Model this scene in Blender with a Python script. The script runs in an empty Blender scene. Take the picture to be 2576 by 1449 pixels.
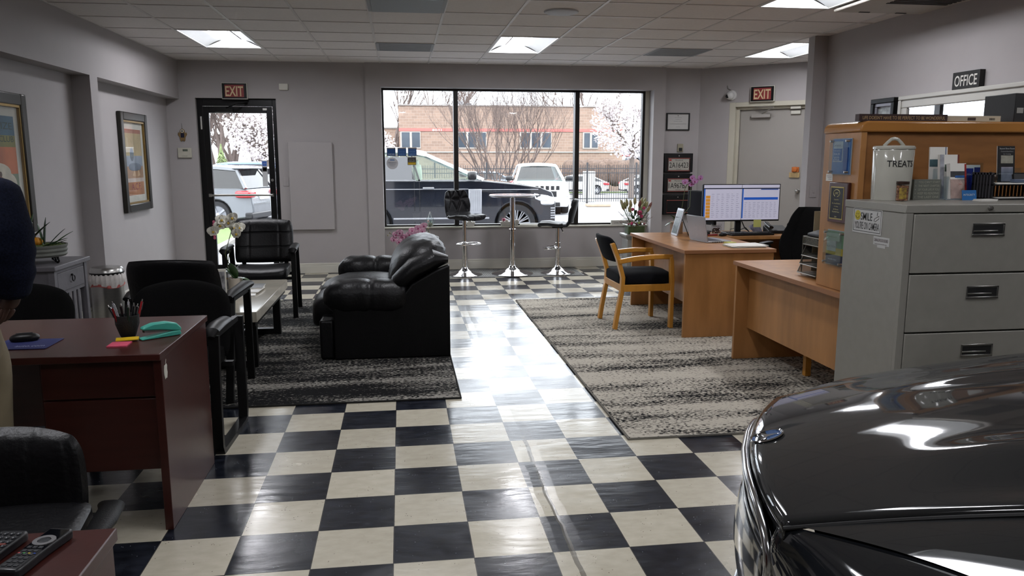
import bpy, bmesh, math, random
import numpy as np
from mathutils import Vector, Matrix
C = bpy.context.scene.collection
S = bpy.context.scene
PI = math.pi
R = math.radians
# ---------------------------------------------------------------- camera, sky, exposure
cd = bpy.data.cameras.new('camera'); cam = bpy.data.objects.new('camera', cd); C.objects.link(cam)
cd.sensor_width = 36; cd.lens = 27.53; cd.clip_end = 500; cd.clip_start = 0.02
CP = Vector((0.0609, -2.7656, 1.5017)); YAW = -0.1395; PIT = 0.1645
cam.location = CP; cam.rotation_euler = (PI/2 - PIT, 0, YAW)
S.camera = cam
S.view_settings.view_transform = 'Standard'; S.view_settings.look = 'None'
S.view_settings.exposure = 0.2; S.view_settings.gamma = 1; S.view_settings.use_curve_mapping = False
try:
    S.cycles.max_bounces = 8; S.cycles.diffuse_bounces = 5; S.cycles.glossy_bounces = 4
    S.cycles.transparent_max_bounces = 16; S.cycles.transmission_bounces = 6
    S.cycles.sample_clamp_indirect = 6; S.cycles.caustics_reflective = False; S.cycles.caustics_refractive = False
    S.cycles.use_denoising = True
except Exception: pass
W = bpy.data.worlds.new('overcast_sky'); S.world = W; W.use_nodes = True
nt = W.node_tree; nt.nodes.clear()
def wn(t): return nt.nodes.new(t)
wo = wn('ShaderNodeOutputWorld'); bg = wn('ShaderNodeBackground'); tc = wn('ShaderNodeTexCoord')
sp = wn('ShaderNodeSeparateXYZ'); cr = wn('ShaderNodeValToRGB'); nz = wn('ShaderNodeTexNoise'); mx = wn('ShaderNodeMix')
nt.links.new(tc.outputs['Generated'], sp.inputs[0]); nt.links.new(sp.outputs[2], cr.inputs[0])
cr.color_ramp.elements[0].position = 0.0; cr.color_ramp.elements[0].color = (0.62, 0.66, 0.74, 1)
cr.color_ramp.elements[1].position = 0.55; cr.color_ramp.elements[1].color = (1.0, 1.02, 1.08, 1)
mx.data_type = 'RGBA'; mx.blend_type = 'MULTIPLY'; mx.inputs[0].default_value = 0.25
nz.inputs['Scale'].default_value = 3.0
nt.links.new(tc.outputs['Generated'], nz.inputs['Vector'])
nt.links.new(cr.outputs[0], mx.inputs[6]); nt.links.new(nz.outputs[0], mx.inputs[7])
nt.links.new(mx.outputs[2], bg.inputs[0]); nt.links.new(bg.outputs[0], wo.inputs[0])
SKY = 7.5
bg.inputs[1].default_value = SKY
LAMP = 34.0      # emission of the ceiling lenses

def P(px, py, Y=None, X=None, Z=None):
    """a point of the place from where it is seen in the photograph and one known coordinate"""
    cy, sy, cp, sp_ = math.cos(YAW), math.sin(YAW), math.cos(PIT), math.sin(PIT)
    F0 = Vector((-sy, cy, 0)); Rt = Vector((cy, sy, 0)); U0 = Vector((0, 0, 1))
    F = F0*cp - U0*sp_; U = U0*cp + F0*sp_
    d = F + Rt*((px-1288)/1970.2) - U*((py-724.5)/1970.2)
    t = (Y-CP.y)/d.y if Y is not None else ((X-CP.x)/d.x if X is not None else (Z-CP.z)/d.z)
    return CP + d*t

# ---------------------------------------------------------------- materials
def lin(h):
    if isinstance(h, str):
        h = h.lstrip('#'); c = [int(h[i:i+2], 16)/255 for i in (0, 2, 4)]
    else: c = list(h)
    return tuple(x/12.92 if x <= 0.04045 else ((x+0.055)/1.055)**2.4 for x in c) + (1,)
_m = {}
def mat(name, col='#808080', rough=0.5, metal=0.0, var=0.08, vs=6.0, bump=0.0, bs=80.0, coat=0.0, emit=0.0, spec=0.5, sheen=0.0, stretch=None, alpha=1.0, trans=0.0, ior=1.45, col2=None):
    if name in _m: return _m[name]
    m = bpy.data.materials.new(name); m.use_nodes = True; n = m.node_tree; b = n.nodes['Principled BSDF']
    c = lin(col); N = n.nodes.new; L = n.links.new
    t = N('ShaderNodeTexCoord'); mp = N('ShaderNodeMapping'); L(t.outputs['Object'], mp.inputs[0])
    if stretch: mp.inputs['Scale'].default_value = stretch
    no = N('ShaderNodeTexNoise'); no.inputs['Scale'].default_value = vs; no.inputs['Detail'].default_value = 5
    L(mp.outputs[0], no.inputs['Vector'])
    r = N('ShaderNodeValToRGB'); L(no.outputs[0], r.inputs[0])
    r.color_ramp.elements[0].position = 0.3; r.color_ramp.elements[1].position = 0.7
    c2 = lin(col2) if col2 else tuple(min(1, x*(1+var)) for x in c[:3]) + (1,)
    r.color_ramp.elements[0].color = tuple(x*(1-var) for x in c[:3]) + (1,); r.color_ramp.elements[1].color = c2
    L(r.outputs[0], b.inputs['Base Color'])
    b.inputs['Roughness'].default_value = rough; b.inputs['Metallic'].default_value = metal
    b.inputs['Specular IOR Level'].default_value = spec; b.inputs['Coat Weight'].default_value = coat; b.inputs['Coat Roughness'].default_value = 0.04
    b.inputs['Sheen Weight'].default_value = sheen; b.inputs['Alpha'].default_value = alpha
    b.inputs['Transmission Weight'].default_value = trans; b.inputs['IOR'].default_value = ior
    if emit: L(r.outputs[0], b.inputs['Emission Color']); b.inputs['Emission Strength'].default_value = emit
    if bump:
        n2 = N('ShaderNodeTexNoise'); n2.inputs['Scale'].default_value = bs; n2.inputs['Detail'].default_value = 4; L(mp.outputs[0], n2.inputs['Vector'])
        bu = N('ShaderNodeBump'); bu.inputs['Strength'].default_value = bump; bu.inputs['Distance'].default_value = 0.01
        L(n2.outputs[0], bu.inputs['Height']); L(bu.outputs[0], b.inputs['Normal'])
    _m[name] = m; return m

def glassmat(name, tint=(1, 1, 1), k=1.0):
    if name in _m: return _m[name]
    m = bpy.data.materials.new(name); m.use_nodes = True; n = m.node_tree; n.nodes.clear(); N = n.nodes.new; L = n.links.new
    o = N('ShaderNodeOutputMaterial'); x = N('ShaderNodeMixShader'); t = N('ShaderNodeBsdfTransparent'); g = N('ShaderNodeBsdfGlossy')
    f = N('ShaderNodeLayerWeight'); p5 = N('ShaderNodeMath'); p5.operation = 'POWER'; p5.inputs[1].default_value = 5.0; L(f.outputs['Facing'], p5.inputs[0])
    ma = N('ShaderNodeMath'); ma.operation = 'MULTIPLY_ADD'; ma.inputs[1].default_value = .9; ma.inputs[2].default_value = .035; L(p5.outputs[0], ma.inputs[0])
    mm = N('ShaderNodeMath'); mm.operation = 'MULTIPLY'; mm.inputs[1].default_value = k; mm.use_clamp = True
    g.inputs['Roughness'].default_value = 0.0; t.inputs[0].default_value = (*tint, 1)
    f.inputs[0].default_value = .5; L(ma.outputs[0], mm.inputs[0]); L(mm.outputs[0], x.inputs[0]); L(t.outputs[0], x.inputs[1]); L(g.outputs[0], x.inputs[2]); L(x.outputs[0], o.inputs[0])
    _m[name] = m; return m

def floor_mat():
    m = bpy.data.materials.new('checker_vinyl_tile'); m.use_nodes = True; n = m.node_tree; b = n.nodes['Principled BSDF']; N = n.nodes.new; L = n.links.new
    t = N('ShaderNodeTexCoord'); mp = N('ShaderNodeMapping'); L(t.outputs['Object'], mp.inputs[0]); mp.inputs['Scale'].default_value = (1/.3048,)*3
    mp.inputs['Location'].default_value = (0, 0, 0.5)
    ck = N('ShaderNodeTexChecker'); ck.inputs['Scale'].default_value = 1.0; L(mp.outputs[0], ck.inputs['Vector'])
    ck.inputs[1].default_value = (1, 1, 1, 1); ck.inputs[2].default_value = (0, 0, 0, 1)
    # per tile tone
    fl = N('ShaderNodeVectorMath'); fl.operation = 'FLOOR'; L(mp.outputs[0], fl.inputs[0])
    wn_ = N('ShaderNodeTexWhiteNoise'); L(fl.outputs[0], wn_.inputs['Vector'])
    # fine streaks along one axis, marbling
    m2 = N('ShaderNodeMapping'); L(t.outputs['Object'], m2.inputs[0]); m2.inputs['Scale'].default_value = (9, 16, 9)
    ns = N('ShaderNodeTexNoise'); ns.inputs['Scale'].default_value = 1.5; ns.inputs['Detail'].default_value = 6; L(m2.outputs[0], ns.inputs['Vector'])
    vo = N('ShaderNodeTexVoronoi'); vo.inputs['Scale'].default_value = 60; L(t.outputs['Object'], vo.inputs['Vector'])
    sk = N('ShaderNodeMath'); sk.operation = 'LESS_THAN'; sk.inputs[1].default_value = 0.13; L(vo.outputs['Distance'], sk.inputs[0])
    n3 = N('ShaderNodeTexNoise'); n3.inputs['Scale'].default_value = 14; L(t.outputs['Object'], n3.inputs['Vector'])
    g3 = N('ShaderNodeMath'); g3.operation = 'GREATER_THAN'; g3.inputs[1].default_value = 0.58; L(n3.outputs[0], g3.inputs[0])
    sk2 = N('ShaderNodeMath'); sk2.operation = 'MULTIPLY'; L(sk.outputs[0], sk2.inputs[0]); L(g3.outputs[0], sk2.inputs[1])
    def ramp(a, c, d, e):
        r = N('ShaderNodeValToRGB'); L(a, r.inputs[0]); r.color_ramp.elements[0].color = c; r.color_ramp.elements[1].color = d
        r.color_ramp.elements[0].position = e[0]; r.color_ramp.elements[1].position = e[1]; return r
    cw = ramp(ns.outputs[0], lin('#b7b19f'), lin('#c4bead'), (.3, .7)); cb = ramp(ns.outputs[0], lin('#11141b'), lin('#2a2e38'), (.35, .75))
    def mixc(f, a, b_, mode='MIX', fac=None):
        x = N('ShaderNodeMix'); x.data_type = 'RGBA'; x.blend_type = mode
        if f is not None: L(f, x.inputs[0])
        else: x.inputs[0].default_value = fac
        (L(a, x.inputs[6]) if not isinstance(a, tuple) else setattr(x.inputs[6], 'default_value', a))
        (L(b_, x.inputs[7]) if not isinstance(b_, tuple) else setattr(x.inputs[7], 'default_value', b_)); return x.outputs[2]
    cw2 = mixc(sk2.outputs[0], cw.outputs[0], lin('#5d564a')); cb2 = mixc(sk2.outputs[0], cb.outputs[0], lin('#6a6d75'))
    base = mixc(ck.outputs[1], cb2, cw2)
    tone = ramp(wn_.outputs[0], (.86, .86, .86, 1), (1, 1, 1, 1), (0, 1)); base = mixc(None, base, tone.outputs[0], 'MULTIPLY', 1.0)
    # joints
    fr = N('ShaderNodeVectorMath'); fr.operation = 'FRACTION'; L(mp.outputs[0], fr.inputs[0]); sx = N('ShaderNodeSeparateXYZ'); L(fr.outputs[0], sx.inputs[0])
    def edge(o_):
        a = N('ShaderNodeMath'); a.operation = 'PINGPONG'; a.inputs[1].default_value = 0.5; L(o_, a.inputs[0])
        l = N('ShaderNodeMath'); l.operation = 'LESS_THAN'; l.inputs[1].default_value = 0.006; L(a.outputs[0], l.inputs[0]); return l.outputs[0]
    mxm = N('ShaderNodeMath'); mxm.operation = 'MAXIMUM'; L(edge(sx.outputs[0]), mxm.inputs[0]); L(edge(sx.outputs[1]), mxm.inputs[1])
    base = mixc(mxm.outputs[0], base, lin('#3c3b3a'))
    # worn split running along the aisle
    sx2 = N('ShaderNodeSeparateXYZ'); L(t.outputs['Object'], sx2.inputs[0])
    nw = N('ShaderNodeTexNoise'); nw.inputs['Scale'].default_value = 3.0; nw.inputs['Detail'].default_value = 6; L(t.outputs['Object'], nw.inputs['Vector'])
    def lin_dist(x0, k, wob):
        a = N('ShaderNodeMath'); a.operation = 'MULTIPLY_ADD'; L(sx2.outputs[1], a.inputs[0]); a.inputs[1].default_value = k; a.inputs[2].default_value = -x0
        b2 = N('ShaderNodeMath'); b2.operation = 'ADD'; L(a.outputs[0], b2.inputs[0]); L(sx2.outputs[0], b2.inputs[1])
        c3 = N('ShaderNodeMath'); c3.operation = 'MULTIPLY_ADD'; L(nw.outputs[0], c3.inputs[0]); c3.inputs[1].default_value = wob; L(b2.outputs[0], c3.inputs[2])
        d3 = N('ShaderNodeMath'); d3.operation = 'ABSOLUTE'; L(c3.outputs[0], d3.inputs[0]); return d3.outputs[0]
    dd = lin_dist(0.71, 0.0, .05)
    lt = N('ShaderNodeMath'); lt.operation = 'LESS_THAN'; lt.inputs[1].default_value = 0.010; L(dd, lt.inputs[0])
    y1 = N('ShaderNodeMath'); y1.operation = 'LESS_THAN'; y1.inputs[1].default_value = 1.3; L(sx2.outputs[1], y1.inputs[0])
    cf = N('ShaderNodeMath'); cf.operation = 'MULTIPLY'; L(lt.outputs[0], cf.inputs[0]); L(y1.outputs[0], cf.inputs[1])
    cf2 = N('ShaderNodeMath'); cf2.operation = 'MULTIPLY'; L(cf.outputs[0], cf2.inputs[0]); cf2.inputs[1].default_value = .75
    base = mixc(cf2.outputs[0], base, lin('#4c483f'))
    L(base, b.inputs['Base Color'])
    nr = N('ShaderNodeTexNoise'); nr.inputs['Scale'].default_value = 2.3; nr.inputs['Detail'].default_value = 8; L(t.outputs['Object'], nr.inputs['Vector'])
    rr = N('ShaderNodeMapRange'); L(nr.outputs[0], rr.inputs[0]); rr.inputs[1].default_value = .3; rr.inputs[2].default_value = .7; rr.inputs[3].default_value = .13; rr.inputs[4].default_value = .3
    L(rr.outputs[0], b.inputs['Roughness'])
    b.inputs['Specular IOR Level'].default_value = 0.42; b.inputs['Coat Weight'].default_value = .04; b.inputs['Coat Roughness'].default_value = .2
    # gentle waviness across each tile + cracks
    m4 = N('ShaderNodeMapping'); L(t.outputs['Object'], m4.inputs[0]); m4.inputs['Scale'].default_value = (3, 9, 3)
    nb = N('ShaderNodeTexNoise'); nb.inputs['Scale'].default_value = 1.3; nb.inputs['Detail'].default_value = 5; L(m4.outputs[0], nb.inputs['Vector'])
    bu = N('ShaderNodeBump'); bu.inputs['Strength'].default_value = 0.13; bu.inputs['Distance'].default_value = 0.02; L(nb.outputs[0], bu.inputs['Height'])
    mr = N('ShaderNodeMapRange'); L(dd, mr.inputs[0]); mr.inputs[1].default_value = 0; mr.inputs[2].default_value = .05
    b3 = N('ShaderNodeBump'); b3.inputs['Strength'].default_value = 0.5; b3.inputs['Distance'].default_value = 0.004; L(mr.outputs[0], b3.inputs['Height']); L(bu.outputs[0], b3.inputs['Normal'])
    L(b3.outputs[0], b.inputs['Normal'])
    return m

def rug_mat(name, dark, light, th=0.5, sd=0.0):
    m = bpy.data.materials.new(name); m.use_nodes = True; n = m.node_tree; b = n.nodes['Principled BSDF']; N = n.nodes.new; L = n.links.new
    t = N('ShaderNodeTexCoord'); mp = N('ShaderNodeMapping'); L(t.outputs['Object'], mp.inputs[0]); mp.inputs['Scale'].default_value = (.6, 3.2, 1); mp.inputs['Location'].default_value = (sd, sd*2, 0)
    a = N('ShaderNodeTexNoise'); a.inputs['Scale'].default_value = 1.2; a.inputs['Detail'].default_value = 7; a.inputs['Roughness'].default_value = .68; L(mp.outputs[0], a.inputs['Vector'])
    m2 = N('ShaderNodeMapping'); L(t.outputs['Object'], m2.inputs[0]); m2.inputs['Scale'].default_value = (30, 62, 1)
    f = N('ShaderNodeTexNoise'); f.inputs['Scale'].default_value = 1.4; f.inputs['Detail'].default_value = 3; L(m2.outputs[0], f.inputs['Vector'])
    ad = N('ShaderNodeMath'); ad.operation = 'MULTIPLY_ADD'; L(f.outputs[0], ad.inputs[0]); ad.inputs[1].default_value = 1.0; 
    s2 = N('ShaderNodeMath'); s2.operation = 'MULTIPLY_ADD'; L(a.outputs[0], s2.inputs[0]); s2.inputs[1].default_value = 1.0; s2.inputs[2].default_value = -0.5; L(s2.outputs[0], ad.inputs[2])
    r = N('ShaderNodeValToRGB'); L(ad.outputs[0], r.inputs[0]); r.color_ramp.elements[0].position = th-.05; r.color_ramp.elements[1].position = th+.07
    r.color_ramp.elements[0].color = lin(dark); r.color_ramp.elements[1].color = lin(light)
    L(r.outputs[0], b.inputs['Base Color']); b.inputs['Roughness'].default_value = .95; b.inputs['Specular IOR Level'].default_value = .1
    bu = N('ShaderNodeBump'); bu.inputs['Strength'].default_value = .8; bu.inputs['Distance'].default_value = .008; L(f.outputs[0], bu.inputs['Height']); L(bu.outputs[0], b.inputs['Normal'])
    return m

def brick_mat(name, c1, c2, mortar, scale, bw=.4, bh=.2, ms=.012):
    m = bpy.data.materials.new(name); m.use_nodes = True; n = m.node_tree; b = n.nodes['Principled BSDF']; N = n.nodes.new; L = n.links.new
    t = N('ShaderNodeTexCoord'); sx = N('ShaderNodeSeparateXYZ'); cx = N('ShaderNodeCombineXYZ'); L(t.outputs['Object'], sx.inputs[0])
    ad = N('ShaderNodeMath'); L(sx.outputs[0], ad.inputs[0]); L(sx.outputs[1], ad.inputs[1]); L(ad.outputs[0], cx.inputs[0]); L(sx.outputs[2], cx.inputs[1])
    k = N('ShaderNodeTexBrick'); L(cx.outputs[0], k.inputs['Vector']); k.inputs['Scale'].default_value = scale
    k.inputs['Color1'].default_value = lin(c1); k.inputs['Color2'].default_value = lin(c2); k.inputs['Mortar'].default_value = lin(mortar)
    k.inputs['Brick Width'].default_value = bw; k.inputs['Row Height'].default_value = bh; k.inputs['Mortar Size'].default_value = ms
    L(k.outputs[0], b.inputs['Base Color']); b.inputs['Roughness'].default_value = .9; return m

# ---------------------------------------------------------------- mesh helpers
class MB:
    def __init__(s): s.v = []; s.f = []
    def add(s, vs, fs, X=None):
        k = len(s.v)
        s.v += [tuple(X @ Vector(v)) for v in vs] if X else [tuple(v) for v in vs]
        s.f += [tuple(i+k for i in f) for f in fs]; return s
    def box(s, x0, x1, y0, y1, z0, z1, X=None):
        v = [(x, y, z) for z in (z0, z1) for y in (y0, y1) for x in (x0, x1)]
        return s.add(v, [(0, 2, 3, 1), (4, 5, 7, 6), (0, 1, 5, 4), (2, 6, 7, 3), (0, 4, 6, 2), (1, 3, 7, 5)], X)
    def quad(s, a, b, c, d): return s.add([a, b, c, d], [(0, 1, 2, 3)])
    def tube(s, pts, r, n=10, closed=False, cap=True, sq=None, X=None):
        pts = [Vector(p) for p in pts]; m = len(pts); rs = r if isinstance(r, (list, tuple)) else [r]*m
        vs = []; up = None
        for i, p in enumerate(pts):
            a = pts[(i-1) % m] if (closed or i > 0) else p; b = pts[(i+1) % m] if (closed or i < m-1) else p
            d = (b-a); d = d.normalized() if d.length > 1e-9 else Vector((0, 0, 1))
            if up is None:
                up = Vector((0, 0, 1)) if abs(d.z) < .9 else Vector((0, 1, 0))
                if sq and len(sq) > 2: up = Vector(sq[2])
            e1 = d.cross(up)
            if e1.length < 1e-6: e1 = d.cross(Vector((1, 0, 0)))
            e1.normalize(); e2 = e1.cross(d).normalized(); up = e2
            for j in range(n):
                t = 2*PI*j/n
                if sq and n == 4:
                    cx, cy = [(1, 1), (-1, 1), (-1, -1), (1, -1)][j]; vs.append(p + e1*cx*sq[0]/2 + e2*cy*sq[1]/2)
                elif sq: vs.append(p + e1*math.cos(t)*sq[0]/2*rs[i] + e2*math.sin(t)*sq[1]/2*rs[i])
                else: vs.append(p + (e1*math.cos(t) + e2*math.sin(t))*rs[i])
        fs = []
        for i in range(m if closed else m-1):
            k = ((i+1) % m)*n
            for j in range(n): fs.append((i*n+j, i*n+(j+1) % n, k+(j+1) % n, k+j))
        if cap and not closed: fs += [tuple(range(n))[::-1], tuple((m-1)*n+j for j in range(n))]
        return s.add(vs, fs, X)
    def bar(s, a, b, w, h, up=(0, 0, 1)): return s.tube([a, b], 1, 4, sq=(w, h, up))
    def cyl(s, a, b, r0, r1=None, n=20): return s.tube([a, b], [r0, r0 if r1 is None else r1], n)
    def lathe(s, prof, c=(0, 0, 0), n=28, X=None, sx=1, sy=1):
        vs = [(c[0]+r*math.cos(2*PI*j/n)*sx, c[1]+r*math.sin(2*PI*j/n)*sy, c[2]+z) for r, z in prof for j in range(n)]; fs = []
        for i in range(len(prof)-1):
            for j in range(n): fs.append((i*n+j, i*n+(j+1) % n, (i+1)*n+(j+1) % n, (i+1)*n+j))
        if prof[0][0] > 1e-5: fs.append(tuple(range(n))[::-1])
        if prof[-1][0] > 1e-5: fs.append(tuple((len(prof)-1)*n+j for j in range(n)))
        return s.add(vs, fs, X)
    def prism(s, poly, a, b, ax='y', X=None):
        def pt(p, t): return {'y': (p[0], t, p[1]), 'x': (t, p[0], p[1]), 'z': (p[0], p[1], t)}[ax]
        n = len(poly); vs = [pt(p, a) for p in poly] + [pt(p, b) for p in poly]
        fs = [tuple(range(n)), tuple(range(2*n-1, n-1, -1))] + [(i, (i+1) % n+n if False else i+n, (i+1) % n+n, (i+1) % n) for i in range(n)]
        return s.add(vs, fs, X)
    def sell(s, c, sz, e1=.5, e2=.5, nu=24, nv=14, X=None):
        def pw(x, e): return math.copysign(abs(x)**e, x)
        vs = []; fs = []
        for i in range(nv+1):
            a = -PI/2 + PI*i/nv
            for j in range(nu):
                t = 2*PI*j/nu
                vs.append((c[0]+sz[0]/2*pw(math.cos(a), e1)*pw(math.cos(t), e2), c[1]+sz[1]/2*pw(math.cos(a), e1)*pw(math.sin(t), e2), c[2]+sz[2]/2*pw(math.sin(a), e1)))
        for i in range(nv):
            for j in range(nu): fs.append((i*nu+j, i*nu+(j+1) % nu, (i+1)*nu+(j+1) % nu, (i+1)*nu+j))
        return s.add(vs, fs, X)
    def grid(s, fn, nu, nv, cu=False, cv=False, X=None):
        vs = [fn(i/(nu if cu else nu-1), j/(nv if cv else nv-1)) for i in range(nu) for j in range(nv)]; fs = []
        for i in range(nu if cu else nu-1):
            for j in range(nv if cv else nv-1):
                i2 = (i+1) % nu; j2 = (j+1) % nv; fs.append((i*nv+j, i2*nv+j, i2*nv+j2, i*nv+j2))
        return s.add(vs, fs, X)
    def text(s, body, o, r, u, h, w=None, off=0.0, out=.0006, align='c'):
        """flat lettering: o centre of the line, r/u right and up directions, h letter height, w width to fit"""
        vs, fs = glyphs(body, off); 
        if not vs: return s
        x0 = min(v[0] for v in vs); x1 = max(v[0] for v in vs); y0 = min(v[1] for v in vs); y1 = max(v[1] for v in vs)
        k = h/max(1e-6, .73 if any(c.isupper() or c.isdigit() for c in body) else y1-y0); kx = w/(x1-x0) if w else k
        r = Vector(r).normalized(); u = Vector(u).normalized(); nn = r.cross(u); o = Vector(o) + nn*out
        cx = (x0+x1)/2 if align == 'c' else x0; cy = .365 if any(c.isupper() or c.isdigit() for c in body) else (y0+y1)/2
        return s.add([o + r*(v[0]-cx)*kx + u*(v[1]-cy)*k for v in vs], fs)
    def build(s, name, m, parent=None, loc=None, rot=None, bev=0, seg=2, sub=0, ang=38, flat=False, solid=0):
        me = bpy.data.meshes.new(name); me.from_pydata(s.v, [], s.f); me.update()
        if not flat:
            me.polygons.foreach_set('use_smooth', [True]*len(me.polygons))
            if not sub:
                try: me.set_sharp_from_angle(angle=R(ang))
                except Exception: pass
        me.materials.append(m); o = bpy.data.objects.new(name, me); C.objects.link(o)
        if parent: o.parent = parent
        if loc: o.location = loc
        if rot: o.rotation_euler = rot
        if solid: md = o.modifiers.new('so', 'SOLIDIFY'); md.thickness = solid; md.offset = 0
        if bev: md = o.modifiers.new('bv', 'BEVEL'); md.width = bev; md.segments = seg; md.limit_method = 'ANGLE'; md.angle_limit = R(40)
        if sub: md = o.modifiers.new('sb', 'SUBSURF'); md.levels = sub; md.render_levels = sub
        return o
_gl = {}
def glyphs(body, off=0.0):
    k = (body, off)
    if k not in _gl:
        c = bpy.data.curves.new('t', 'FONT'); c.body = body; c.offset = off; c.resolution_u = 3
        o = bpy.data.objects.new('t', c); C.objects.link(o)
        me = bpy.data.meshes.new_from_object(o.evaluated_get(bpy.context.evaluated_depsgraph_get()))
        _gl[k] = ([tuple(v.co) for v in me.vertices], [tuple(p.vertices) for p in me.polygons])
        bpy.data.objects.remove(o); bpy.data.curves.remove(c); bpy.data.meshes.remove(me)
    return _gl[k]
def tag(o, label, cat, group=None, kind=None):
    if label: o['label'] = label
    if cat: o['category'] = cat
    if group: o['group'] = group
    if kind: o['kind'] = kind
    return o
def thing(name, label, cat, loc=(0, 0, 0), rz=0, group=None, rot=None):
    o = bpy.data.objects.new(name, None); C.objects.link(o); o.empty_display_size = .1
    o.location = loc; o.rotation_euler = rot or (0, 0, rz); return tag(o, label, cat, group)
def struct(o, kind='structure'): o['kind'] = kind; return o
def dup(root, loc=None, rz=None, label=None, group=None, scale=None):
    r = root.copy(); C.objects.link(r)
    if loc is not None: r.location = loc
    if rz is not None: r.rotation_euler = (0, 0, rz)
    if scale: r.scale = scale
    if label: r['label'] = label
    if group: r['group'] = group
    for ch in list(root.children):
        c = ch.copy(); C.objects.link(c); c.parent = r
        for g in ch.children:
            d = g.copy(); C.objects.link(d); d.parent = c
    return r
def rotm(ax, deg, c=(0, 0, 0)): return Matrix.Translation(c) @ Matrix.Rotation(R(deg), 4, ax) @ Matrix.Translation(-Vector(c))

# common materials
WALL = mat('wall_paint', '#a29e9e', .62, var=.015, bump=.05, bs=260)
WHITE = mat('white_trim_paint', '#c4c2b8', .4, var=.02)
BLACKM = mat('black_metal', '#090909', .42, spec=.3, var=.1)
CHROME = mat('chrome', '#d8d8da', .07, 1.0, var=.02)
STEEL = mat('brushed_steel', '#a8a7a4', .28, 1.0, var=.06, stretch=(1, 1, 30))
LEATHER = mat('black_leather', '#0b0b0d', .40, spec=.3, var=.2, bump=.25, bs=55, vs=9)
LEATHERF = mat('black_leather_fine', '#09090a', .5, spec=.2, var=.15, bump=.15, bs=160)
FABRIC = mat('black_woven_fabric', '#0d0d0d', .95, var=.25, vs=200, bump=.4, bs=300, spec=.1)
PLASTB = mat('black_plastic', '#0d0d0e', .42, spec=.35, var=.08)
MAPLE = mat('honey_maple_laminate', '#976a3d', .33, var=.10, vs=2.2, stretch=(5, 5, .9), col2='#a97848')
MAPLED = mat('maple_edge_banding', '#8f6343', .4, var=.05, vs=3, stretch=(3, 3, 3))
BEECH = mat('golden_beech_wood', '#bb8333', .35, var=.08, vs=3, stretch=(9, 9, 1.2), coat=.2)
MAHOG = mat('mahogany_laminate', '#3c1b17', .30, var=.12, vs=3, stretch=(1.5, 10, 10), bump=.04, bs=40)
CREAMP = mat('paper_white', '#d8d6d0', .7, var=.03)
INK = mat('black_ink', '#0b0b0c', .6, var=.02)
# ---------------------------------------------------------------- the room
H = 2.70; GX0 = -2.035; GP = 0.6205; GY0 = 7.76 - .62  # ceiling grid
XL = -2.66; XN = -2.82
floor = struct(MB().box(-3.2, 8.2, -7, 8.02, -.12, 0).build('floor', floor_mat(), flat=True))
# left wall with niches under a soffit
struct(MB().box(-3.1, XL, -7, 7.9, 2.23, 2.95).build('wall_left_soffit', WALL))
struct(MB().box(-3.1, XN, -7, 7.9, 0, 2.2305).build('wall_left_niche', WALL))
struct(MB().box(XN-.01, XL, 4.86, 5.04, 0, 2.2305).build('wall_left_pilaster', WALL))
struct(MB().box(XN-.01, XL, -7, -.6, 0, 2.2305).build('wall_left_pier', WALL))
YB = 7.74
m = MB(); m.box(XN-.2, -2.47, YB, YB+.22, 0, 2.95); m.box(-2.47, -1.49, YB, YB+.22, 2.245, 2.95); m.box(-1.49, -.37, YB, YB+.22, 0, 2.95)
struct(m.build('wall_back_left', WALL))
YS = 7.715
m = MB(); m.box(-.37, -.17, YS, YB+.28, 0, 2.95); m.box(-.17, 3.47, YS, YB+.28, 2.405, 2.95); m.box(3.47, 3.63, YS, YB+.28, 0, 2.95)
struct(m.build('wall_back_window_surround', WALL))
struct(MB().box(-.17, 3.47, 7.87, 8.02, 0, .565).build('wall_back_knee', WALL))
struct(MB().box(-.17, 3.47, 7.845, 8.02, .565, .585).build('trim_1', WHITE, bev=.004))
struct(MB().box(3.62, 4.2, 7.80, 8.0, 0, 2.95).build('wall_back_right', WALL))
# diagonal wall with the office door
D0 = Vector((4.149, 7.80, 0)); DD = Vector((.75124, -.66003, 0)); DN = Vector((-.66003, -.75124, 0))
DX = Matrix.Translation(D0) @ Matrix(((DD.x, -DN.x, 0, 0), (DD.y, -DN.y, 0, 0), (0, 0, 1, 0), (0, 0, 0, 1)))
m = MB(); m.box(.40, 1.55, .15, .2, 0, 2.3, DX); m.box(-.02, .42, 0, .2, 0, 2.95, DX); m.box(.42, 1.52, 0, .2, 2.235, 2.95, DX); m.box(1.52, 2.6, 0, .2, 0, 2.95, DX)  # first box: unseen slab added behind the door, stops sky light leaking in
struct(m.build('wall_diagonal', WALL))
struct(MB().box(4.185, 6.3, 4.85, 4.97, 0, 2.95).build('wall_partition', WALL))
struct(MB().box(6.1, 6.3, 4.97, 6.6, 0, 2.95).build('wall_alcove', WALL))
struct(MB().box(4.33, 4.5, .9, 4.85, 0, 2.95).build('wall_right', WALL))
struct(MB().box(4.5, 8.2, .9, 1.06, 0, 2.95).build('wall_right_return', WALL))
struct(MB().box(8.0, 8.2, -7, .9, 0, 2.95).build('wall_right_far', WALL))
struct(MB().box(-3.1, 8.2, -7.2, -7, 0, 2.95).build('wall_front', WALL))
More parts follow.
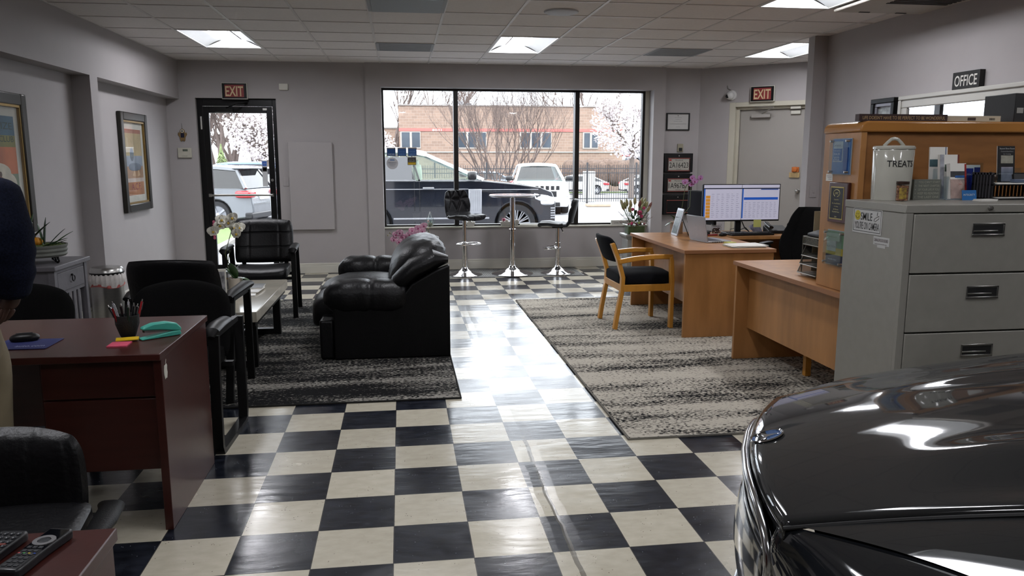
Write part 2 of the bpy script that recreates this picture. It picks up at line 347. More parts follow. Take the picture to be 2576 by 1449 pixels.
# ceiling tiles, T bars
LIGHTS = [(0, 5.30, 'rear_left'), (5, 5.30, 'c'), (10, 5.30, 'r'), (8, 2.27, 'n'), (3, 2.27, 'm'), (0, -.76, 'a'), (5, -.76, 'b'), (10, -.76, 'd'), (3, -3.8, 'e'), (8, -3.8, 'f'), (13, 2.27, 'g')]
LIGHTS = [l for l in LIGHTS if l[0] < 13]
ROWS = [7.76 - .62*0 - .61*i for i in range(0, 25)]; ROWS = [5.305 + .6085*k for k in range(4, -21, -1)]
def cellx(i): return GX0 + GP*i
skip = set()
for i, y, _ in LIGHTS:
    k = round((y-5.305)/.6085); skip |= {(i, k), (i, k+1)}
    
tile = MB(); tb = MB()
for i in range(-2, 17):
    for k in range(-21, 5):
        if (i, k) in skip: continue
        y0 = 5.305 + .6085*k; x0 = cellx(i); tile.box(x0, x0+GP, y0, y0+.6085, H+.006, H+.02)
CEIL = mat('ceiling_tile', '#dedad8', .9, var=.03, vs=30, bump=.25, bs=200)
struct(tile.build('ceiling', CEIL, flat=True))
for i in range(-2, 18): tb.box(cellx(i)-.011, cellx(i)+.011, -7, 7.9, H, H+.0095)
for k in range(-21, 6):
    y0 = 5.305 + .6085*k
    for i in range(-2, 17): 
        if (i, k) in skip and (i, k-1) in skip: continue
        tb.box(cellx(i)+.011, cellx(i+1)-.011, y0-.011, y0+.011, H+.001, H+.0095)
struct(tb.build('ceiling_grid', mat('t_bar_paint', '#cdcac8', .5, var=.02), flat=True))
struct(MB().box(-3.1, 8.2, -7.2, 8.1, 2.95, 3.1).build('ceiling_deck', WALL))
# troffers
FR = mat('troffer_frame', '#d5d6d6', .4, var=.02); REF = mat('troffer_reflector', '#c9cccd', .45, var=.02)
LENS = mat('lit_lens', '#fafaff', .5, var=.0, emit=LAMP)
def troffer(label, x0, y0):
    t = thing('ceiling_light', label, 'ceiling light', (x0, y0, H), 0, 'recessed ceiling lights')
    w, l = GP, 1.217
    m = MB(); m.box(.0, w, 0, .02, -.002, .02); m.box(0, w, l-.02, l, -.002, .02); m.box(0, .02, .02, l-.02, -.002, .02); m.box(w-.02, w, .02, l-.02, -.002, .02)
    m.build('frame', FR, t)
    for s in (0, 1):
        m = MB(); 
        def fn(a, b, s=s):
            x = .02 + a*(.205-.02); z = .004 + .075*math.sin(a*PI/2); x = w-x if s else x
            return (x, .02 + b*(l-.04), z)
        m.grid(fn, 8, 2); m.build('reflector', REF, t)
    for yy in (.0201, l-.0201): MB().quad((.02, yy, .004), (w-.02, yy, .004), (w-.2, yy, .085), (.2, yy, .085)).build('end_plate', REF, t, flat=True)
    m = MB(); m.grid(lambda a, b: (.205 + a*(w-.41), .05+b*(l-.1), .035 + .028*(1-math.sin(a*PI))), 9, 2); m.build('lens', LENS, t)
    return t
names = ['recessed ceiling light with one lit lens above the left exit door', 'recessed ceiling light with one lit lens in front of the shop window', 'recessed ceiling light cut off by the wall partition near the office door', 'recessed ceiling light at the top edge right of the round speaker',
 'recessed ceiling light above the aisle between the rugs', 'recessed ceiling light above the mahogany desks', 'recessed ceiling light above the car bonnet', 'recessed ceiling light on the far right behind the filing cabinet', 'recessed ceiling light behind the camera position on the left', 'recessed ceiling light behind the camera position on the right']
for (i, y, _), nm in zip(LIGHTS, names): troffer(nm, cellx(i), 5.305+.6085*round((y-5.305)/.6085))
# vents and speaker
VG = mat('vent_grey', '#8f9295', .6, var=.05)
def vent(label, i, k, perf=False):
    t = thing('ceiling_vent', label, 'ceiling vent', (cellx(i), 5.305+.6085*k, H), 0, 'ceiling vents'); w = GP; l = .6085
    m = MB(); m.box(.0, w, 0, .03, -.004, .006); m.box(0, w, l-.03, l, -.004, .006); m.box(0, .03, .03, l-.03, -.004, .006); m.box(w-.03, w, .03, l-.03, -.004, .006); m.build('frame', VG, t)
    m = MB()
    if perf: m.box(.03, w-.03, .03, l-.03, -.012, -.001); m.build('baffle', mat('vent_blue_grey', '#8d9499', .6, var=.08, vs=90), t, bev=.003)
    else:
        for q in range(18): m.box(.03, w-.03, .035+q*.0305, .035+q*.0305+.018, -.002, .004)
        m.build('louvre', VG, t)
    return t
vent('flat grey return air vent near the top edge of the ceiling', 3, -3, True)
vent('small grey louvred vent in front of the shop window', 3, 1)
vent('grey louvred vent right of the middle ceiling light', 8, 1)
t = thing('ceiling_cassette', 'large square air conditioning cassette with dark grille at top right', 'air conditioner', (cellx(9)+.02, 5.305+.6085*-5+.02, H))
m = MB(); m.box(0, .93, 0, 1.17, -.03, -.001); m.build('panel', mat('cassette_white', '#b5b1aa', .5, var=.02), t, bev=.012)
m = MB()
for q in range(9): m.box(.2, .7, .34+q*.05, .365+q*.05, -.034, -.0295)
m.build('grille', INK, t)
m = MB(); [m.box(x, x+.09, 1.115, 1.135, -.034, -.0295) for x in (.2, .52)]; m.box(.89, .905, .75, .85, -.034, -.0295); m.build('clip', INK, t)
t = thing('ceiling_speaker', 'round white speaker flush in a ceiling tile', 'speaker', (1.415, 3.92, H))
MB().lathe([(.0, -.012), (.11, -.012), (.14, -.006), (.145, .004)], n=40).build('grille', mat('speaker_white', '#b6b9bf', .6, var=.03, vs=200), t)
# baseboards
def base(name, x0, x1, y0, y1, face):
    m = MB(); m.box(x0, x1, y0, y1, 0, .105)
    if face == 'y': m.box(x0, x1, y0+.006, y1, .105, .135)
    elif face == 'x': m.box(x0, x1-.006, y0, y1, .105, .135)
    else: m.box(x0+.006, x1, y0, y1, .105, .135)
    struct(m.build(name, WHITE, bev=.004))
base('baseboard_back_left', -1.49, -.37, YB-.018, YB, 'y'); base('baseboard_knee', -.17, 3.47, 7.852, 7.87, 'y'); base('baseboard_surround_left', -.388, -.17, YS-.018, YS, 'y')
base('baseboard_surround_right', 3.47, 3.63, YS-.018, YS, 'y'); base('baseboard_back_corner', XN, -2.47, YB-.018, YB, 'y')
base('baseboard_left', XN, XN+.018, 5.04, YB, 'x'); base('baseboard_left_near', XN, XN+.018, -.6, 4.86, 'x'); base('baseboard_right', 4.312, 4.33, .9, 4.85, 'r'); base('baseboard_back_right', 3.63, 4.15, 7.782, 7.80, 'y')
m = MB(); m.box(0, .42, -.016, 0, 0, .13, DX); struct(m.build('baseboard_diagonal', WHITE, bev=.004))
# glass exit door
BL = mat('black_aluminium', '#0b0b0c', .35, var=.1, metal=.3)
GL = glassmat('window_glass', (.97, .985, .98), .8)
d = struct(thing('door_1', None, None)); y0, y1 = 7.80, 7.86
m = MB(); m.box(-2.47, -2.40, y0, y1, 0, 2.245); m.box(-1.545, -1.49, y0, y1, 0, 2.245); m.box(-2.40, -1.545, y0, y1, 2.15, 2.245); m.box(-2.40, -1.545, y0-.0, y1, 0, .015)
m.build('door_frame', BL, d, bev=.003)
m = MB(); m.box(-2.395, -2.325, y0-.02, y1-.03, .015, 2.145); m.box(-1.62, -1.55, y0-.02, y1-.03, .015, 2.145); m.box(-2.325, -1.62, y0-.02, y1-.03, 2.065, 2.145); m.box(-2.325, -1.62, y0-.02, y1-.03, .015, .13)
m.build('door_leaf', BL, d, bev=.003)
MB().box(-2.325, -1.62, y0, y0+.006, .13, 2.065).build('door_pane', GL, d, flat=True)
m = MB(); m.tube([(-2.36, y0-.06, 1.03), (-1.585, y0-.06, 1.03)], .014, 12); m.box(-2.375, -2.345, y0-.06, y0-.02, 1.01, 1.05); m.box(-1.6, -1.57, y0-.06, y0-.02, 1.01, 1.05); m.build('push_bar', STEEL, d)
m = MB(); m.tube([(-1.60, 7.86, 1.02), (-1.63, 7.90, 1.01), (-1.63, 7.90, .80), (-1.60, 7.86, .78)], .012, 10); m.build('pull_handle', STEEL, d)
m = MB(); m.box(-2.24, -2.02, y0-.075, y0-.02, 2.07, 2.12); m.tube([(-2.1, y0-.05, 2.125), (-1.95, y0-.2, 2.16), (-1.85, y0-.02, 2.19)], .009, 8); m.build('door_closer', BLACKM, d)
m = MB(); m.box(-2.432, -2.415, y0-.012, y0, 1.86, 2.02); m.box(-1.66, -1.61, y0-.035, y0-.02, 2.10, 2.125); m.build('hinge', mat('pale_metal', '#c9c9c4', .4, .3), d)
m = MB(); m.lathe([(.0, 0), (.018, 0), (.018, .01), (0, .01)], n=16, X=Matrix.Translation((-1.585, y0-.02, .70)) @ Matrix.Rotation(PI/2, 4, 'X')); m.lathe([(.0, 0), (.018, 0), (.018, .01), (0, .01)], n=16, X=Matrix.Translation((-1.585, y0-.02, 1.22)) @ Matrix.Rotation(PI/2, 4, 'X')); m.build('lock', STEEL, d)
MB().box(-1.71, -1.645, y0-.003, y0, 1.14, 1.47).build('door_sticker', mat('sticker_grey', '#cfd3d6', .5), d)
MB().box(-1.705, -1.65, y0-.005, y0-.003, 1.40, 1.46).build('blue_card_mark', mat('sticker_blue', '#3c66b5', .5), d)
MB().box(-1.705, -1.65, y0-.005, y0-.003, 1.33, 1.385).build('dark_card_mark', INK, d)
m = MB(); m.lathe([(0, 0), (.014, 0)], n=16, X=Matrix.Translation((-1.685, y0-.0062, 1.357)) @ Matrix.Rotation(PI/2, 4, 'X')); m.build('red_disc_mark', mat('mark_red', '#c8322c', .5), d)
m = MB(); m.lathe([(0, 0), (.014, 0)], n=16, X=Matrix.Translation((-1.668, y0-.0066, 1.357)) @ Matrix.Rotation(PI/2, 4, 'X')); m.build('orange_disc_mark', mat('mark_orange', '#e0902c', .5), d)
m = MB(); m.text('VISA', (-1.6775, y0-.005, 1.43), (1, 0, 0), (0, 0, 1), .012, .04); m.build('card_lettering', WHITE, d)
# pink sticker low on the stile
m = MB()
for k in range(7): m.sell((-2.345, y0-.022, .48+.035*k), (.05-.005*abs(k-3), .006, .04), 1, 1, 12, 6)
m.build('door_decal', mat('decal_pink', '#a8506a', .6), d)
# shop window
w = struct(thing('window_1', None, None)); y0, y1 = 7.905, 7.99; BR = mat('bronze_aluminium', '#1d1a18', .4, metal=.3, var=.1)
m = MB(); m.box(-.17, -.145, y0, y1, .585, 2.405); m.box(3.375, 3.41, y0, y1, .585, 2.405); m.box(-.145, 3.375, y0, y1, 2.38, 2.405); m.box(-.145, 3.375, y0, y1, .585, .61)
for x in (.80, 2.45): m.box(x-.03, x+.03, y0-.04, y1, .61, 2.38)
m.build('window_frame', BR, w, bev=.003)
m = MB(); m.box(3.41, 3.47, y0, y1, .585, 2.405); m.build('window_jamb', WHITE, w)
for a, b in ((-.145, .77), (.83, 2.42), (2.48, 3.375)): MB().box(a, b, 7.945, 7.952, .61, 2.38).build('window_pane', GL, w, flat=True)
# office door on the diagonal wall
d = struct(thing('door_2', None, None)); DP = mat('grey_door_paint', '#98948f', .45, var=.015); JB = mat('cream_jamb_paint', '#b9b5a6', .45, var=.02)
m = MB(); m.box(.42, .50, -.0, .2, 0, 2.235, DX); m.box(1.46, 1.52, 0, .2, 0, 2.235, DX); m.box(.5, 1.46, .0, .2, 2.175, 2.235, DX); m.build('door_frame', JB, d, bev=.003)
m = MB(); m.box(.5, .54, .06, .1, 0, 2.175, DX); m.box(1.42, 1.46, .06, .1, 0, 2.175, DX); m.box(.54, 1.42, .06, .1, 2.14, 2.175, DX); m.build('door_stop', JB, d, bev=.002)
MB().box(.542, 1.418, .10, .145, .01, 2.138, DX).build('door_leaf', DP, d, bev=.002)
m = MB(); m.lathe([(0, -.06), (.022, -.055), (.028, -.04), (.022, -.025), (.012, -.02), (.012, -.004), (.03, -.004), (.03, 0)], n=20, X=DX @ Matrix.Translation((1.345, .1, 1.07)) @ Matrix.Rotation(-PI/2, 4, 'X')); m.v = [(v[0]+0, v[1], v[2]) for v in m.v]; m.build('door_knob', STEEL, d)
m = MB(); m.box(.70, .95, .045, .10, 2.03, 2.075, DX); m.bar(DX @ Vector((.84, .05, 2.08)), DX @ Vector((1.02, -.06, 2.155)), .02, .008); m.bar(DX @ Vector((1.02, -.06, 2.155)), DX @ Vector((.75, .03, 2.17)), .02, .008); m.build('door_closer', DP, d, bev=.004)
m = MB(); m.box(1.21, 1.34, .035, .06, 2.13, 2.17, DX); m.box(1.21, 1.33, .07, .1, 2.065, 2.11, DX); m.build('door_sensor', WHITE, d, bev=.004)
m = MB(); m.box(1.26, 1.35, .075, .1, 1.32, 1.385, DX); m.lathe([(0, -.03), (.03, -.025), (.035, 0)], n=18, X=DX @ Matrix.Translation((1.30, .085, 1.355)) @ Matrix.Rotation(-PI/2, 4, 'X')); m.build('orange_alarm', mat('alarm_orange', '#b5642a', .5), d)
m = MB(); m.box(1.23, 1.36, .08, .1, 1.25, 1.315, DX); m.build('alarm_card', mat('card_tan', '#b49a6c', .6), d)
m = MB(); [m.text(s_, DX @ Vector((1.295, .08, z)), DD, (0, 0, 1), .009, .09) for s_, z in (('DO NOT USE', 1.30), ('ALARM WILL SOUND', 1.283), ('EMERGENCY EXIT', 1.266))]; m.build('card_lettering', INK, d)
# ---------------------------------------------------------------- outside
def gz(y): return -0.19 - 0.023*(y-13)
def outp(px, py, Y): p = P(px, py, Y=Y); return p
ASPH = mat('parking_lot_asphalt', '#6f6f72', .9, var=.12, vs=3, bump=.2, bs=40)
struct(MB().add([(-60, 8.02, gz(8.02)), (80, 8.02, gz(8.02)), (80, 120, gz(120)), (-60, 120, gz(120)), (-60, 8.02, -4), (80, 8.02, -4), (80, 120, -6), (-60, 120, -6)], [(0, 1, 2, 3), (7, 6, 5, 4), (0, 4, 5, 1), (1, 5, 6, 2), (2, 6, 7, 3), (3, 7, 4, 0)]).build('ground_outside', ASPH, flat=True))
GRASS = mat('lawn_green', '#56663a', .95, var=.3, vs=25, bump=.6, bs=120); KERB = mat('kerb_concrete', '#8f8d88', .85, var=.08, vs=12)
def patch(name, pts, mt, th=.06, up=.03):
    m = MB(); n = len(pts); vs = [(x, y, gz(y)+up) for x, y in pts]+[(x, y, gz(y)+up-th) for x, y in pts]
    m.add(vs, [tuple(range(n)), tuple(range(2*n-1, n-1, -1))]+[(i, i+n, (i+1) % n+n, (i+1) % n) for i in range(n)]); return m.build(name, mt, flat=True)
def gp(px, py, z=-.2): p = P(px, py, Z=z); return (p.x, p.y)
tag(patch('lawn', [gp(515, 650), gp(515, 575), gp(610, 562), gp(613, 585), gp(575, 610)], GRASS, .1, .05), 'small green lawn beside the kerb seen low through the glass exit door', 'lawn', kind='stuff')
tag(patch('kerb', [gp(515, 672), gp(515, 651), gp(575, 611), gp(613, 586), gp(640, 574), gp(640, 583), gp(600, 602)], KERB, .2, .08), 'pale concrete kerb curving around the small lawn by the exit door', 'kerb')
tag(patch('verge', [(11, 57), (34, 57), (34, 60.5), (11, 60.5)], GRASS, .1, .04), 'green grass verge along the road behind the black fence', 'lawn', kind='stuff')
tag(patch('sidewalk', [(11, 60.52), (34, 60.52), (34, 61.8), (11, 61.8)], KERB, .1, .08), 'narrow pale sidewalk crossing the grass verge behind the fence', 'sidewalk')
p = P(1500, 518, Y=30.5)
tag(MB().box(p.x-.4, p.x+.6, 30.3, 30.9, gz(30), gz(30)+.12).build('kerb_stone', mat('kerb_tan', '#a08f7c', .9, var=.1), bev=.02), 'low tan kerb stone in the parking lot in front of the black fence', 'kerb')
# facing building
BRK = brick_mat('split_face_block', '#8a7466', '#7c685c', '#8f8074', 1.0, .45, .22, .014)
def bx(px, Y=62): return P(px, 397, Y=Y).x
def bzz(py, Y=62): return P(1300, py, Y=Y).z
b = thing('office_building', 'long low tan block building with red band and number 8041 across the street', 'building', (0, 0, 0))
MB().box(bx(1005), bx(1565), 62, 75, -3, bzz(268)).build('wall', BRK, b, flat=True)
MB().box(bx(1004), bx(1566), 61.9, 75, bzz(268), bzz(265)).build('coping', mat('coping_grey', '#7c7672', .7), b)
MB().box(bx(1005), bx(1565), 61.94, 62, bzz(331), bzz(324)).build('red_band', mat('band_red', '#b0605a', .7, var=.05), b)
MB().box(bx(1005), bx(1565), 61.9, 62, bzz(384), bzz(381)).build('ledge', KERB, b)
m = MB(); m.text('8041', (bx(1100), 61.93, bzz(328)), (1, 0, 0), (0, 0, 1), .17, .75); m.build('house_number', WHITE, b)
WD = mat('dark_window_glass', '#333b44', .1, var=.2, vs=2); WF = mat('window_frame_tan', '#9c948c', .6)
for x0, x1, n in ((1008, 1059, 2), (1150, 1224, 3), (1307, 1387, 3), (1465, 1504, 2)):
    f = MB().box(bx(x0), bx(x1), 61.93, 61.99, bzz(374), bzz(332)).build('window', WF, b)
    q = (bx(x1)-bx(x0))/n; m = MB()
    for i in range(n): MB().box(bx(x0)+q*i+.12, bx(x0)+q*(i+1)-.06, 61.91, 61.93, bzz(371), bzz(334)).build('pane', WD, f)
rr = MB().box(bx(1160), bx(1176), 66, 68, bzz(268, 66), bzz(256, 66)).build('rooftop_unit', mat('unit_grey', '#8f969c', .5), b)
MB().box(bx(1179), bx(1198), 66, 68, bzz(268, 66), bzz(261, 66)).build('rooftop_unit', mat('unit_dark', '#5c6268', .5), b)
b = thing('side_building', 'lower brick wing at the far left of the shop window view', 'building', (0, 0, 0))
MB().box(bx(880, 80), bx(1004, 80), 80, 90, -3, bzz(325, 80)).build('wall', BRK, b, flat=True); MB().box(bx(880, 80), bx(1004, 80), 79.9, 90, bzz(325, 80), bzz(322, 80)).build('coping', mat('coping_grey', '#7c7672', .7), b)
# embankment and hedge
HEDGE = mat('winter_hedge', '#5b4c43', .95, var=.35, vs=6, bump=.9, bs=18)
m = MB(); random.seed(3)
for k in range(26):
    x = bx(1432, 58) + k*.21*1.0; m.sell((x, 58+random.uniform(-.2, .2), .35+random.uniform(-.1, .1)), (1.1, 1.6, 2.0), .7, .7, 10, 8)
tag(m.build('hedge', HEDGE), 'clipped brown winter hedge in front of the tan building', 'hedge', kind='stuff')
m = MB(); m.prism([(11.5, -2), (40, -2), (40, .9), (17, .8), (14, .2)], 66, 86, 'y'); struct(m.build('ground_bank', mat('rubble_bank', '#857b72', .95, var=.4, vs=8, bump=.9, bs=9)))
# bare and blossoming trees
BARK = mat('grey_bark', '#6a605a', .9, var=.2, vs=20); TWIG = mat('twig_brown', '#5d514c', .9, var=.15)
def branch(m, p, d, ln, r, depth, rnd, spread, n=5, tips=None, up=.06):
    pts = [p]; q = Vector(p); dd_ = Vector(d).normalized()
    for k in range(4):
        dd_ = (dd_ + Vector((rnd.uniform(-1, 1), rnd.uniform(-1, 1), rnd.uniform(-.5, 1)))*.13 + Vector((0, 0, up))).normalized(); q = q + dd_*ln/4; pts.append(tuple(q))
    m.tube(pts, [r, r*.85, r*.72, r*.6, r*.5], n, cap=False)
    if tips is not None and depth <= 1: tips += [Vector(x) for x in pts[1:]]
    if depth <= 0: return
    for k in range(3 if depth > 1 else 4):
        a = Vector(pts[rnd.choice((2, 3, 4))]); e = (dd_ + Vector((rnd.uniform(-1, 1), rnd.uniform(-1, 1), rnd.uniform(-.4, .7)))*spread).normalized()
        branch(m, tuple(a), e, ln*rnd.uniform(.6, .85), r*.55, depth-1, rnd, spread, max(3, n-1), tips, up)
def bare_tree(label, x, y, h, r, seed, stems=1, depth=4, spread=.8, name='bare_tree', z=None, group=None, lean=.35):
    rnd = random.Random(seed); t = thing(name, label, 'tree', (x, y, gz(y) if z is None else z), 0, group); m = MB()
    if stems == 1: branch(m, (0, 0, 0), (rnd.uniform(-.1, .1), 0, 1), h*.4, r, depth, rnd, spread)
    else:
        for k in range(stems):
            a = 2*PI*k/stems + rnd.uniform(-.2, .2); branch(m, (.25*math.cos(a), .25*math.sin(a), 0), (math.cos(a)*lean*rnd.uniform(.3, 1.6), math.sin(a)*lean*rnd.uniform(.3, 1.3), 1), h*.42, r*.5, depth, rnd, spread, up=.1)
    m.build('branches', TWIG, t); MB().cyl((0, 0, -.3), (0, 0, h*.12), r*1.15, r*.9, 9).build('trunk', BARK, t); return t
p = P(1262, 450, Y=41)
bare_tree('large multi-stemmed bare tree in the middle of the shop window view', p.x, 41, 7.0, .13, 5, 13, 5, .62, lean=1.0)
for lab, px, Y, h, sd in (('thin bare tree left of the tan building', 990, 78, 14, 1), ('bare treetop rising behind the building beside the left mullion', 1112, 84, 16, 2), ('second slim bare treetop behind the building near the left mullion', 1128, 104, 18, 9), ('bare treetop above the building roof left of the right mullion', 1420, 82, 15, 4), ('twiggy bare treetop above the roof just right of the right mullion', 1485, 80, 15, 6)):
    p = P(px, 397, Y=Y); bare_tree(lab, p.x, Y, h, .34, sd, 1, 4, .7, group='bare trees behind the building')
for i, (px, Y, h, sd) in enumerate(((520, 46, 9, 11), (560, 50, 10, 12), (610, 48, 8, 13), (655, 52, 9, 14), (690, 47, 9, 15))):
    p = P(px, 397, Y=Y); bare_tree('bare brown woodland tree far behind the cars seen through the glass exit door', p.x, Y, h, .34, sd, 3, 4, .7, group='bare woodland seen through the exit door')
BLOS = mat('cherry_blossom', '#d0c8c9', .8, var=.08, vs=30)
def cherry(label, x, y, cz, rx, rz_, seed, n, s=.1):
    rnd = random.Random(seed); t = thing('cherry_tree', label, 'tree', (x, y, gz(y))); g = gz(y); m = MB(); tips = []
    MB().cyl((0, 0, -.3), (0, 0, (cz-rz_*.7-g)), .2, .14, 10).build('trunk', BARK, t)
    for k in range(7):
        a = 2*PI*k/7; branch(m, (0, 0, cz-rz_*.75-g), (math.cos(a), math.sin(a), .55), rx*.6, .08, 4, rnd, .8, tips=tips)
    m.build('branches', BARK, t); b_ = MB()
    for k in range(n):
        q = Vector((rnd.gauss(0, 1), rnd.gauss(0, 1), rnd.gauss(0, 1))).normalized()*rnd.uniform(.25, 1)**.5
        c = Vector((q.x*rx, q.y*rx, cz-g+q.z*rz_)) if rnd.random() < .72 or not tips else rnd.choice(tips)+Vector((rnd.gauss(0, .1), rnd.gauss(0, .1), rnd.gauss(0, .1)))
        if rnd.random() < .35 and q.z > -.2 and math.sin(c.x*3+c.z*4+seed) > .55: continue
        a = Matrix.Rotation(rnd.uniform(0, 6), 4, 'X') @ Matrix.Rotation(rnd.uniform(0, 6), 4, 'Z'); w_ = s*rnd.uniform(.5, 1.1)
        b_.add([c + a @ Vector(v)*w_ for v in ((-.5, 0, .12), (0, -.5, 0), (.5, 0, .12), (0, .5, 0), (0, 0, -.25))], [(0, 1, 4), (1, 2, 4), (2, 3, 4), (3, 0, 4), (0, 1, 2, 3)])
    o = b_.build('blossom', BLOS, t, flat=True)
p = P(1592, 310, Y=42); cherry('white blossoming cherry tree at the right end of the shop window view', p.x, 42, p.z, 2.5, 2.1, 21, 5200, .15)
p = P(655, 345, Y=27); cherry('white blossoming cherry tree seen through the glass exit door', p.x+.25, 27, p.z, 1.45, .95, 22, 3800, .10)
p = P(955, 365, Y=48); cherry('white blossom showing at the lower left corner of the shop window', p.x, 48, p.z, 1.0, .9, 23, 900, .14)
t = thing('evergreen_tree', 'small green evergreen above the cars seen through the exit door', 'tree', (P(557, 397, Y=44).x, 44, gz(44)))
m = MB(); rnd = random.Random(2)
for k in range(420):
    a = rnd.uniform(0, 6.28); hh = rnd.uniform(0, 1); r_ = (1-hh)*1.1*rnd.uniform(.6, 1); m.cyl((.3*r_*math.cos(a), .3*r_*math.sin(a), .8+hh*2.4), (r_*math.cos(a), r_*math.sin(a), .7+hh*2.3), .04, .0, 4)
m.build('foliage', mat('evergreen', '#6d7a52', .9, var=.3), t); MB().cyl((0, 0, -.2), (0, 0, 2.5), .08, .03, 8).build('trunk', BARK, t)
# iron fence
t = thing('iron_fence', 'long black iron picket fence between the parking lot and the road', 'fence', (0, 34.5, 0)); IR = mat('fence_iron', '#2b2b2e', .5, var=.1)
zt = P(1478, 415, Y=34.5).z; zb = P(1478, 510, Y=34.5).z; xs = [P(1478, 400, Y=34.5).x + 2.44*0 - 2.44*i for i in range(9, -5, -1)]
xs = [xs[-1] + 1.0*0 for _ in ()] or xs
for i, x in enumerate(xs):
    MB().box(x-.04, x+.04, -.04, .04, zb-.1, zt+.12).build('post', IR, t)
    if i+1 < len(xs):
        m = MB(); x2 = xs[i+1]; nn = 22
        for k in range(1, nn): xx = x+(x2-x)*k/nn; m.box(xx-.011, xx+.011, -.011, .011, zb+.05, zt)
        for z in (zb+.2, zt-.38, zt-.17): m.box(min(x, x2), max(x, x2), -.02, .02, z-.02, z+.02)
        m.build('picket_panel', IR, t, flat=True)
p = P(1484, 455, Y=37); t = tag(MB().box(p.x-.28, p.x+.28, 37, 37.5, gz(37), P(1484, 431, Y=37).z).build('utility_cabinet', mat('utility_white', '#d0d2ce', .6), bev=.03), 'white utility cabinet standing behind the black iron fence', 'utility box')
# cars
TIRE = mat('tire_rubber', '#17171a', .8, var=.1); RIM = mat('alloy_rim', '#a9abb0', .3, .9, var=.05); CGL = glassmat('car_glass_light', (.72, .85, .80), 1.0); CGD = glassmat('car_glass_dark', (.10, .11, .13), 1.5)
LREF = mat('lamp_clear', '#c9ccd0', .15, var=.05, coat=.5); LRED = mat('tail_red', '#b01c22', .2, coat=.6); BLKP = mat('car_black_trim', '#131316', .35)
def wheel(par, x, y, r, w, sp=10, side=-1, dbl=False):
    t_ = MB(); X = Matrix.Translation((x, y, r)) @ Matrix.Rotation(PI/2*(1 if side < 0 else -1), 4, 'X')
    ri = r*.72; t_.lathe([(ri, -w*.5), (r*.96, -w*.5), (r, -w*.3), (r, w*.3), (r*.96, w*.5), (ri, w*.5), (ri, -w*.5)], n=36, X=X); o = t_.build('wheel', TIRE, par)
    m = MB(); m.lathe([(ri*.9, w*.36), (ri, w*.5), (ri*1.01, w*.40), (ri*.9, w*.30), (ri*.9, w*.36)], n=36, X=X)
    for k in range(sp):
        for da in ((-.09, .09) if dbl else (0,)):
            a = 2*PI*k/sp + da; ca, sa = math.cos(a), math.sin(a); m.tube([(.04*ca, .04*sa, w*.38), (ri*.5*ca, ri*.5*sa, w*.42), (ri*.96*ca, ri*.96*sa, w*.44)], 1, 4, sq=((.02 if dbl else .05), .02, (0, 0, 1)), X=X)
    m.lathe([(0, w*.45), (.05, w*.44), (.07, w*.36)], n=16, X=X); m.build('rim', RIM, o)
    m = MB(); m.lathe([(0, w*.2), (ri*.92, w*.2)], n=24, X=X); m.build('hub_dark_disc', mat('brake_dark', '#26262a', .5), o)  # plain dark disc closing the wheel behind the spokes
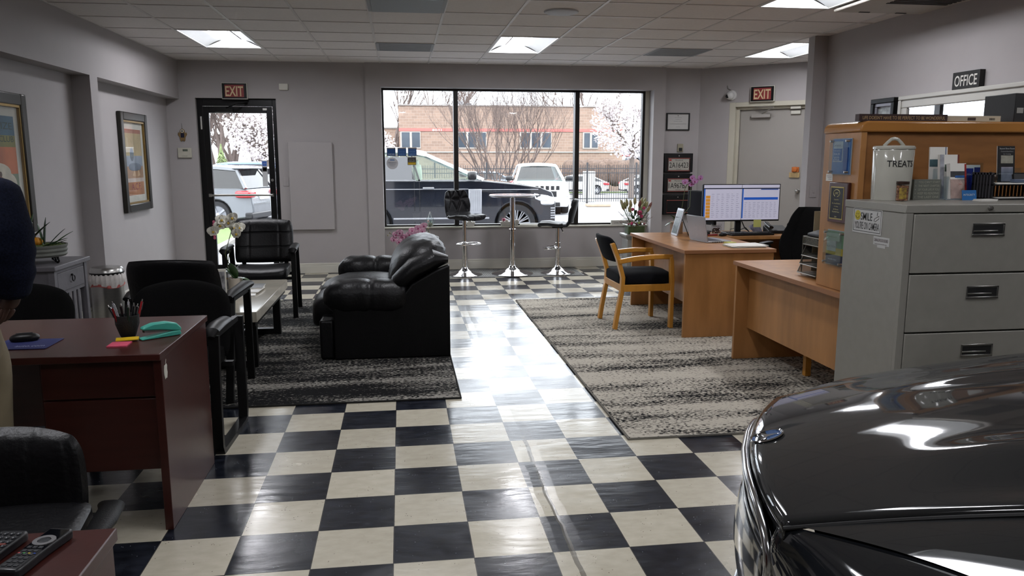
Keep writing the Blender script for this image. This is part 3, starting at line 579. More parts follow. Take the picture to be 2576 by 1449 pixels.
def car(name, label, loc, rz, L, Wd, top, arch, r, G, zb, hw, paint, roofm=None, sp=10, dbl=False, lights=True, cat='car', group=None, rearglass=CGD, frontx=None, sc=1.0, spoiler=False, pill=(), trimc=None):
    c = thing(name, label, cat, loc, rz, group); c.scale = (sc, sc, sc); h = Wd/2
    # lower body: outline with wheel arches
    out = list(top); zl = .24; ar = r*1.13
    bot = []
    for ax in sorted(arch, reverse=True):
        a0 = math.acos(max(-1, min(1, (r-zl)/ar)))
        n = 14; s0 = PI/2 - 0
        st = math.asin(max(-1, (zl-r)/ar))
        for k in range(n+1):
            a = st + (PI-2*st)*k/n; bot.append((ax+ar*math.cos(a), r+ar*math.sin(a)))
    poly = out + bot
    m = MB(); n = len(poly); lay = [(-h+.10, .97), (-h+.02, 1), (-h, 1), (h, 1), (h-.02, 1), (h-.10, .97)]
    m = MB(); m.prism(poly, -h, h, 'y')
    for i, v in enumerate(m.v):
        z = v[2]; k = .05*max(0, (z-zb+.25)/.25) + .05*max(0, (.5-z)/.3); k += .22*max(0, (abs(v[0])-L/2+.30)/.30)**2*1.0
        m.v[i] = (v[0], math.copysign(h-k, v[1]), z)
    body = m.build('body', paint, c, bev=.035, seg=3)
    def wz(z): return h-.06-(hw)*(z-zb)/(G[1][1]-zb)
    rp = roofm or paint
    for s in (-1, 1):
        MB().tube([(x, s*(wz(z)-.035), z) for x, z in G], 1, 4, cap=True, sq=(.07, .085, (0, 1, 0))).build('roof_pillar', rp, c)
        if len(G) > 3:
            pts = G; vs = [(x, s*(wz(z)-.02), z) for x, z in pts]; k = len(vs)
            ins = sorted(pill); 
            MB().add(vs, [tuple(range(k))]).build('side_window', CGD if rearglass is CGD else CGL, c, flat=True)
        for (xa, xb_, w_) in pill: MB().tube([(xa, s*(wz(zb)-.02), zb), (xb_, s*(wz(G[1][1])-.02), G[1][1]-.03)], 1, 4, sq=(.03, w_, (0, 1, 0))).build('door_pillar', BLKP, c)
    tp = G[1:-1]; m = MB(); N_ = 7
    def rf(a, b_):
        f = a*(len(tp)-1); i = min(int(f), len(tp)-2); f -= i; x = tp[i][0]*(1-f)+tp[i+1][0]*f; z = tp[i][1]*(1-f)+tp[i+1][1]*f
        y = (b_*2-1)*(wz(z)-.03); return (x, y, z+.05+.04*(1-(b_*2-1)**2)-.02)
    m.grid(rf, 12, N_); m.build('roof', rp, c, solid=.04)
    a, b_ = G[-2], G[-1]; MB().quad((a[0], -wz(a[1])+.05, a[1]+.03), (a[0], wz(a[1])-.05, a[1]+.03), (b_[0], wz(b_[1])-.05, b_[1]), (b_[0], -wz(b_[1])+.05, b_[1])).build('windshield', CGL, c, flat=True)
    a, b_ = G[1], G[0]; MB().quad((a[0], -wz(a[1])+.05, a[1]+.03), (a[0], wz(a[1])-.05, a[1]+.03), (b_[0], wz(b_[1])-.05, b_[1]), (b_[0], -wz(b_[1])+.05, b_[1])).build('rear_window', CGD, c, flat=True)
    for ax in arch:
        for s in (-1, 1): wheel(c, ax, s*(h-.13), r, .24, sp, s, dbl)
    m = MB()
    for ax in arch:
        m.prism([(ax+ar*1.0*math.cos(t_), r+ar*1.0*math.sin(t_)) for t_ in [2*PI*k/20 for k in range(20)]], -h+.28, h-.28, 'y')
    m.build('wheel_well', BLKP, c)
    for s in (-1, 1):
        mx_ = G[-1][0]-.25; m = MB(); m.sell((mx_, s*(h+.12), zb+.10), (.18, .26, .17), .5, .6, 14, 8); m.box(mx_-.03, mx_+.03, min(s*(h-.04), s*(h+.06)), max(s*(h-.04), s*(h+.06)), zb+.02, zb+.07); m.build('side_mirror', BLKP, c)
        for dx in (-.95, .15):
            m = MB(); m.box(G[-1][0]-1.35+dx*.9, G[-1][0]-1.13+dx*.9, min(s*(h-.01), s*(h+.02)), max(s*(h-.01), s*(h+.02)), zb-.17, zb-.13); m.build('door_handle', trimc or paint, c, bev=.006)
        MB().box(arch[0]+r*1.3, arch[1]-r*1.3, min(s*(h-.03), s*(h+.005)), max(s*(h-.03), s*(h+.005)), .28, .40).build('sill_trim', BLKP, c, bev=.01)
        for xs_ in pill:
            MB().box(xs_[0]-.006, xs_[0]+.006, min(s*(h-.02), s*(h+.002)), max(s*(h-.02), s*(h+.002)), .42, zb-.03).build('door_seam', BLKP, c)
    if lights:
        F = L/2
        for s in (-1, 1):
            m = MB(); m.sell((F-.28, s*(h-.24), zb-.42), (.50, .42, .19), .5, .5, 16, 8); m.build('headlight', LREF, c)
            m = MB(); m.sell((-F+.20, s*(h-.20), zb-.15), (.48, .42, .20), .5, .5, 16, 8); m.build('tail_light', LRED, c)
        m = MB(); m.box(F-.12, F+.015, -h*.5, h*.5, .62, .82); m.box(F-.1, F+.02, -h*.62, h*.62, .30, .44); m.build('grille', BLKP, c, bev=.02)
        MB().box(F+.015, F+.035, -.26, .26, .48, .6).build('license_plate', mat('plate_blue_white', '#b9d6d8', .5), c)
        m = MB(); m.box(-F-.012, -F+.1, -.28, .28, .75, .88); m.build('license_plate', mat('plate_white', '#cfd2d2', .5), c)
        MB().box(-F-.01, -F+.2, -h+.1, h-.1, .26, .42).build('bumper_trim', BLKP, c, bev=.03)
        if spoiler: MB().box(G[1][0]-.22, G[1][0]+.1, -h+.22, h-.22, G[1][1]+.03, G[1][1]+.07).build('roof_spoiler', rp, c, bev=.02)
    return c
def suvspec(L, zb, H_, hoodf, r):
    F = L/2; top = [(-F+.06, .30), (-F, .45), (-F+.02, .80), (-F+.12, zb-.02), (-F+.3, zb+.0), (F-1.50, zb), (F-.9, zb-.06), (F-.35, hoodf+.06), (F-.1, hoodf-.03), (F, hoodf-.22), (F, .42), (F-.08, .28)]
    G = [(-F+.14, zb), (-F+.45, H_-.10), (-F+1.0, H_-.05), (F-2.9, H_-.05), (F-2.35, H_-.12), (F-1.42, zb)]
    return top, G
# 1 two tone luxury SUV right outside
black = mat('suv_black_paint', '#14171f', .12, var=.05, coat=1.0); silver = mat('suv_silver_roof', '#8f9197', .2, .6, coat=.6)
top, G = suvspec(5.0, 1.26, 1.87, 1.05, .39); G = [(-2.32, 1.26), (-2.12, 1.76), (-1.4, 1.83), (-.55, 1.83), (-.12, 1.75), (1.0, 1.26)]
cx = P(1300, 560, Y=12.9).x-1.66
rr_ = car('luxury_suv', 'black two-tone luxury SUV with silver roof parked just outside the shop window', (cx, 13.9, gz(13.4)), 0, 5.0, 2.0, top, (-1.26, 1.66), .39, G, 1.26, .18, black, silver, 12, True, pill=((-.28, -.42, .13), (-.38, -.52, .05), (-1.55, -1.65, .12)), rearglass=CGL, trimc=silver)
sil = mat('bright_trim', '#b9bbc0', .25, .8); gr = mat('fender_vent_silver', '#a5a7ad', .35, .7)
MB().quad((-2.25, -.935, 1.27), (-.42, -.935, 1.27), (-.42, -.80, 1.72), (-2.1, -.80, 1.72)).build('tinted_rear_window', mat('tinted_window', '#1a1d24', .08, coat=.5), rr_, flat=True)
m = MB(); m.box(.69, .95, -1.02, -.99, .60, 1.09)
m.build('fender_vent', gr, rr_, bev=.008)
m = MB(); [m.box(.73+.045*k, .736+.045*k, -1.024, -1.02, .65, 1.05) for k in range(5)]; m.build('vent_groove', mat('groove_grey', '#77797e', .5), rr_)
m = MB(); m.box(-2.3, .69, -1.008, -.99, 1.085, 1.10); m.box(.95, 2.1, -1.0, -.985, 1.07, 1.085); m.build('chrome_waist_line', sil, rr_)
m = MB(); m.box(-.8, 1.1, -1.012, -.99, .50, .53); m.box(-.8, 1.05, -1.01, -.99, .36, .375); m.build('lower_trim', sil, rr_)
m = MB(); m.tube([(2.02+0, -.98, .98), (2.32, -.88, .93), (2.42, -.78, .86), (2.3, -.93, .80), (2.05, -.985, .90)], .02, 6, closed=True); m.sell((2.20, -.90, .89), (.36, .16, .11), .5, .5, 14, 8); m.build('headlight', LREF, rr_)
m = MB(); [m.box(2.38, 2.47, -.86, -.7, .48+.05*k, .505+.05*k) for k in range(5)]; m.build('side_grille_fins', sil, rr_)
m = MB(); m.box(-2.2, -.35, -1.004, -.99, 1.255, 1.275); m.box(-.25, .95, -1.004, -.99, 1.255, 1.275); m.build('window_chrome', sil, rr_)
LIN = mat('seat_cream_leather', '#a7a59a', .6)
for x in (-1.0, -.05):
    for y in (-.45, .45): 
        m = MB(); m.sell((x, y, 1.0), (.5, .5, .3), .5, .5, 12, 8); m.sell((x-.25, y, 1.28), (.18, .48, .6), .5, .5, 12, 8); m.sell((x-.28, y, 1.58), (.12, .26, .18), .5, .5, 10, 6); m.build('seat', LIN, rr_)
m = MB(); m.tube([(.45+.17*math.sin(a)*.35, -.45+.18*math.cos(a), 1.22+.17*math.sin(a)) for a in [2*PI*k/20 for k in range(20)]], .015, 6, closed=True); m.build('steering_wheel', BLKP, rr_)
# 2 white SUV facing the shop
wp = mat('white_car_paint', '#dedfe0', .25, coat=.8, var=.01)
top, G = suvspec(4.8, 1.12, 1.72, 1.0, .38); p = P(1368, 470, Y=23.6)
j = car('white_suv', 'white SUV with a slotted grille facing the shop between the black SUV and the fence', (p.x+.25, 26.2, gz(26)+.05), -PI/2-R(6), 4.8, 1.95, top, (-1.45, 1.45), .38, G, 1.12, .2, wp, sp=5, lights=True)
m = MB(); [m.box(2.405, 2.425, -.62+.18*k, -.50+.18*k, .86, 1.00) for k in range(7)]; m.build('grille_slot', BLKP, j)
# 3 4 5 other cars
top, G = suvspec(4.7, .95, 1.42, .82, .34); G = [(-2.0, .95), (-1.2, 1.30), (-.5, 1.37), (.1, 1.36), (.5, 1.27), (1.3, .93)]
xe = P(1533, 470, Y=53).x
car('white_coupe', 'white coupe parked on the road behind the fence with its rear wheel showing', (xe-2.35, 53.9, gz(54)), PI, 4.7, 1.85, top, (-1.4, 1.4), .34, G, .93, .2, wp, sp=10) if False else None
c3 = car('white_coupe', 'white coupe on the road behind the fence right of the right mullion', (xe-2.35, 53.9, gz(54)), PI, 4.7, 1.85, [(-x, z) for x, z in top][::-1] if False else top, (-1.4, 1.4), .34, G, .93, .2, wp, sp=10)
xe = P(1574, 470, Y=52).x
car('white_hatchback', 'white car with red lamp at the right edge of the shop window behind the flowers', (xe+2.3, 53.0, gz(53)), 0, 4.6, 1.85, top, (-1.4, 1.4), .34, G, .93, .2, wp, sp=10)
top, G = suvspec(4.7, 1.1, 1.70, .95, .37); xe = P(1575, 400, Y=74).x; dk = mat('dark_blue_paint', '#28303d', .2, coat=.8)
car('dark_suv', 'dark blue SUV parked on the bank under the cherry blossom', (xe+2.35, 75, .80), 0, 4.7, 1.9, top, (-1.4, 1.4), .37, G, 1.1, .2, dk, sp=12)
xe = P(1255, 440, Y=57).x
car('distant_car', 'small pale car far behind the bare tree in the shop window', (xe, 58, gz(58)), 0, 4.6, 1.85, top, (-1.4, 1.4), .35, G, 1.1, .2, mat('pale_blue_paint', '#9fb0c4', .3, coat=.5), sp=10)
# 6 7 8 through the exit door
grey = mat('grey_suv_paint', '#55585c', .25, .1, coat=.8); top, G = suvspec(4.5, 1.05, 1.62, .95, .36)
p = P(546, 532, Y=18.6)
car('grey_suv', 'grey SUV seen from behind through the glass exit door with one alloy wheel in view', (p.x-1.07, 19.8, gz(19.3)), R(180-14), 4.5, 1.87, top, (-1.33, 1.3), .36, G, 1.05, .22, grey, sp=5, dbl=False, spoiler=True)
p = P(677, 470, Y=22.5)
top, G = suvspec(4.7, 1.05, 1.66, .95, .37)
car('silver_suv', 'silver SUV parked behind the grey one, seen through the exit door', (p.x-2.05, 23.9, gz(23.4)), R(180-14), 4.7, 1.9, top, (-1.4, 1.4), .37, G, 1.05, .22, mat('silver_suv_paint', '#5c5f68', .25, .1, coat=.8), sp=10, spoiler=True)
top, G = suvspec(5.2, 1.15, 1.85, 1.0, .4); p = P(575, 410, Y=31)
car('blue_pickup', 'pale blue vehicle roof rising behind the two parked SUVs in the exit door view', (p.x-.3, 32, gz(32)+.1), R(175), 5.2, 1.95, top, (-1.5, 1.5), .4, G, 1.15, .2, mat('pickup_blue', '#5f78a8', .25, coat=.6), sp=10)
# ---------------------------------------------------------------- rugs and mat
def rug(name, lab, x0, x1, y0, y1, mt, bind):
    t = thing(name, lab, 'rug', (0, 0, 0))
    MB().box(x0+.008, x1-.008, y0+.008, y1-.008, .0005, .011).build('pile', mt, t)
    m = MB(); m.tube([(x0, y0, .007), (x1, y0, .007), (x1, y1, .007), (x0, y1, .007)], .0065, 6, closed=True); m.build('binding', bind, t); return t
rug('area_rug', 'dark grey streaked rug under the black loveseat and stone coffee table', -2.35, .405, 2.0, 5.66, rug_mat('dark_streaked_rug', '#121213', '#88857e', .555), mat('rug_binding_dark', '#1c1b1a', .9))
rug('area_rug', 'light grey and black streaked rug under the honey maple desks', 1.245, 4.05, 1.14, 5.36, rug_mat('light_streaked_rug', '#141416', '#b0aa9e', .44, 4.0), mat('rug_binding_grey', '#6d6a63', .9))
t = thing('rubber_mat', 'ribbed grey rubber mat under the bar stools and high round table', 'mat', (0, 0, 0)); RB = mat('grey_rubber', '#6a6a68', .7, var=.08)
MB().box(.55, 2.39, 7.045, 7.80, .0005, .006).build('base', RB, t, bev=.002)
m = MB()
for k in range(75): m.box(.58+.024*k, .592+.024*k, 7.075, 7.77, .006, .010)
m.build('ribs', RB, t)
# ---------------------------------------------------------------- leather guest chair / fabric guest chair
def arm_chair(label, x, y, rz, fabric=False, sled=False, group=None):
    """front faces local -y; origin on the floor under the seat centre"""
    t = thing('guest_chair', label, 'chair', (x, y, .0 if sled else .0115), rz, group); F_ = FABRIC if fabric else LEATHER
    m = MB(); m.sell((0, 0, .43), (.50, .50, .11), .35, .28, 32, 12)
    for i, v in enumerate(m.v): m.v[i] = (v[0], v[1], v[2]-.03*max(0, (-v[1]-.12)/.13)**2 - .02*(1-(v[0]/.25)**2)*(v[2] > .43))
    m.build('seat', F_, t)
    def back(a, b):
        an = a*2*PI; z = b
        return None
    # curved padded back: rounded outline panel
    m = MB(); nx, nz = 20, 16; wtop, hb = .50, .42; z0 = .475-(.075 if fabric else 0)
    for s in (0, 1):
        def fn(a, b, s=s):
            u = a*2-1; v = b*2-1
            if fabric: hx = .272*(1-.20*max(0, v)**3.2)
            else: hx = .275*(1-.07*max(0, v)**3)
            k = (abs(u)**7+abs(v)**7); x = u*hx*(1-.06*abs(v)**8*(abs(u))) ; z = z0+hb/2+v*hb/2*(1-(.16 if fabric else .07)*u*u*(v > 0)-.06*u*u*(v < 0))
            e = (1-abs(u)**6)*(1-abs(v)**6); th = .045*e**.5
            yy = .215+.13*b - .05*u*u*0 + (-.045*u*u) + (.03 if b > 2 else 0)
            if s == 0:
                pad = 0
                if not fabric: pad = .010*(1-math.exp(-((v-.42)/.03)**2))*(1-math.exp(-((v+.25)/.03)**2)) + .008*(1-math.exp(-((abs(u)-.52)/.03)**2))
                return (x, yy-th-pad*e, z)
            return (x, yy+th*.6, z)
        m.grid(fn, 61, 61)
    m.build('backrest', F_, t)
    fr = BLACKM if not fabric else PLASTB
    for s in (-1, 1):
        X = .305*s
        if sled:
            m = MB(); m.tube([(X, -.24, .62), (X, -.26, .40), (X, -.27, .05), (X, -.25, .016), (X, -.2, .012), (X, .20, .012), (X, .255, .02), (X, .27, .06), (X, .27, .62)], 1, 4, sq=(.03, .05, (1, 0, 0))); m.build('leg', fr, t)
        else:
            m = MB(); m.tube([(X, -.22, .62), (X, -.225, .0)], 1, 4, sq=(.028, .045, (1, 0, 0))); m.build('leg', fr, t)
            m = MB(); m.tube([(X, .17, .63), (X, .33, .0)], 1, 4, sq=(.028, .045, (1, 0, 0))); m.build('leg', fr, t)
        m = MB(); m.tube([(X, -.25, .62), (X, .2, .62)], 1, 4, sq=(.028, .03, (1, 0, 0))); m.build('arm_rail', fr, t)
        m = MB(); m.tube([(X, -.30, .625), (X, -.28, .65), (X, -.18, .66), (X, (-.02 if sled else .12), .655), (X, (.06 if sled else .22), .64)], [.4, .9, 1, .9, .5], 14, sq=(.085, .05, (0, 0, 1))); m.build('armrest', PLASTB if fabric else LEATHERF, t)
    m = MB(); m.box(-.29, .29, -.20, -.16, .36, .385); m.box(-.29, .29, .15, .19, .36, .385); m.box(-.03, .03, .2, .24, .36, .6) if False else None; m.build('seat_frame', fr, t)
    for s in (-1, 1): MB().tube([(.2*s, .17, .38), (.2*s, .245, .5), (.2*s, .27, .62)], 1, 4, sq=(.04, .012, (0, 1, 0))).build('back_bracket', fr, t)
    return t
g4 = arm_chair('black leather guest chair with stitched back facing the camera beside the glass exit door', -1.27, 4.93, R(3))
g2 = arm_chair('black leather guest chair seen from behind in front of the stone coffee table', -1.30, 2.42, R(177))
g1 = arm_chair('black fabric guest chair with sled legs behind the mahogany desk right corner', -1.185, 1.50, R(-2), True, True)
g3 = arm_chair('black fabric chair back showing behind the mahogany desk beside the person', -1.99, 1.48, R(2), True, True)
# ---------------------------------------------------------------- coffee table
STONE = mat('polished_stone', '#a7a295', .12, var=.12, vs=4)
t = thing('coffee_table', 'long coffee table with polished beige stone top and black metal frame', 'coffee table', (0, 0, 0))
ct = MB().box(-1.66, -.955, 2.78, 4.28, .37, .445).build('tabletop', STONE, t, bev=.004)
m = MB(); m.box(-1.64, -.975, 2.81, 4.25, .335, .37); m.build('apron', BLACKM, t)
for y in (2.95, 4.05):
    for x in (-1.60, -1.02): MB().box(x-.03, x+.03, y-.03, y+.03, .0115, .335).build('leg', BLACKM, t, bev=.002)
    MB().box(-1.57, -1.05, y-.03, y+.03, .0115, .06).build('foot_rail', BLACKM, t)
MB().box(-1.34, -1.28, 2.98, 4.02, .0115, .06).build('stretcher', BLACKM, t)
for k, (lab, x, y, rz, c, w, l) in enumerate((('open white brochure lying lowest on the coffee table', -1.26, 3.52, .12, '#c9c6bf', .34, .24), ('white magazine in the middle of the coffee table pile', -1.24, 3.66, -.06, '#bdbab4', .34, .26), ('glossy magazine with dark cover on top of the coffee table pile', -1.22, 3.78, .05, '#4a4846', .30, .22))):
    t = thing('magazine', lab, 'magazine', (x, y, .446+.009*k), rz, 'magazines on the coffee table'); m = MB()
    m.box(-w/2, w/2, -l/2, l/2, 0, .007); m.build('pages', CREAMP, t); MB().box(-w/2, w/2, -l/2, l/2, .007, .0085).build('cover', mat('mag_cover_%d' % k, c, .25, var=.3, vs=12), t)
# ---------------------------------------------------------------- loveseat, facing -x
t = thing('loveseat', 'black leather loveseat with padded rolled arms seen from its side', 'sofa', (0, 0, .0115))
def wrinkle(v, amp=.006, f=18): return amp*math.sin(v[0]*f+3*math.sin(v[1]*7))*math.sin(v[2]*f*1.3+v[1]*5)
Y0, Y1 = 3.045, 4.72
m = MB(); m.box(-.46, .405, Y0+.03, Y1-.03, .0, .40); m.box(-.565, -.46, Y0+.02, Y1-.02, 0, .30); m.build('base', LEATHER, t, bev=.02, seg=3)
for y in (Y0, Y1-.09):
    m = MB(); m.prism([(-.46, .0), (.405, .0), (.405, .70), (.30, .66), (.12, .56), (.03, .44), (-.44, .42), (-.46, .40)], y, y+.09, 'y'); m.build('side_panel', LEATHERF, t, bev=.012, seg=3)
for y in (Y0+.12, Y1-.12):
    m = MB()
    def arm(a, b, y=y):
        x = -.50+a*.60; an = b*2*PI; e = 1-abs(a*2-1)**8*.45
        ry = .155*e*(1-.06*math.exp(-((a-.52)/.03)**2)); rz = .128*e*(1-.07*math.exp(-((a-.52)/.03)**2))
        cz = .468-.01*a
        w_ = .003*math.sin(a*24+b*9)*math.sin(b*19)
        return (x + .03*math.cos(an)*(a < .1), y+(ry+w_)*math.copysign(abs(math.cos(an))**.75, math.cos(an)), cz+(rz+w_)*math.copysign(abs(math.sin(an))**.8, math.sin(an)))
    m.grid(arm, 44, 32, cv=True); n0 = len(m.v)
    m.f.append(tuple(range(31, -1, -1))); m.f.append(tuple(43*32+j for j in range(32)))
    m.build('armrest', LEATHER, t)
for k in range(2):
    y = Y0+.28+.56*k+.26; m = MB(); m.sell((-.33, y, .355), (.64, .575, .24), .38, .3, 36, 16)
    for i, v in enumerate(m.v):
        z = v[2]+.03*(1-((v[1]-y)/.29)**2)*(v[2] > .355)*.5+wrinkle(v, .003, 22); z -= .06*max(0, (-v[0]-.42)/.2)
        m.v[i] = (v[0], v[1], z)
    m.build('seat_cushion', LEATHER, t)
for k in range(2):
    y = Y0+.10+.74*k+.37; m = MB()
    # puffy back pillow: leaning, domed over the back
    def bp(a, b, y=y):
        u = a*2-1; an = b*2*PI
        s_ = (1-abs(u)**3.2)**.42 if abs(u) < 1 else 0
        x = math.cos(an); z = math.sin(an)
        px_ = .165+.205*x*s_*(1+.12*z) + .085*z*s_*1.0; pz = (.645 if y < 3.8 else .60)+.225*z*s_
        w_ = .008*math.sin(an*9+u*4)*math.sin(u*17+an)*s_
        return (px_+w_, y+u*.385, pz+w_*.7)
    m.grid(bp, 31, 40, cv=True); m.build('back_pillow', LEATHER, t)
for k, (y, s) in enumerate(((Y0+.12, 1), (Y1-.12, -1))):
    m = MB(); m.tube([(-.03, y, .47), (.03, y, .56), (.15, y, .67), (.30, y, .735), (.40, y, .73)], [.35, .95, 1.1, 1.0, .4], 20, sq=(.25, .15, (0, 0, 1))); m.build('wing_cushion', LEATHER, t)
# ---------------------------------------------------------------- mahogany desk
t = thing('executive_desk', 'dark mahogany desk holding pen cup and teal stapler', 'desk', (0, 0, 0)); A = (-2.75, -.885, .40, 1.13)
MB().box(A[0], A[1], A[2]-.04, A[3]+.0, .722, .75).build('tabletop', MAHOG, t, bev=.003)
MB().box(-.925, -.893, .40, 1.12, .0, .722).build('side_panel', MAHOG, t, bev=.002)
MB().box(-2.74, -2.71, .40, 1.12, .0, .722).build('side_panel', MAHOG, t, bev=.002)
MB().box(-2.71, -.925, 1.06, 1.08, .25, .722).build('modesty_panel', MAHOG, t)
MB().box(-1.36, -.925, .44, 1.0, .25, .722).build('pedestal', MAHOG, t)
for z0, z1 in ((.56, .712), (.255, .553)): MB().box(-1.352, -.93, .425, .44, z0, z1).build('drawer', MAHOG, t, bev=.003)
m = MB(); X = Matrix.Translation((-.8925, .445, .655)); 
lp = [(.0, .028), (.012, .033), (.024, .022), (.019, .008), (.024, -.006), (.014, -.028), (.0, -.024), (-.014, -.028), (-.024, -.006), (-.024, .012), (-.016, .03)]
m.prism([(a*.9, b) for a, b in lp], 0, .001, 'x', X); m.prism([(.002, .036), (.012, .05), (.014, .046), (.006, .034)], 0, .001, 'x', X); m.build('white_apple_sticker', WHITE, t)
t = thing('executive_desk', 'near mahogany desk corner at bottom left holding two remote controls', 'desk', (0, 0, 0))
MB().box(-2.3, -.535, -2.3, -1.155, .722, .75).build('tabletop', MAHOG, t, bev=.003); MB().box(-.575, -.543, -2.28, -1.165, 0, .722).build('side_panel', MAHOG, t); MB().box(-2.29, -.575, -1.2, -1.18, .25, .722).build('modesty_panel', MAHOG, t); MB().box(-2.29, -2.26, -2.28, -1.165, 0, .722).build('side_panel', MAHOG, t)
# ---------------------------------------------------------------- foreground office chair (back view, black leather)
t = thing('office_chair', 'high-backed black leather office chair in the lower left foreground', 'office chair', (-1.16, -.33, 0), R(8))
m = MB()
for s in (0, 1):
    def fb(a, b, s=s):
        u = a*2-1; v = b*2-1; hx = .25*(1-.05*max(0, v)**2-.04*max(0, -v)); x = u*hx*(1-.10*abs(v)**6*abs(u)); z = .50+.20*v*(1-.12*u*u*(v > 0))*1.0
        e = max(0, (1-abs(u)**5)*(1-abs(v)**5))**.5; y = .06*u*u*-1 + .02*v
        seam = .008*math.exp(-((abs(u)-.42)/.03)**2)+.007*math.exp(-((abs(u)-.84)/.03)**2)
        return (x, y-(.055*e-seam*e if s == 0 else -.05*e), z)
    m.grid(fb, 41, 25)
m.build('backrest', LEATHER, t)
m = MB(); m.sell((0, -.28, .42), (.54, .52, .13), .35, .3, 32, 12); m.build('seat', LEATHER, t)
for s in (-1, 1):
    m = MB(); m.tube([(.27*s, .02, .42), (.31*s, -.06, .44), (.315*s, -.2, .455), (.30*s, -.34, .45)], [.5, 1, 1, .6], 14, sq=(.075, .045, (0, 0, 1))); m.build('armrest', LEATHERF, t)
    MB().tube([(.30*s, -.1, .43), (.30*s, -.18, .33), (.2*s, -.24, .33)], .014, 8).build('arm_support', BLACKM, t)
MB().cyl((0, -.25, .1), (0, -.25, .36), .03, .022).build('gas_column', BLACKM, t)
for k in range(5):
    a = 2*PI*k/5+.3; l = MB().tube([(0, -.25, .12), (.3*math.cos(a), -.25+.3*math.sin(a), .075)], [.03, .02], 8).build('leg', BLACKM, t)
    m = MB(); m.cyl((.3*math.cos(a)-.02, -.25+.3*math.sin(a), .028), (.3*math.cos(a)+.02, -.25+.3*math.sin(a), .028), .028); m.build('caster', PLASTB, l)
# ---------------------------------------------------------------- grey side table with planter
SG = mat('grey_distressed_paint', '#605e62', .55, var=.12, vs=12, bump=.1, bs=60)
t = thing('side_table', 'grey painted side table with one drawer and slatted side by the left wall', 'side table', (0, 0, 0))
x0, x1, y0, y1, zt = -2.80, -2.37, 3.08, 3.66, .75
MB().box(x0, x1+.02, y0-.03, y1+.03, zt-.035, zt).build('tabletop', SG, t, bev=.006)
for x in (x0+.02, x1-.045):
    for y in (y0, y1-.045): MB().box(x, x+.045, y, y+.045, 0, zt-.035).build('leg', SG, t, bev=.002)
m = MB(); m.box(x0+.03, x1-.01, y0+.01, y0+.03, .05, zt-.035); m.box(x0+.03, x1-.02, y1-.03, y1-.01, .5, zt-.035); m.box(x0+.03, x0+.04, y0+.02, y1-.02, .1, zt-.035); m.box(x1-.03, x1-.008, y0+.045, y1-.045, zt-.06, zt-.035); m.box(x1-.03, x1-.008, y0+.045, y1-.045, zt-.225, zt-.20); m.build('carcass', SG, t)
dr = MB().box(x1-.025, x1-.003, y0+.055, y1-.055, zt-.20, zt-.062).build('drawer', SG, t, bev=.004)
m = MB(); X = Matrix.Translation((x1+.012, (y0+y1)/2, zt-.125)); m.tube([(0, .022*math.cos(a), .022*math.sin(a)) for a in [2*PI*k/18 for k in range(18)]], .004, 8, closed=True, X=X); m.lathe([(0, 0), (.008, 0), (.008, .012), (0, .012)], n=12, X=Matrix.Translation((x1-.003, (y0+y1)/2, zt-.10)) @ Matrix.Rotation(PI/2, 4, 'Y')); m.build('ring_pull', BLACKM, dr)
for k in range(5): MB().box(x1-.022, x1-.008, y0+.075+.08*k, y0+.108+.08*k, .08, zt-.225).build('slat', SG, t)
MB().box(x0+.03, x1-.01, y0+.02, y1-.02, .06, .08).build('shelf', SG, t)
t = thing('planter_bowl', 'round ribbed grey metal planter on curled feet on the side table', 'planter', (-2.545, 3.30, .75)); GM = mat('galvanised_grey', '#62645e', .75, .0, var=.15, vs=14)
MB().lathe([(.0, .05), (.165, .05), (.178, .065), (.172, .08), (.180, .095), (.174, .11), (.183, .125), (.183, .135), (.172, .135), (.165, .12), (0, .118)], n=40).build('bowl', GM, t)
for k in range(4):
    a = PI/4+PI/2*k+.5; c_, s_ = math.cos(a), math.sin(a); m = MB(); m.tube([(c_*r_, s_*r_, z) for r_, z in ((.12, .05), (.14, .045), (.15, .02), (.138, .006), (.122, .014), (.124, .028), (.132, .028))], .008, 8); m.build('curled_foot', BLACKM, t)
m = MB(); rnd = random.Random(5)
for k in range(90): a = rnd.uniform(0, 6.28); r_ = .16*rnd.random()**.5; m.sell((r_*math.cos(a), r_*math.sin(a), .125), (.03, .03, .02), 1, 1, 6, 4)
m.build('moss', mat('moss', '#4c5a2c', .95, var=.4, vs=60), t)
PUMP = mat('squash_orange', '#c0801c', .5, var=.15, vs=20)
t = tag(MB().build('x', PUMP), None, None) if False else None
m = MB(); m.grid(lambda a, b: tuple((lambda r_: (r_*math.cos(a*2*PI), r_*math.sin(a*2*PI), -.032*math.cos(b*PI)))(.05*math.sin(b*PI)**.8*(1+.10*math.cos(a*2*PI*8)))), 48, 14, cu=True)
t = thing('squash', 'small orange and yellow ribbed squash lying in the planter', 'squash', (-2.57, 3.30, .905)); m.build('flesh', PUMP, t); MB().cyl((0, 0, .02), (.006, 0, .045), .006, .004, 8).build('stem', mat('stem_green', '#5b6a2e', .8), t)
LEAF = mat('leaf_green', '#2c4a24', .45, var=.3, vs=12, coat=.2); LEAFD = mat('leaf_dark', '#1d2f1c', .4, var=.3, vs=10)
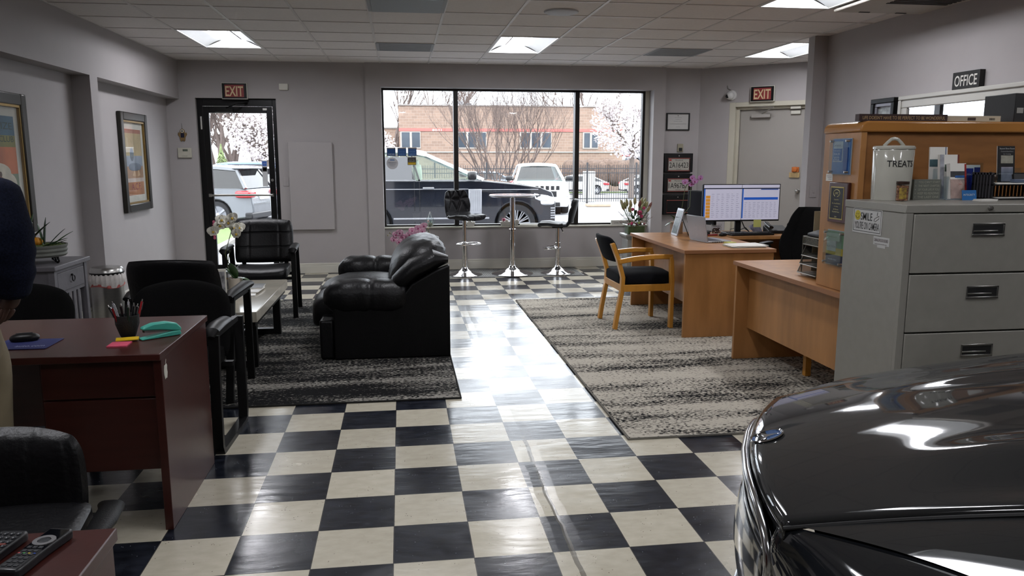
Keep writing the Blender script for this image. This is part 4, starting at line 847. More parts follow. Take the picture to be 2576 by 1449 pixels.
def blade(m, base, d, ln, w, droop=.3, n=10, fold=.2):
    d = Vector(d).normalized(); side = d.cross(Vector((0, 0, 1))); side = side.normalized() if side.length > .01 else Vector((1, 0, 0)); p = Vector(base); vs = []
    for i in range(n+1):
        t_ = i/n; w_ = w*math.sin(PI*min(1, (.12+t_*.88)))**.7*.5 if t_ < 1 else .0005; up = side.cross(d)
        vs += [tuple(p-side*w_+up*w_*fold), tuple(p), tuple(p+side*w_+up*w_*fold)]; d = (d+Vector((0, 0, -droop/n))).normalized(); p = p+d*ln/n
    fs = []
    for i in range(n): fs += [(i*3, i*3+1, i*3+4, i*3+3), (i*3+1, i*3+2, i*3+5, i*3+4)]
    m.add(vs, fs)
t = thing('succulent_plant', 'long dark strap leaves rising from the round grey planter', 'plant', (-2.545, 3.30, .87))
for k, (x, y, d, ln, w) in enumerate(((-.07, -.05, (.3, -.1, 1), .26, .022), (-.09, .0, (.9, -.2, 1), .27, .02), (.03, .0, (-.15, 0, 1), .17, .024), (.03, .02, (.1, 0, 1), .21, .026), (.05, .02, (.9, 0, .5), .15, .03), (.06, 0, (.6, .2, .8), .17, .028), (.08, .02, (1, .1, .9), .18, .024), (-.1, .05, (-.4, .2, 1), .15, .022), (.05, -.05, (.8, -.3, .35), .13, .03), (.09, 0, (1, 0, .6), .11, .02))):
    m = MB(); blade(m, (x, y, .0), d, ln, w*1.55, .25); m.build('leaf', LEAFD if k % 2 else LEAF, t, solid=.002)
# trash can
t = thing('trash_can', 'round stainless steel trash can with white liner bag folded over the rim', 'trash can', (-2.57, 4.62, 0)); t.scale = (.9, .9, .83)
MB().lathe([(0, 0), (.150, 0), (.152, .02), (.150, .50), (.0, .50)], n=40).build('body', STEEL, t)
MB().lathe([(.0, 0), (.156, 0), (.156, .03), (.152, .03)], n=40).build('base_ring', BLACKM, t)
MB().lathe([(.157, .575), (.158, .60), (.154, .60)], n=40).build('rim', PLASTB, t)
MB().lathe([(.155, .598), (.150, .635), (.135, .652), (.09, .66), (0, .663)], n=40).build('lid', STEEL, t)
m = MB(); m.grid(lambda a, b: tuple((lambda an, r_: (r_*math.cos(an), r_*math.sin(an), .585-.13*b+.018*b*math.sin(an*3+1)))(a*2*PI, .156+.010*math.sin(b*PI)+.007*math.sin(a*2*PI*11+b*5)*b+.004*math.sin(a*2*PI*23))), 72, 8, cu=True)
m.build('liner_bag', mat('white_liner', '#cfcac6', .5, var=.06, vs=30, alpha=.96), t)
m = MB(); m.grid(lambda a, b: (.158*math.cos(a*2*PI), .158*math.sin(a*2*PI), .475-.03*b+.012*math.sin(a*6*PI+1)), 60, 3, cu=True); m.sell((.06, -.155, .45), (.035, .03, .035), 1, 1, 10, 8); m.build('red_drawstring', mat('drawstring_red', '#b5605a', .5, alpha=.9), t)
# ---------------------------------------------------------------- bar stools and high table
QL = mat('quilted_black_leatherette', '#0e0d11', .48, var=.1, bump=.1, bs=200, spec=.3)
def stool(label, x, y, rz, seatz, ringz, group='bar stools by the shop window'):
    """sitter faces local -y"""
    t = thing('bar_stool', label, 'bar stool', (x, y, .0105), rz, group)
    MB().lathe([(.225, 0), (.225, .006), (.21, .012), (.12, .035), (.05, .075), (.035, .10), (.0, .10)], n=40).build('base', CHROME, t)
    MB().lathe([(.034, .08), (.034, .40), (.030, .402)], n=24).build('outer_column', CHROME, t); MB().cyl((0, 0, .4), (0, 0, seatz-.05), .026).build('gas_column', CHROME, t)
    m = MB(); m.tube([(.036*math.cos(a), .036*math.sin(a), ringz) for a in [2*PI*k/12 for k in range(12)]], .012, 8, closed=True)
    m.tube([(-.12, -.02, ringz), (-.16, -.07, ringz), (-.14, -.16, ringz-.005), (0, -.19, ringz-.005), (.14, -.16, ringz-.005), (.16, -.07, ringz), (.12, -.02, ringz)], .010, 10, closed=True); m.bar((0, 0, ringz), (0, -.18, ringz-.004), .02, .01); m.build('footrest', CHROME, t)
    MB().tube([(0, 0, seatz-.055), (.10, .05, seatz-.06), (.17, .08, seatz-.10)], .006, 8).build('height_lever', CHROME, t)
    MB().box(-.07, .07, -.07, .07, seatz-.06, seatz-.045).build('mount_plate', BLACKM, t)
    # one-piece shell: seat curving into back
    path = [(-.24, -.035), (-.225, .0), (-.12, .005), (.02, -.012), (.12, .0), (.175, .05), (.20, .13), (.225, .22), (.245, .31), (.25, .335)]
    wid = [.16, .20, .225, .22, .20, .195, .205, .20, .165, .13]
    def at(lst, u):
        f = u*(len(lst)-1); i = min(int(f), len(lst)-2); f -= i
        a, b = lst[i], lst[i+1]; return tuple(p*(1-f)+q*f for p, q in zip(a, b)) if isinstance(a, tuple) else a*(1-f)+b*f
    tri = [((-.75, .95), (-.35, .78)), ((-.35, .78), (.1, .98)), ((.1, .98), (.4, .78)), ((.4, .78), (.8, .95)), ((-.95, .8), (-.35, .78)), ((-.35, .78), (.4, .78)), ((.4, .78), (1, .8)), ((-.35, .78), (-.7, .6)), ((-.35, .78), (.0, .58)), ((.4, .78), (.0, .58)), ((.4, .78), (.7, .6)), ((0, .02), (0, .45)), ((0, .3), (-.6, .05)), ((0, .3), (.6, .05))]
    def sd(px_, pz_):
        best = 9
        for (ax, ay), (bx_, by) in tri:
            ay *= 2.2; by *= 2.2; q = pz_*2.2; dx, dy = bx_-ax, by-ay; k = max(0, min(1, ((px_-ax)*dx+(q-ay)*dy)/(dx*dx+dy*dy))); best = min(best, math.hypot(px_-ax-k*dx, q-ay-k*dy))
        return best
    m = MB()
    for s in (0, 1):
        def fn(a, b, s=s):
            u = a*2-1; py_, pz = at(path, b); w = at(wid, b); py2, pz2 = at(path, min(1, b+.02)); py1, pz1 = at(path, max(0, b-.02))
            ty, tz = py2-py1, pz2-pz1; l = math.hypot(ty, tz) or 1; ny, nz_ = -tz/l, ty/l
            e = (max(0, 1-abs(u)**6)*max(0, 1-abs(b*2-1)**14))**.5; q = .016*math.exp(-(sd(u, b)/.045)**2)
            th = (.028-q*1.3)*e if s == 0 else -.022*e
            curl = .05*u*u*(b > .45)*min(1, (b-.45)*4)
            return (u*w*(1-.05*abs(u)**8), py_-curl+ny*th, seatz-.02+pz+nz_*th + .02*u*u*(1 if b < .4 else 0))
        m.grid(fn, 57, 73)
    m.build('seat_shell', QL, t, ang=60)
    return t
stool('quilted black bar stool left of the high table, facing the camera', .853, 7.27, R(28), .765, .41)
stool('quilted black bar stool right of the high table, turned to the left', 2.075, 7.265, R(-106), .655, .33)
t = thing('high_table', 'round white-topped high table on a chrome column between two bar stools', 'bar table', (1.475, 7.27, .0105))
MB().lathe([(0, 1.0), (.28, 1.003), (.30, 1.015), (.30, 1.022), (.29, 1.03), (0, 1.03)], n=64).build('tabletop', mat('white_gloss_top', '#c9cbd2', .12, coat=.5, var=.01), t)
MB().lathe([(.26, .998), (.285, 1.0), (.302, 1.010), (.302, 1.012)], n=64).build('rim', CHROME, t)
MB().lathe([(.27, 0), (.27, .006), (.25, .014), (.14, .04), (.055, .085), (.04, .115), (0, .115)], n=48).build('base', CHROME, t)
MB().lathe([(.036, .1), (.036, .555), (.044, .56), (.044, .585), (.032, .59), (.032, 1.0)], n=28).build('column', CHROME, t)
# ---------------------------------------------------------------- window sill things
def pot(label, x, w, flow):
    t = thing('sill_planter', label, 'planter', (x, 7.89, .5855), 0, 'white planters on the window sill'); WP = mat('white_ceramic', '#b9b8b2', .3, coat=.3, var=.02)
    m = MB(); m.add([(-w/2+.02, -.03, 0), (w/2-.02, -.03, 0), (w/2-.02, .01, 0), (-w/2+.02, .01, 0), (-w/2, -.04, .06), (w/2, -.04, .06), (w/2, .013, .06), (-w/2, .013, .06)], [(3, 2, 1, 0), (0, 1, 5, 4), (1, 2, 6, 5), (2, 3, 7, 6), (3, 0, 4, 7), (4, 5, 6, 7)]); m.build('pot', WP, t, bev=.004)
    m = MB(); rnd = random.Random(int(w*100)); 
    for k in range(int(w*60)): m.sell((rnd.uniform(-w/2+.03, w/2-.02), -.015+rnd.uniform(-.01, .01), .068), (.03, .025, .025), 1, 1, 8, 6)
    m.build('pebbles', mat('pale_pebbles', '#a59f96', .7, var=.3, vs=30), t)
    if flow:
        m = MB()
        for k in range(6): m.sell((-w*.3+.012*math.cos(k), -.03+.005*math.sin(k*2), .085+.012*math.sin(k)), (.028, .02, .02), 1, 1, 8, 6)
        m.build('pink_flower', mat('pink_petal_deep', '#b9647c', .6), t)
pot('small white planter on the sill behind the left bar stool column', .985, .13, False); pot('wide white planter with a pink flower on the sill behind the high table', 1.52, .27, True)
t = thing('sill_book', 'thin pale book lying on the sill left of the right bar stool', 'book', (1.865, 7.87, .5855)); MB().box(-.2, .2, -.015, .03, 0, .018).build('cover', WHITE, t); MB().box(-.19, .19, -.016, .02, .003, .014).build('pages', CREAMP, t)
t = thing('word_sign', 'small white wooden word sign at the right end of the window sill', 'sign', (3.12, 7.875, .5855)); MB().box(-.17, .16, -.012, .02, 0, .06).build('block', mat('white_distressed', '#aeaca5', .7, var=.08, vs=20), t, bev=.002)
m = MB(); m.text('Live beautifully', (0, -.012, .03), (1, 0, 0), (0, 0, 1), .03, .26); m.build('lettering', mat('grey_ink', '#5d5b58', .7), t)
# terrarium
t = thing('glass_terrarium', 'teardrop glass terrarium with succulent on the sill behind the loveseat', 'terrarium', (.436, 7.875, .5855)); TG = glassmat('terrarium_glass', (.93, .97, .97), 1.6)
N_ = 6; ring = [(.04, .0), (.066, .07), (0, .21)]
m = MB(); m.lathe([(.03, .0), (.066, .065), (.0, .205)], n=6, sy=.55); m.build('glass', TG, t, flat=True)
m = MB()
for k in range(6):
    a = 2*PI*k/6; pts = [(.03*math.cos(a), .0165*math.sin(a), 0), (.066*math.cos(a), .0363*math.sin(a), .065), (0, 0, .205)]; m.tube(pts, .0018, 6)
m.build('lead_edges', STEEL, t)
m = MB(); m.sell((0, 0, .032), (.08, .045, .05), 1, 1, 16, 8); m.build('soil', mat('moss_grey', '#6f7666', .9, var=.3, vs=90), t)
m = MB(); [blade(m, (.01, 0, .05), (math.cos(k*1.1), .5*math.sin(k*1.1), .5), .04, .012, .1, 5) for k in range(8)]; m.build('succulent', mat('succulent_green', '#5f7466', .6), t)
m = MB(); m.sell((-.025, -.01, .075), (.03, .02, .025), 1, 1, 10, 6); m.build('pink_bloom', mat('pale_pink', '#c89a92', .7), t)
# ---------------------------------------------------------------- orchid helper
def orchid_flower(m1, m2, c, d, s, rnd):
    """five petals in m1, lip in m2; c centre, d facing"""
    d = Vector(d).normalized(); r = d.cross(Vector((0, 0, 1))); r = r.normalized() if r.length > .05 else Vector((1, 0, 0)); u = r.cross(d).normalized(); a0 = rnd.uniform(-.3, .3)
    for k in range(5):
        a = PI/2 + a0 + 2*PI*k/5; big = 1.0 if k in (1, 4) else .8; wd = .62 if k in (1, 4) else .36
        ax = r*math.cos(a)+u*math.sin(a); sd_ = d.cross(ax).normalized(); vs = []; nn = 6
        for i in range(nn+1):
            t_ = i/nn; w_ = s*wd*math.sin(PI*min(.97, .10+t_*.9))**.65; p = Vector(c)+ax*(s*big*t_)+d*(s*.22*t_*t_*1.2 - s*.1*t_)
            vs += [p-sd_*w_ + d*s*.10, p, p+sd_*w_ + d*s*.10]
        m1.add(vs, [f for i in range(nn) for f in ((i*3, i*3+1, i*3+4, i*3+3), (i*3+1, i*3+2, i*3+5, i*3+4))])
    m2.sell(tuple(Vector(c)+d*s*.18-u*s*.12), (s*.42, s*.42, s*.42), 1, 1, 8, 6)
def orchid(label, loc, flowers, stempts, petal, lip, s, leaves, group=None, buds=()):
    t = thing('orchid', label, 'orchid', loc, 0, group); rnd = random.Random(7); 
    for pts in stempts: MB().tube(pts, .0032, 6).build('stem', mat('orchid_stem', '#4a5230', .6), t)
    for c, d in flowers:
        m1 = MB(); m2 = MB(); orchid_flower(m1, m2, c, d, s, rnd); f = m1.build('flower', petal, t, solid=.0012); m2.build('lip', lip, f)
    for c in buds: MB().sell(c, (.014, .014, .02), 1, 1, 8, 6).build('bud', mat('bud_green', '#7d7a55', .6), t)
    for b_, d, ln, w in leaves: m = MB(); blade(m, b_, d, ln, w, .9, 10, .15); m.build('leaf', LEAF, t, solid=.002)
    return t
WPET = mat('white_petal', '#d9d7cb', .55, var=.05); YL = mat('yellow_lip', '#c2a348', .6); PPET = mat('pink_veined_petal', '#d9b7c6', .55, var=.15, vs=60, col2='#c58aa6'); PLIP = mat('magenta_lip', '#9a3a6a', .6); MPET = mat('mauve_petal', '#b584b4', .55, var=.12, vs=50)
# white orchid on coffee table, in a vase
vx, vy = P(592, 700, Y=3.62).x, 3.62; t = thing('flower_pot', 'tall clear and cream pot holding the white orchid on the coffee table', 'flower pot', (vx, vy, .4455))
MB().lathe([(0, 0), (.05, 0), (.055, .12), (.05, .12), (.047, .01)], n=24).build('pot', mat('cream_pot', '#a8a093', .4, var=.1), t)
def rel(px, py, Y, o): p = P(px, py, Y=Y); return (p.x-o[0], p.y-o[1], p.z-o[2])
o_ = (vx, vy, .56)
fl_ = [(537, 582), (553, 567), (557, 553), (575, 560), (590, 572), (596, 588), (585, 548), (601, 572)]
orchid('white orchid arching over the coffee table in front of the exit door', o_, [(rel(a, b, 3.6+.03*math.sin(i*2), o_), (math.sin(i)*.5-.1, -1, .15)) for i, (a, b) in enumerate(fl_)], [[(0, 0, 0), rel(566, 640, 3.62, o_), rel(585, 570, 3.62, o_), rel(565, 550, 3.62, o_), rel(538, 575, 3.62, o_)], [(0, 0, 0), rel(572, 670, 3.62, o_), rel(578, 630, 3.62, o_)]], WPET, YL, .050, [((0, 0, .0), (-.8, 0, 1.0), .14, .065), ((0, 0, 0), (-.1, -.3, 1.1), .15, .07), ((0, 0, 0), (.7, -.2, .2), .14, .05), ((0, 0, 0), (.9, 0, -.1), .13, .035), ((0, 0, 0), (-.4, .2, .8), .12, .06)])
t = thing('candle_box', 'small grey and white decorated box beside the white orchid pot', 'box', (vx-.11, 3.72, .4455)); MB().box(-.045, .045, -.045, .045, 0, .16).build('box', mat('box_grey_white', '#8d8d8f', .5, var=.5, vs=25), t, bev=.002); MB().box(-.047, .047, -.047, .047, .10, .112).build('band', mat('gold_band', '#96815a', .4, .5), t)
t = thing('photo_frame', 'small patterned tabletop frame behind the leather guest chair back on the coffee table', 'picture frame', (vx-.09, 3.48, .4455), R(10)); MB().box(-.05, .05, -.006, .006, 0, .21).build('frame', WHITE, t, bev=.002); MB().box(-.04, .04, -.008, -.005, .02, .19).build('picture', mat('frame_pattern', '#77777a', .4, var=.8, vs=30), t)
# pink orchid behind the loveseat in a pot on a stand
t = thing('plant_stand', 'round dark stand hidden behind the loveseat carrying the pink orchid', 'plant stand', (.30, 5.35, .0115)); MB().lathe([(.14, 0), (.14, .02), (.02, .04), (.02, .42), (.13, .44), (.13, .46), (0, .46)], n=24).build('stand', BLACKM, t)
t = thing('flower_pot', 'white pot of the pink orchid standing behind the loveseat', 'flower pot', (.30, 5.35, .472)); MB().lathe([(0, 0), (.05, 0), (.065, .11), (.058, .11), (.05, .02)], n=24).build('pot', WHITE, t)
o_ = (.30, 5.35, .58); fl_ = [(996, 590), (990, 602), (1006, 585), (1012, 596), (1003, 608), (1020, 600), (1030, 590), (1036, 580), (1045, 588), (1052, 574), (1062, 582), (1066, 568), (1046, 601), (1014, 612), (1056, 590)]
orchid('pink orchid spray showing above the back of the loveseat', o_, [(rel(a, b, 5.22+.03*math.sin(i*3), o_), (math.sin(i*2)*.4, -1, .1)) for i, (a, b) in enumerate(fl_)], [[(0, 0, 0), rel(1075, 640, 5.34, o_), rel(1078, 580, 5.34, o_), rel(1050, 577, 5.34, o_), rel(1010, 594, 5.34, o_), rel(982, 588, 5.34, o_)]], PPET, PLIP, .040, [((0, 0, 0), (-.6, 0, 1), .12, .05), ((0, 0, 0), (.6, 0, 1), .12, .05)], buds=[rel(a, b, 5.33, o_) for a, b in ((981, 586), (1077, 575), (1080, 586), (976, 592))])
# ---------------------------------------------------------------- flower vase on pedestal
PD = mat('mirrored_grey_pedestal', '#8b8b88', .3, .4, var=.15, vs=6)
t = thing('pedestal', 'square grey pedestal column beside the honey maple desk', 'pedestal', (3.07, 7.15, 0)); m = MB()
MB().box(-.16, .16, -.16, .16, 0, .06).build('plinth', PD, t, bev=.006); MB().box(-.125, .125, -.125, .125, .06, .46).build('shaft', PD, t, bev=.006)
m = MB(); m.add([(-.13, -.13, .46), (.13, -.13, .46), (.13, .13, .46), (-.13, .13, .46), (-.155, -.155, .50), (.155, -.155, .50), (.155, .155, .50), (-.155, .155, .50)], [(0, 1, 5, 4), (1, 2, 6, 5), (2, 3, 7, 6), (3, 0, 4, 7)]); m.box(-.155, .155, -.155, .155, .50, .525); m.build('capital', PD, t, bev=.003)
for s in (-1, 1): m = MB(); m.tube([(s*.06+.03*math.cos(a), -.127, .25+.12*math.sin(a)) for a in [2*PI*k/20 for k in range(20)]], .004, 6, closed=True); m.build('moulding', PD, t)
t = thing('glass_vase', 'square glass vase filled with moss and green foam on the pedestal', 'vase', (3.07, 7.15, .5255)); VG_ = glassmat('vase_glass', (.93, .95, .94), 2.0)
MB().box(-.125, .125, -.11, .11, 0, .12).build('glass', VG_, t, flat=True); MB().box(-.105, .11, -.09, .09, .004, .10).build('moss_foam', mat('foam_green', '#2f4a2c', .9, var=.4, vs=25), t)
m = MB(); m.tube([(-.13, -.115, .12), (.13, -.115, .12), (.13, .115, .12), (-.13, .115, .12)], .006, 8, closed=True); m.build('rim', VG_, t)
t = thing('flower_arrangement', 'lily buds and pink roses bunched in the square glass vase', 'flowers', (3.07, 7.15, .645)); rnd = random.Random(12); ST = mat('stem_green_mid', '#39502a', .6); BUD = mat('lily_bud', '#76804a', .5, var=.25, vs=12, col2='#8d7a5a'); BUDR = mat('lily_bud_red', '#6b3f36', .5, var=.2)
for k in range(17):
    a = 2*PI*k/17*2.6; sp_ = rnd.uniform(.25, 1.0); d = Vector((math.cos(a)*sp_, math.sin(a)*.5*sp_, 1.0)).normalized(); ln = rnd.uniform(.19, .27); b_ = Vector((.03*math.cos(a), .03*math.sin(a), -.05)); e = b_+d*(ln+.05)
    MB().tube([b_, e], .004, 6).build('stem', ST, t); e2 = e+(d+Vector((0, 0, .25))).normalized()*.10
    MB().tube([e, e+(e2-e)*.3, e+(e2-e)*.7, e2], [.008, .021, .019, .004], 10).build('lily_bud', BUDR if k % 5 == 0 else BUD, t)
for k in range(16):
    a = k*2.4; m = MB(); blade(m, (.03*math.cos(a), .03*math.sin(a), .02+.008*k), (math.cos(a), .6*math.sin(a), .7), .17, .04, 1.1); m.build('leaf', LEAF, t, solid=.0015)
for x, z, s_ in ((.045, .155, .05), (-.05, .20, .032), (.10, .215, .03), (.07, .11, .035), (-.06, .02, .03)):
    m = MB(); 
    for q in range(9): m.sell((x+s_*.35*math.cos(q*2.4), -.07+s_*.2*math.sin(q*1.7), z+s_*.35*math.sin(q*2.4)), (s_*.7, s_*.5, s_*.7), 1, 1, 8, 6)
    m.build('pink_rose', mat('rose_pink', '#b03a62', .6, var=.2, vs=50), t)
for k in range(7):
    x = -.10+.035*k; MB().sell((x, -.07+.01*(k % 2), .012+.012*(k % 3)), (.035, .03, .032), 1, 1, 8, 6).build('berry', mat('berry_%d' % (k % 3), ('#7a4a50', '#7d8a48', '#a8978c')[k % 3], .5), t)
for k in range(8):
    s_ = -1 if k % 2 else 1; pts = [(s_*.04, -.05, 0)]; 
    for q in range(5): pts.append((pts[-1][0]+s_*rnd.uniform(.01, .05), -.05+rnd.uniform(-.03, .03), pts[-1][2]+rnd.uniform(-.01, .05)))
    MB().tube(pts, .0025, 5).build('twig', mat('curly_twig', '#5b3c3a', .7), t)
# ---------------------------------------------------------------- wall things, back
RED = mat('exit_red', '#7d2a2a', .5); 
def exit_sign(label, o, r, group='exit signs'):
    r = Vector(r); n = r.cross(Vector((0, 0, 1))); t = thing('exit_sign', label, 'exit sign', o, math.atan2(r.y, r.x), group)
    MB().box(-.155, .155, -.05, 0, -.10, .10).build('housing', WHITE, t, bev=.003); MB().box(-.148, .148, -.053, -.0505, -.092, .092).build('face', BLACKM, t); MB().box(-.115, .115, -.0545, -.053, -.075, .075).build('red_panel', RED, t)
    m = MB(); m.text('EXIT', (0, -.0548, 0), (1, 0, 0), (0, 0, 1), .125, .215, off=.015); m.build('lettering', mat('exit_letters', '#c9b48d', .6), t); return t
exit_sign('exit sign with cream letters above the glass exit door', (-1.98, YB, 2.33), (1, 0, 0))
q = D0+DD*.862; exit_sign('exit sign with cream letters above the grey office door', (q.x, q.y, 2.33), DD)
t = thing('alarm_sensor', 'small square white sensor box high on the wall right of the exit sign', 'sensor', (-1.385, YB, 2.39)); MB().box(-.055, .055, -.03, 0, -.04, .04).build('housing', WHITE, t, bev=.004)
t = thing('wall_panel', 'plain grey painted rectangular access panel on the wall right of the exit door', 'panel', (-1.085, YB, 1.14)); MB().box(-.275, .275, -.045, 0, -.56, .56).build('panel', WALL, t, bev=.003); m = MB(); [m.box(.275, .283, -.035, -.005, z, z+.05) for z in (.3, -.35)]; m.build('hinge', WALL, t)
def switch(label, o, rz, w=.07, h=.115, mt=None):
    t = thing('light_switch', label, 'switch', o, rz); MB().box(-w/2, w/2, -.006, 0, -h/2, h/2).build('plate', mt or WALL, t, bev=.002); MB().box(-.006, .006, -.014, -.006, -.012, .012).build('toggle', mt or WALL, t); return t
switch('grey painted light switch between the exit door and the wall panel', (-1.408, YB, 1.20), 0)
t = thing('thermostat', 'cream wall thermostat left of the glass exit door', 'thermostat', (-2.63, YB, 1.566)); MB().box(-.082, .082, -.028, 0, -.062, .062).build('case', mat('thermostat_cream', '#b0ada0', .5), t, bev=.005); MB().box(-.02, .04, -.030, -.028, .02, .045).build('display', mat('lcd_green', '#4b534a', .3), t); m = MB(); m.text('COMFORT', (.0, -.0285, -.04), (1, 0, 0), (0, 0, 1), .008, .07); m.build('lettering', INK, t)
t = thing('hamsa_ornament', 'small dark and gold hand-shaped ornament hanging above the thermostat', 'ornament', (-2.645, YB-.004, 1.79)); GO = mat('antique_gold', '#8a7350', .4, .7)
m = MB(); m.prism([(-.035, .02), (-.05, .03), (-.055, .0), (-.035, -.03), (-.03, -.07), (-.018, -.085), (0, -.07), (.018, -.085), (.03, -.07), (.035, -.03), (.055, 0), (.05, .03), (.035, .02), (.025, .06), (0, .075), (-.025, .06)], -.008, 0, 'y'); m.build('hand', GO, t, bev=.002)
MB().box(-.022, .022, -.012, -.008, -.035, .02).build('blue_stone', mat('navy_stone', '#171a30', .3), t, bev=.003); m = MB(); m.lathe([(0, 0), (.02, 0), (.02, .006), (0, .006)], n=16, X=Matrix.Translation((0, -.008, .045)) @ Matrix.Rotation(PI/2, 4, 'X')); m.build('eye', WHITE, t)
m = MB(); m.lathe([(0, 0), (.009, 0), (.009, .004), (0, .004)], n=16, X=Matrix.Translation((0, -.014, .045)) @ Matrix.Rotation(PI/2, 4, 'X')); m.build('pupil', INK, t); MB().tube([(0, -.003, .07), (-.003, -.003, .14)], .0015, 6).build('cord', BLACKM, t)
# posters
def poster(label, y0, y1, z0, z1, kind):
    t = thing('framed_poster', label, 'picture', (XN, 0, 0), 0, 'framed posters on the left wall'); f = .085; FRM = mat('pewter_frame', '#2f2d28', .3, .4, var=.2, vs=4); X = .045
    m = MB(); m.box(0, X, y0, y0+f, z0, z1); m.box(0, X, y1-f, y1, z0, z1); m.box(0, X, y0+f, y1-f, z0, z0+f); m.box(0, X, y0+f, y1-f, z1-f, z1); m.build('frame', FRM, t, bev=.01, seg=3)
    g = .018; m = MB(); a0, a1, b0, b1 = y0+f, y1-f, z0+f, z1-f; m.box(0, X-.012, a0, a0+g, b0, b1); m.box(0, X-.012, a1-g, a1, b0, b1); m.box(0, X-.012, a0+g, a1-g, b0, b0+g); m.box(0, X-.012, a0+g, a1-g, b1-g, b1); m.build('gold_liner', mat('gold_liner', '#8a6f3c', .35, .7), t)
    a0 += g; a1 -= g; b0 += g; b1 -= g; MB().box(0, .012, a0, a1, b0, b1).build('mat_board', mat('mat_board', '#b5b5ac', .7), t)
    q = .07; a0 += q; a1 -= q; b0 += q; b1 -= q; hh = b1-b0
    if kind == 0: bands = (('#31566a', .80, 1), ('#6a6a3a', .68, .80), ('#a8603c', .40, .68), ('#6d7a68', .0, .40))
    else: bands = (('#8a5a4a', .94, 1), ('#9a8a66', .60, .94), ('#7d8794', .44, .60), ('#8d6a4a', .26, .44), ('#a89a90', .20, .26), ('#96643f', .0, .20))
    for i, (c, u, v) in enumerate(bands): MB().box(.012, .0135, a0, a1, b0+hh*u, b0+hh*v).build('art_band', mat('poster_band_%d_%d' % (kind, i), c, .6, var=.25, vs=4), t)
    Rv = (0, 1, 0); U = (0, 0, 1); cy_ = (a0+a1)/2; w = a1-a0; m = MB()
    if kind == 0:
        for s_, z, h_, ww in (('GRAND PRIZE', .90, .052, .92), ('OF THE', .835, .022, .2), ('AUTOMOBILE CLUB', .765, .045, .94), ('OF AMERICA', .70, .024, .36)): m.text(s_, (.014, cy_, b0+hh*z), Rv, U, h_, w*ww)
        m.build('lettering', mat('poster_ink', '#28403a', .6), t)
        m = MB(); 
        for yy, zz, sy, sz in ((.62, .42, .5, .2), (.75, .30, .42, .26), (.5, .18, .7, .22)): m.sell((.0135, a0+w*yy, b0+hh*zz), (.006, w*sy, hh*sz), 1, 1, 20, 10)
        m.build('pale_smoke_shape', mat('poster_smoke', '#b2ad9c', .6, var=.15, vs=10), t)
        m = MB(); m.sell((.016, a0+w*.62, b0+hh*.36), (.005, w*.12, hh*.09), 1, 1, 16, 8); m.sell((.016, a0+w*.68, b0+hh*.40), (.005, w*.05, hh*.06), 1, 1, 12, 8); m.build('driver_shape', mat('poster_brown', '#4a3a30', .6), t)
    else:
        for s_, z in (('A.C.F.', .135),): m.text(s_, (.014, cy_, b0+hh*z), Rv, U, .075, w*.6)
        m.build('lettering', mat('poster_red_ink', '#7a3040', .6), t)
        m = MB(); m.sell((.0135, a0+w*.5, b0+hh*.43), (.006, w*.8, hh*.12), .8, .8, 20, 10); m.sell((.0135, a0+w*.35, b0+hh*.62), (.006, w*.25, hh*.2), 1, 1, 16, 8); m.build('dark_car_shape', mat('poster_slate', '#56606e', .6, var=.3, vs=8), t)
        m = MB(); m.prism([(a0+w*.3, b0+hh*.30), (a0+w*.45, b0+hh*.40), (a0+w*.55, b0+hh*.28)], .012, .0145, 'x'); m.prism([(a0+w*.6, b0+hh*.28), (a0+w*.68, b0+hh*.41), (a0+w*.8, b0+hh*.30)], .012, .0145, 'x'); m.build('light_ray_shape', mat('poster_tan', '#a98b66', .6), t)
    MB().quad((.030, y0+f, z0+f), (.030, y1-f, z0+f), (.030, y1-f, z1-f), (.030, y0+f, z1-f)).build('glazing', glassmat('picture_glass', (1, 1, 1), .8), t, flat=True)
e = [P(297, 280, X=XN+.03), P(376, 525, X=XN+.03), P(320, 538, X=XN+.03)]
poster('pewter framed vintage style poster in the wall niche nearest the exit door', 5.93, 6.79, .93, 1.98, 1)
poster('large framed racing poster with blue and orange lettering bands behind the person', 2.66, 3.86, .93, 1.98, 0)
# ---------------------------------------------------------------- back right wall things
t = thing('framed_certificate', 'small black framed white certificate on the wall above the black wall boxes', 'picture', (3.845, 7.80, 1.993)); m = MB(); m.box(-.165, .165, -.02, 0, -.118, -.102); m.box(-.165, .165, -.02, 0, .102, .118); m.box(-.165, -.149, -.02, 0, -.102, .102); m.box(.149, .165, -.02, 0, -.102, .102); m.build('frame', BLACKM, t)
MB().box(-.149, .149, -.008, -.001, -.102, .102).build('certificate', mat('certificate_white', '#b8b8b6', .6, var=.02), t)
m = MB(); [m.text(s_, (0, -.0085, z), (1, 0, 0), (0, 0, 1), .007, w_) for s_, z, w_ in (('STATE OF MARYLAND', .055, .10), ('THIS CERTIFIES THAT', .03, .08), ('LICENSED DEALER', .005, .12), ('IN GOOD STANDING AND DULY AUTHORIZED', -.03, .24), ('SECRETARY', -.07, .06))]; m.sell((0, -.0085, .08), (.014, .002, .014), 1, 1, 8, 6); m.build('print', mat('print_grey', '#55555a', .7), t)
t = thing('wall_keypad', 'small beige keypad with black screen above the top black wall box', 'keypad', (3.89, 7.80, 1.64)); MB().box(-.04, .04, -.02, 0, -.055, .055).build('case', mat('beige_plastic', '#8f8a76', .5), t, bev=.003); MB().box(-.025, .025, -.022, -.02, -.045, 0).build('screen', INK, t)
RFR = mat('red_frame_line', '#8d3f34', .5); PLT = mat('license_plate_white', '#9f9d95', .4, var=.06)
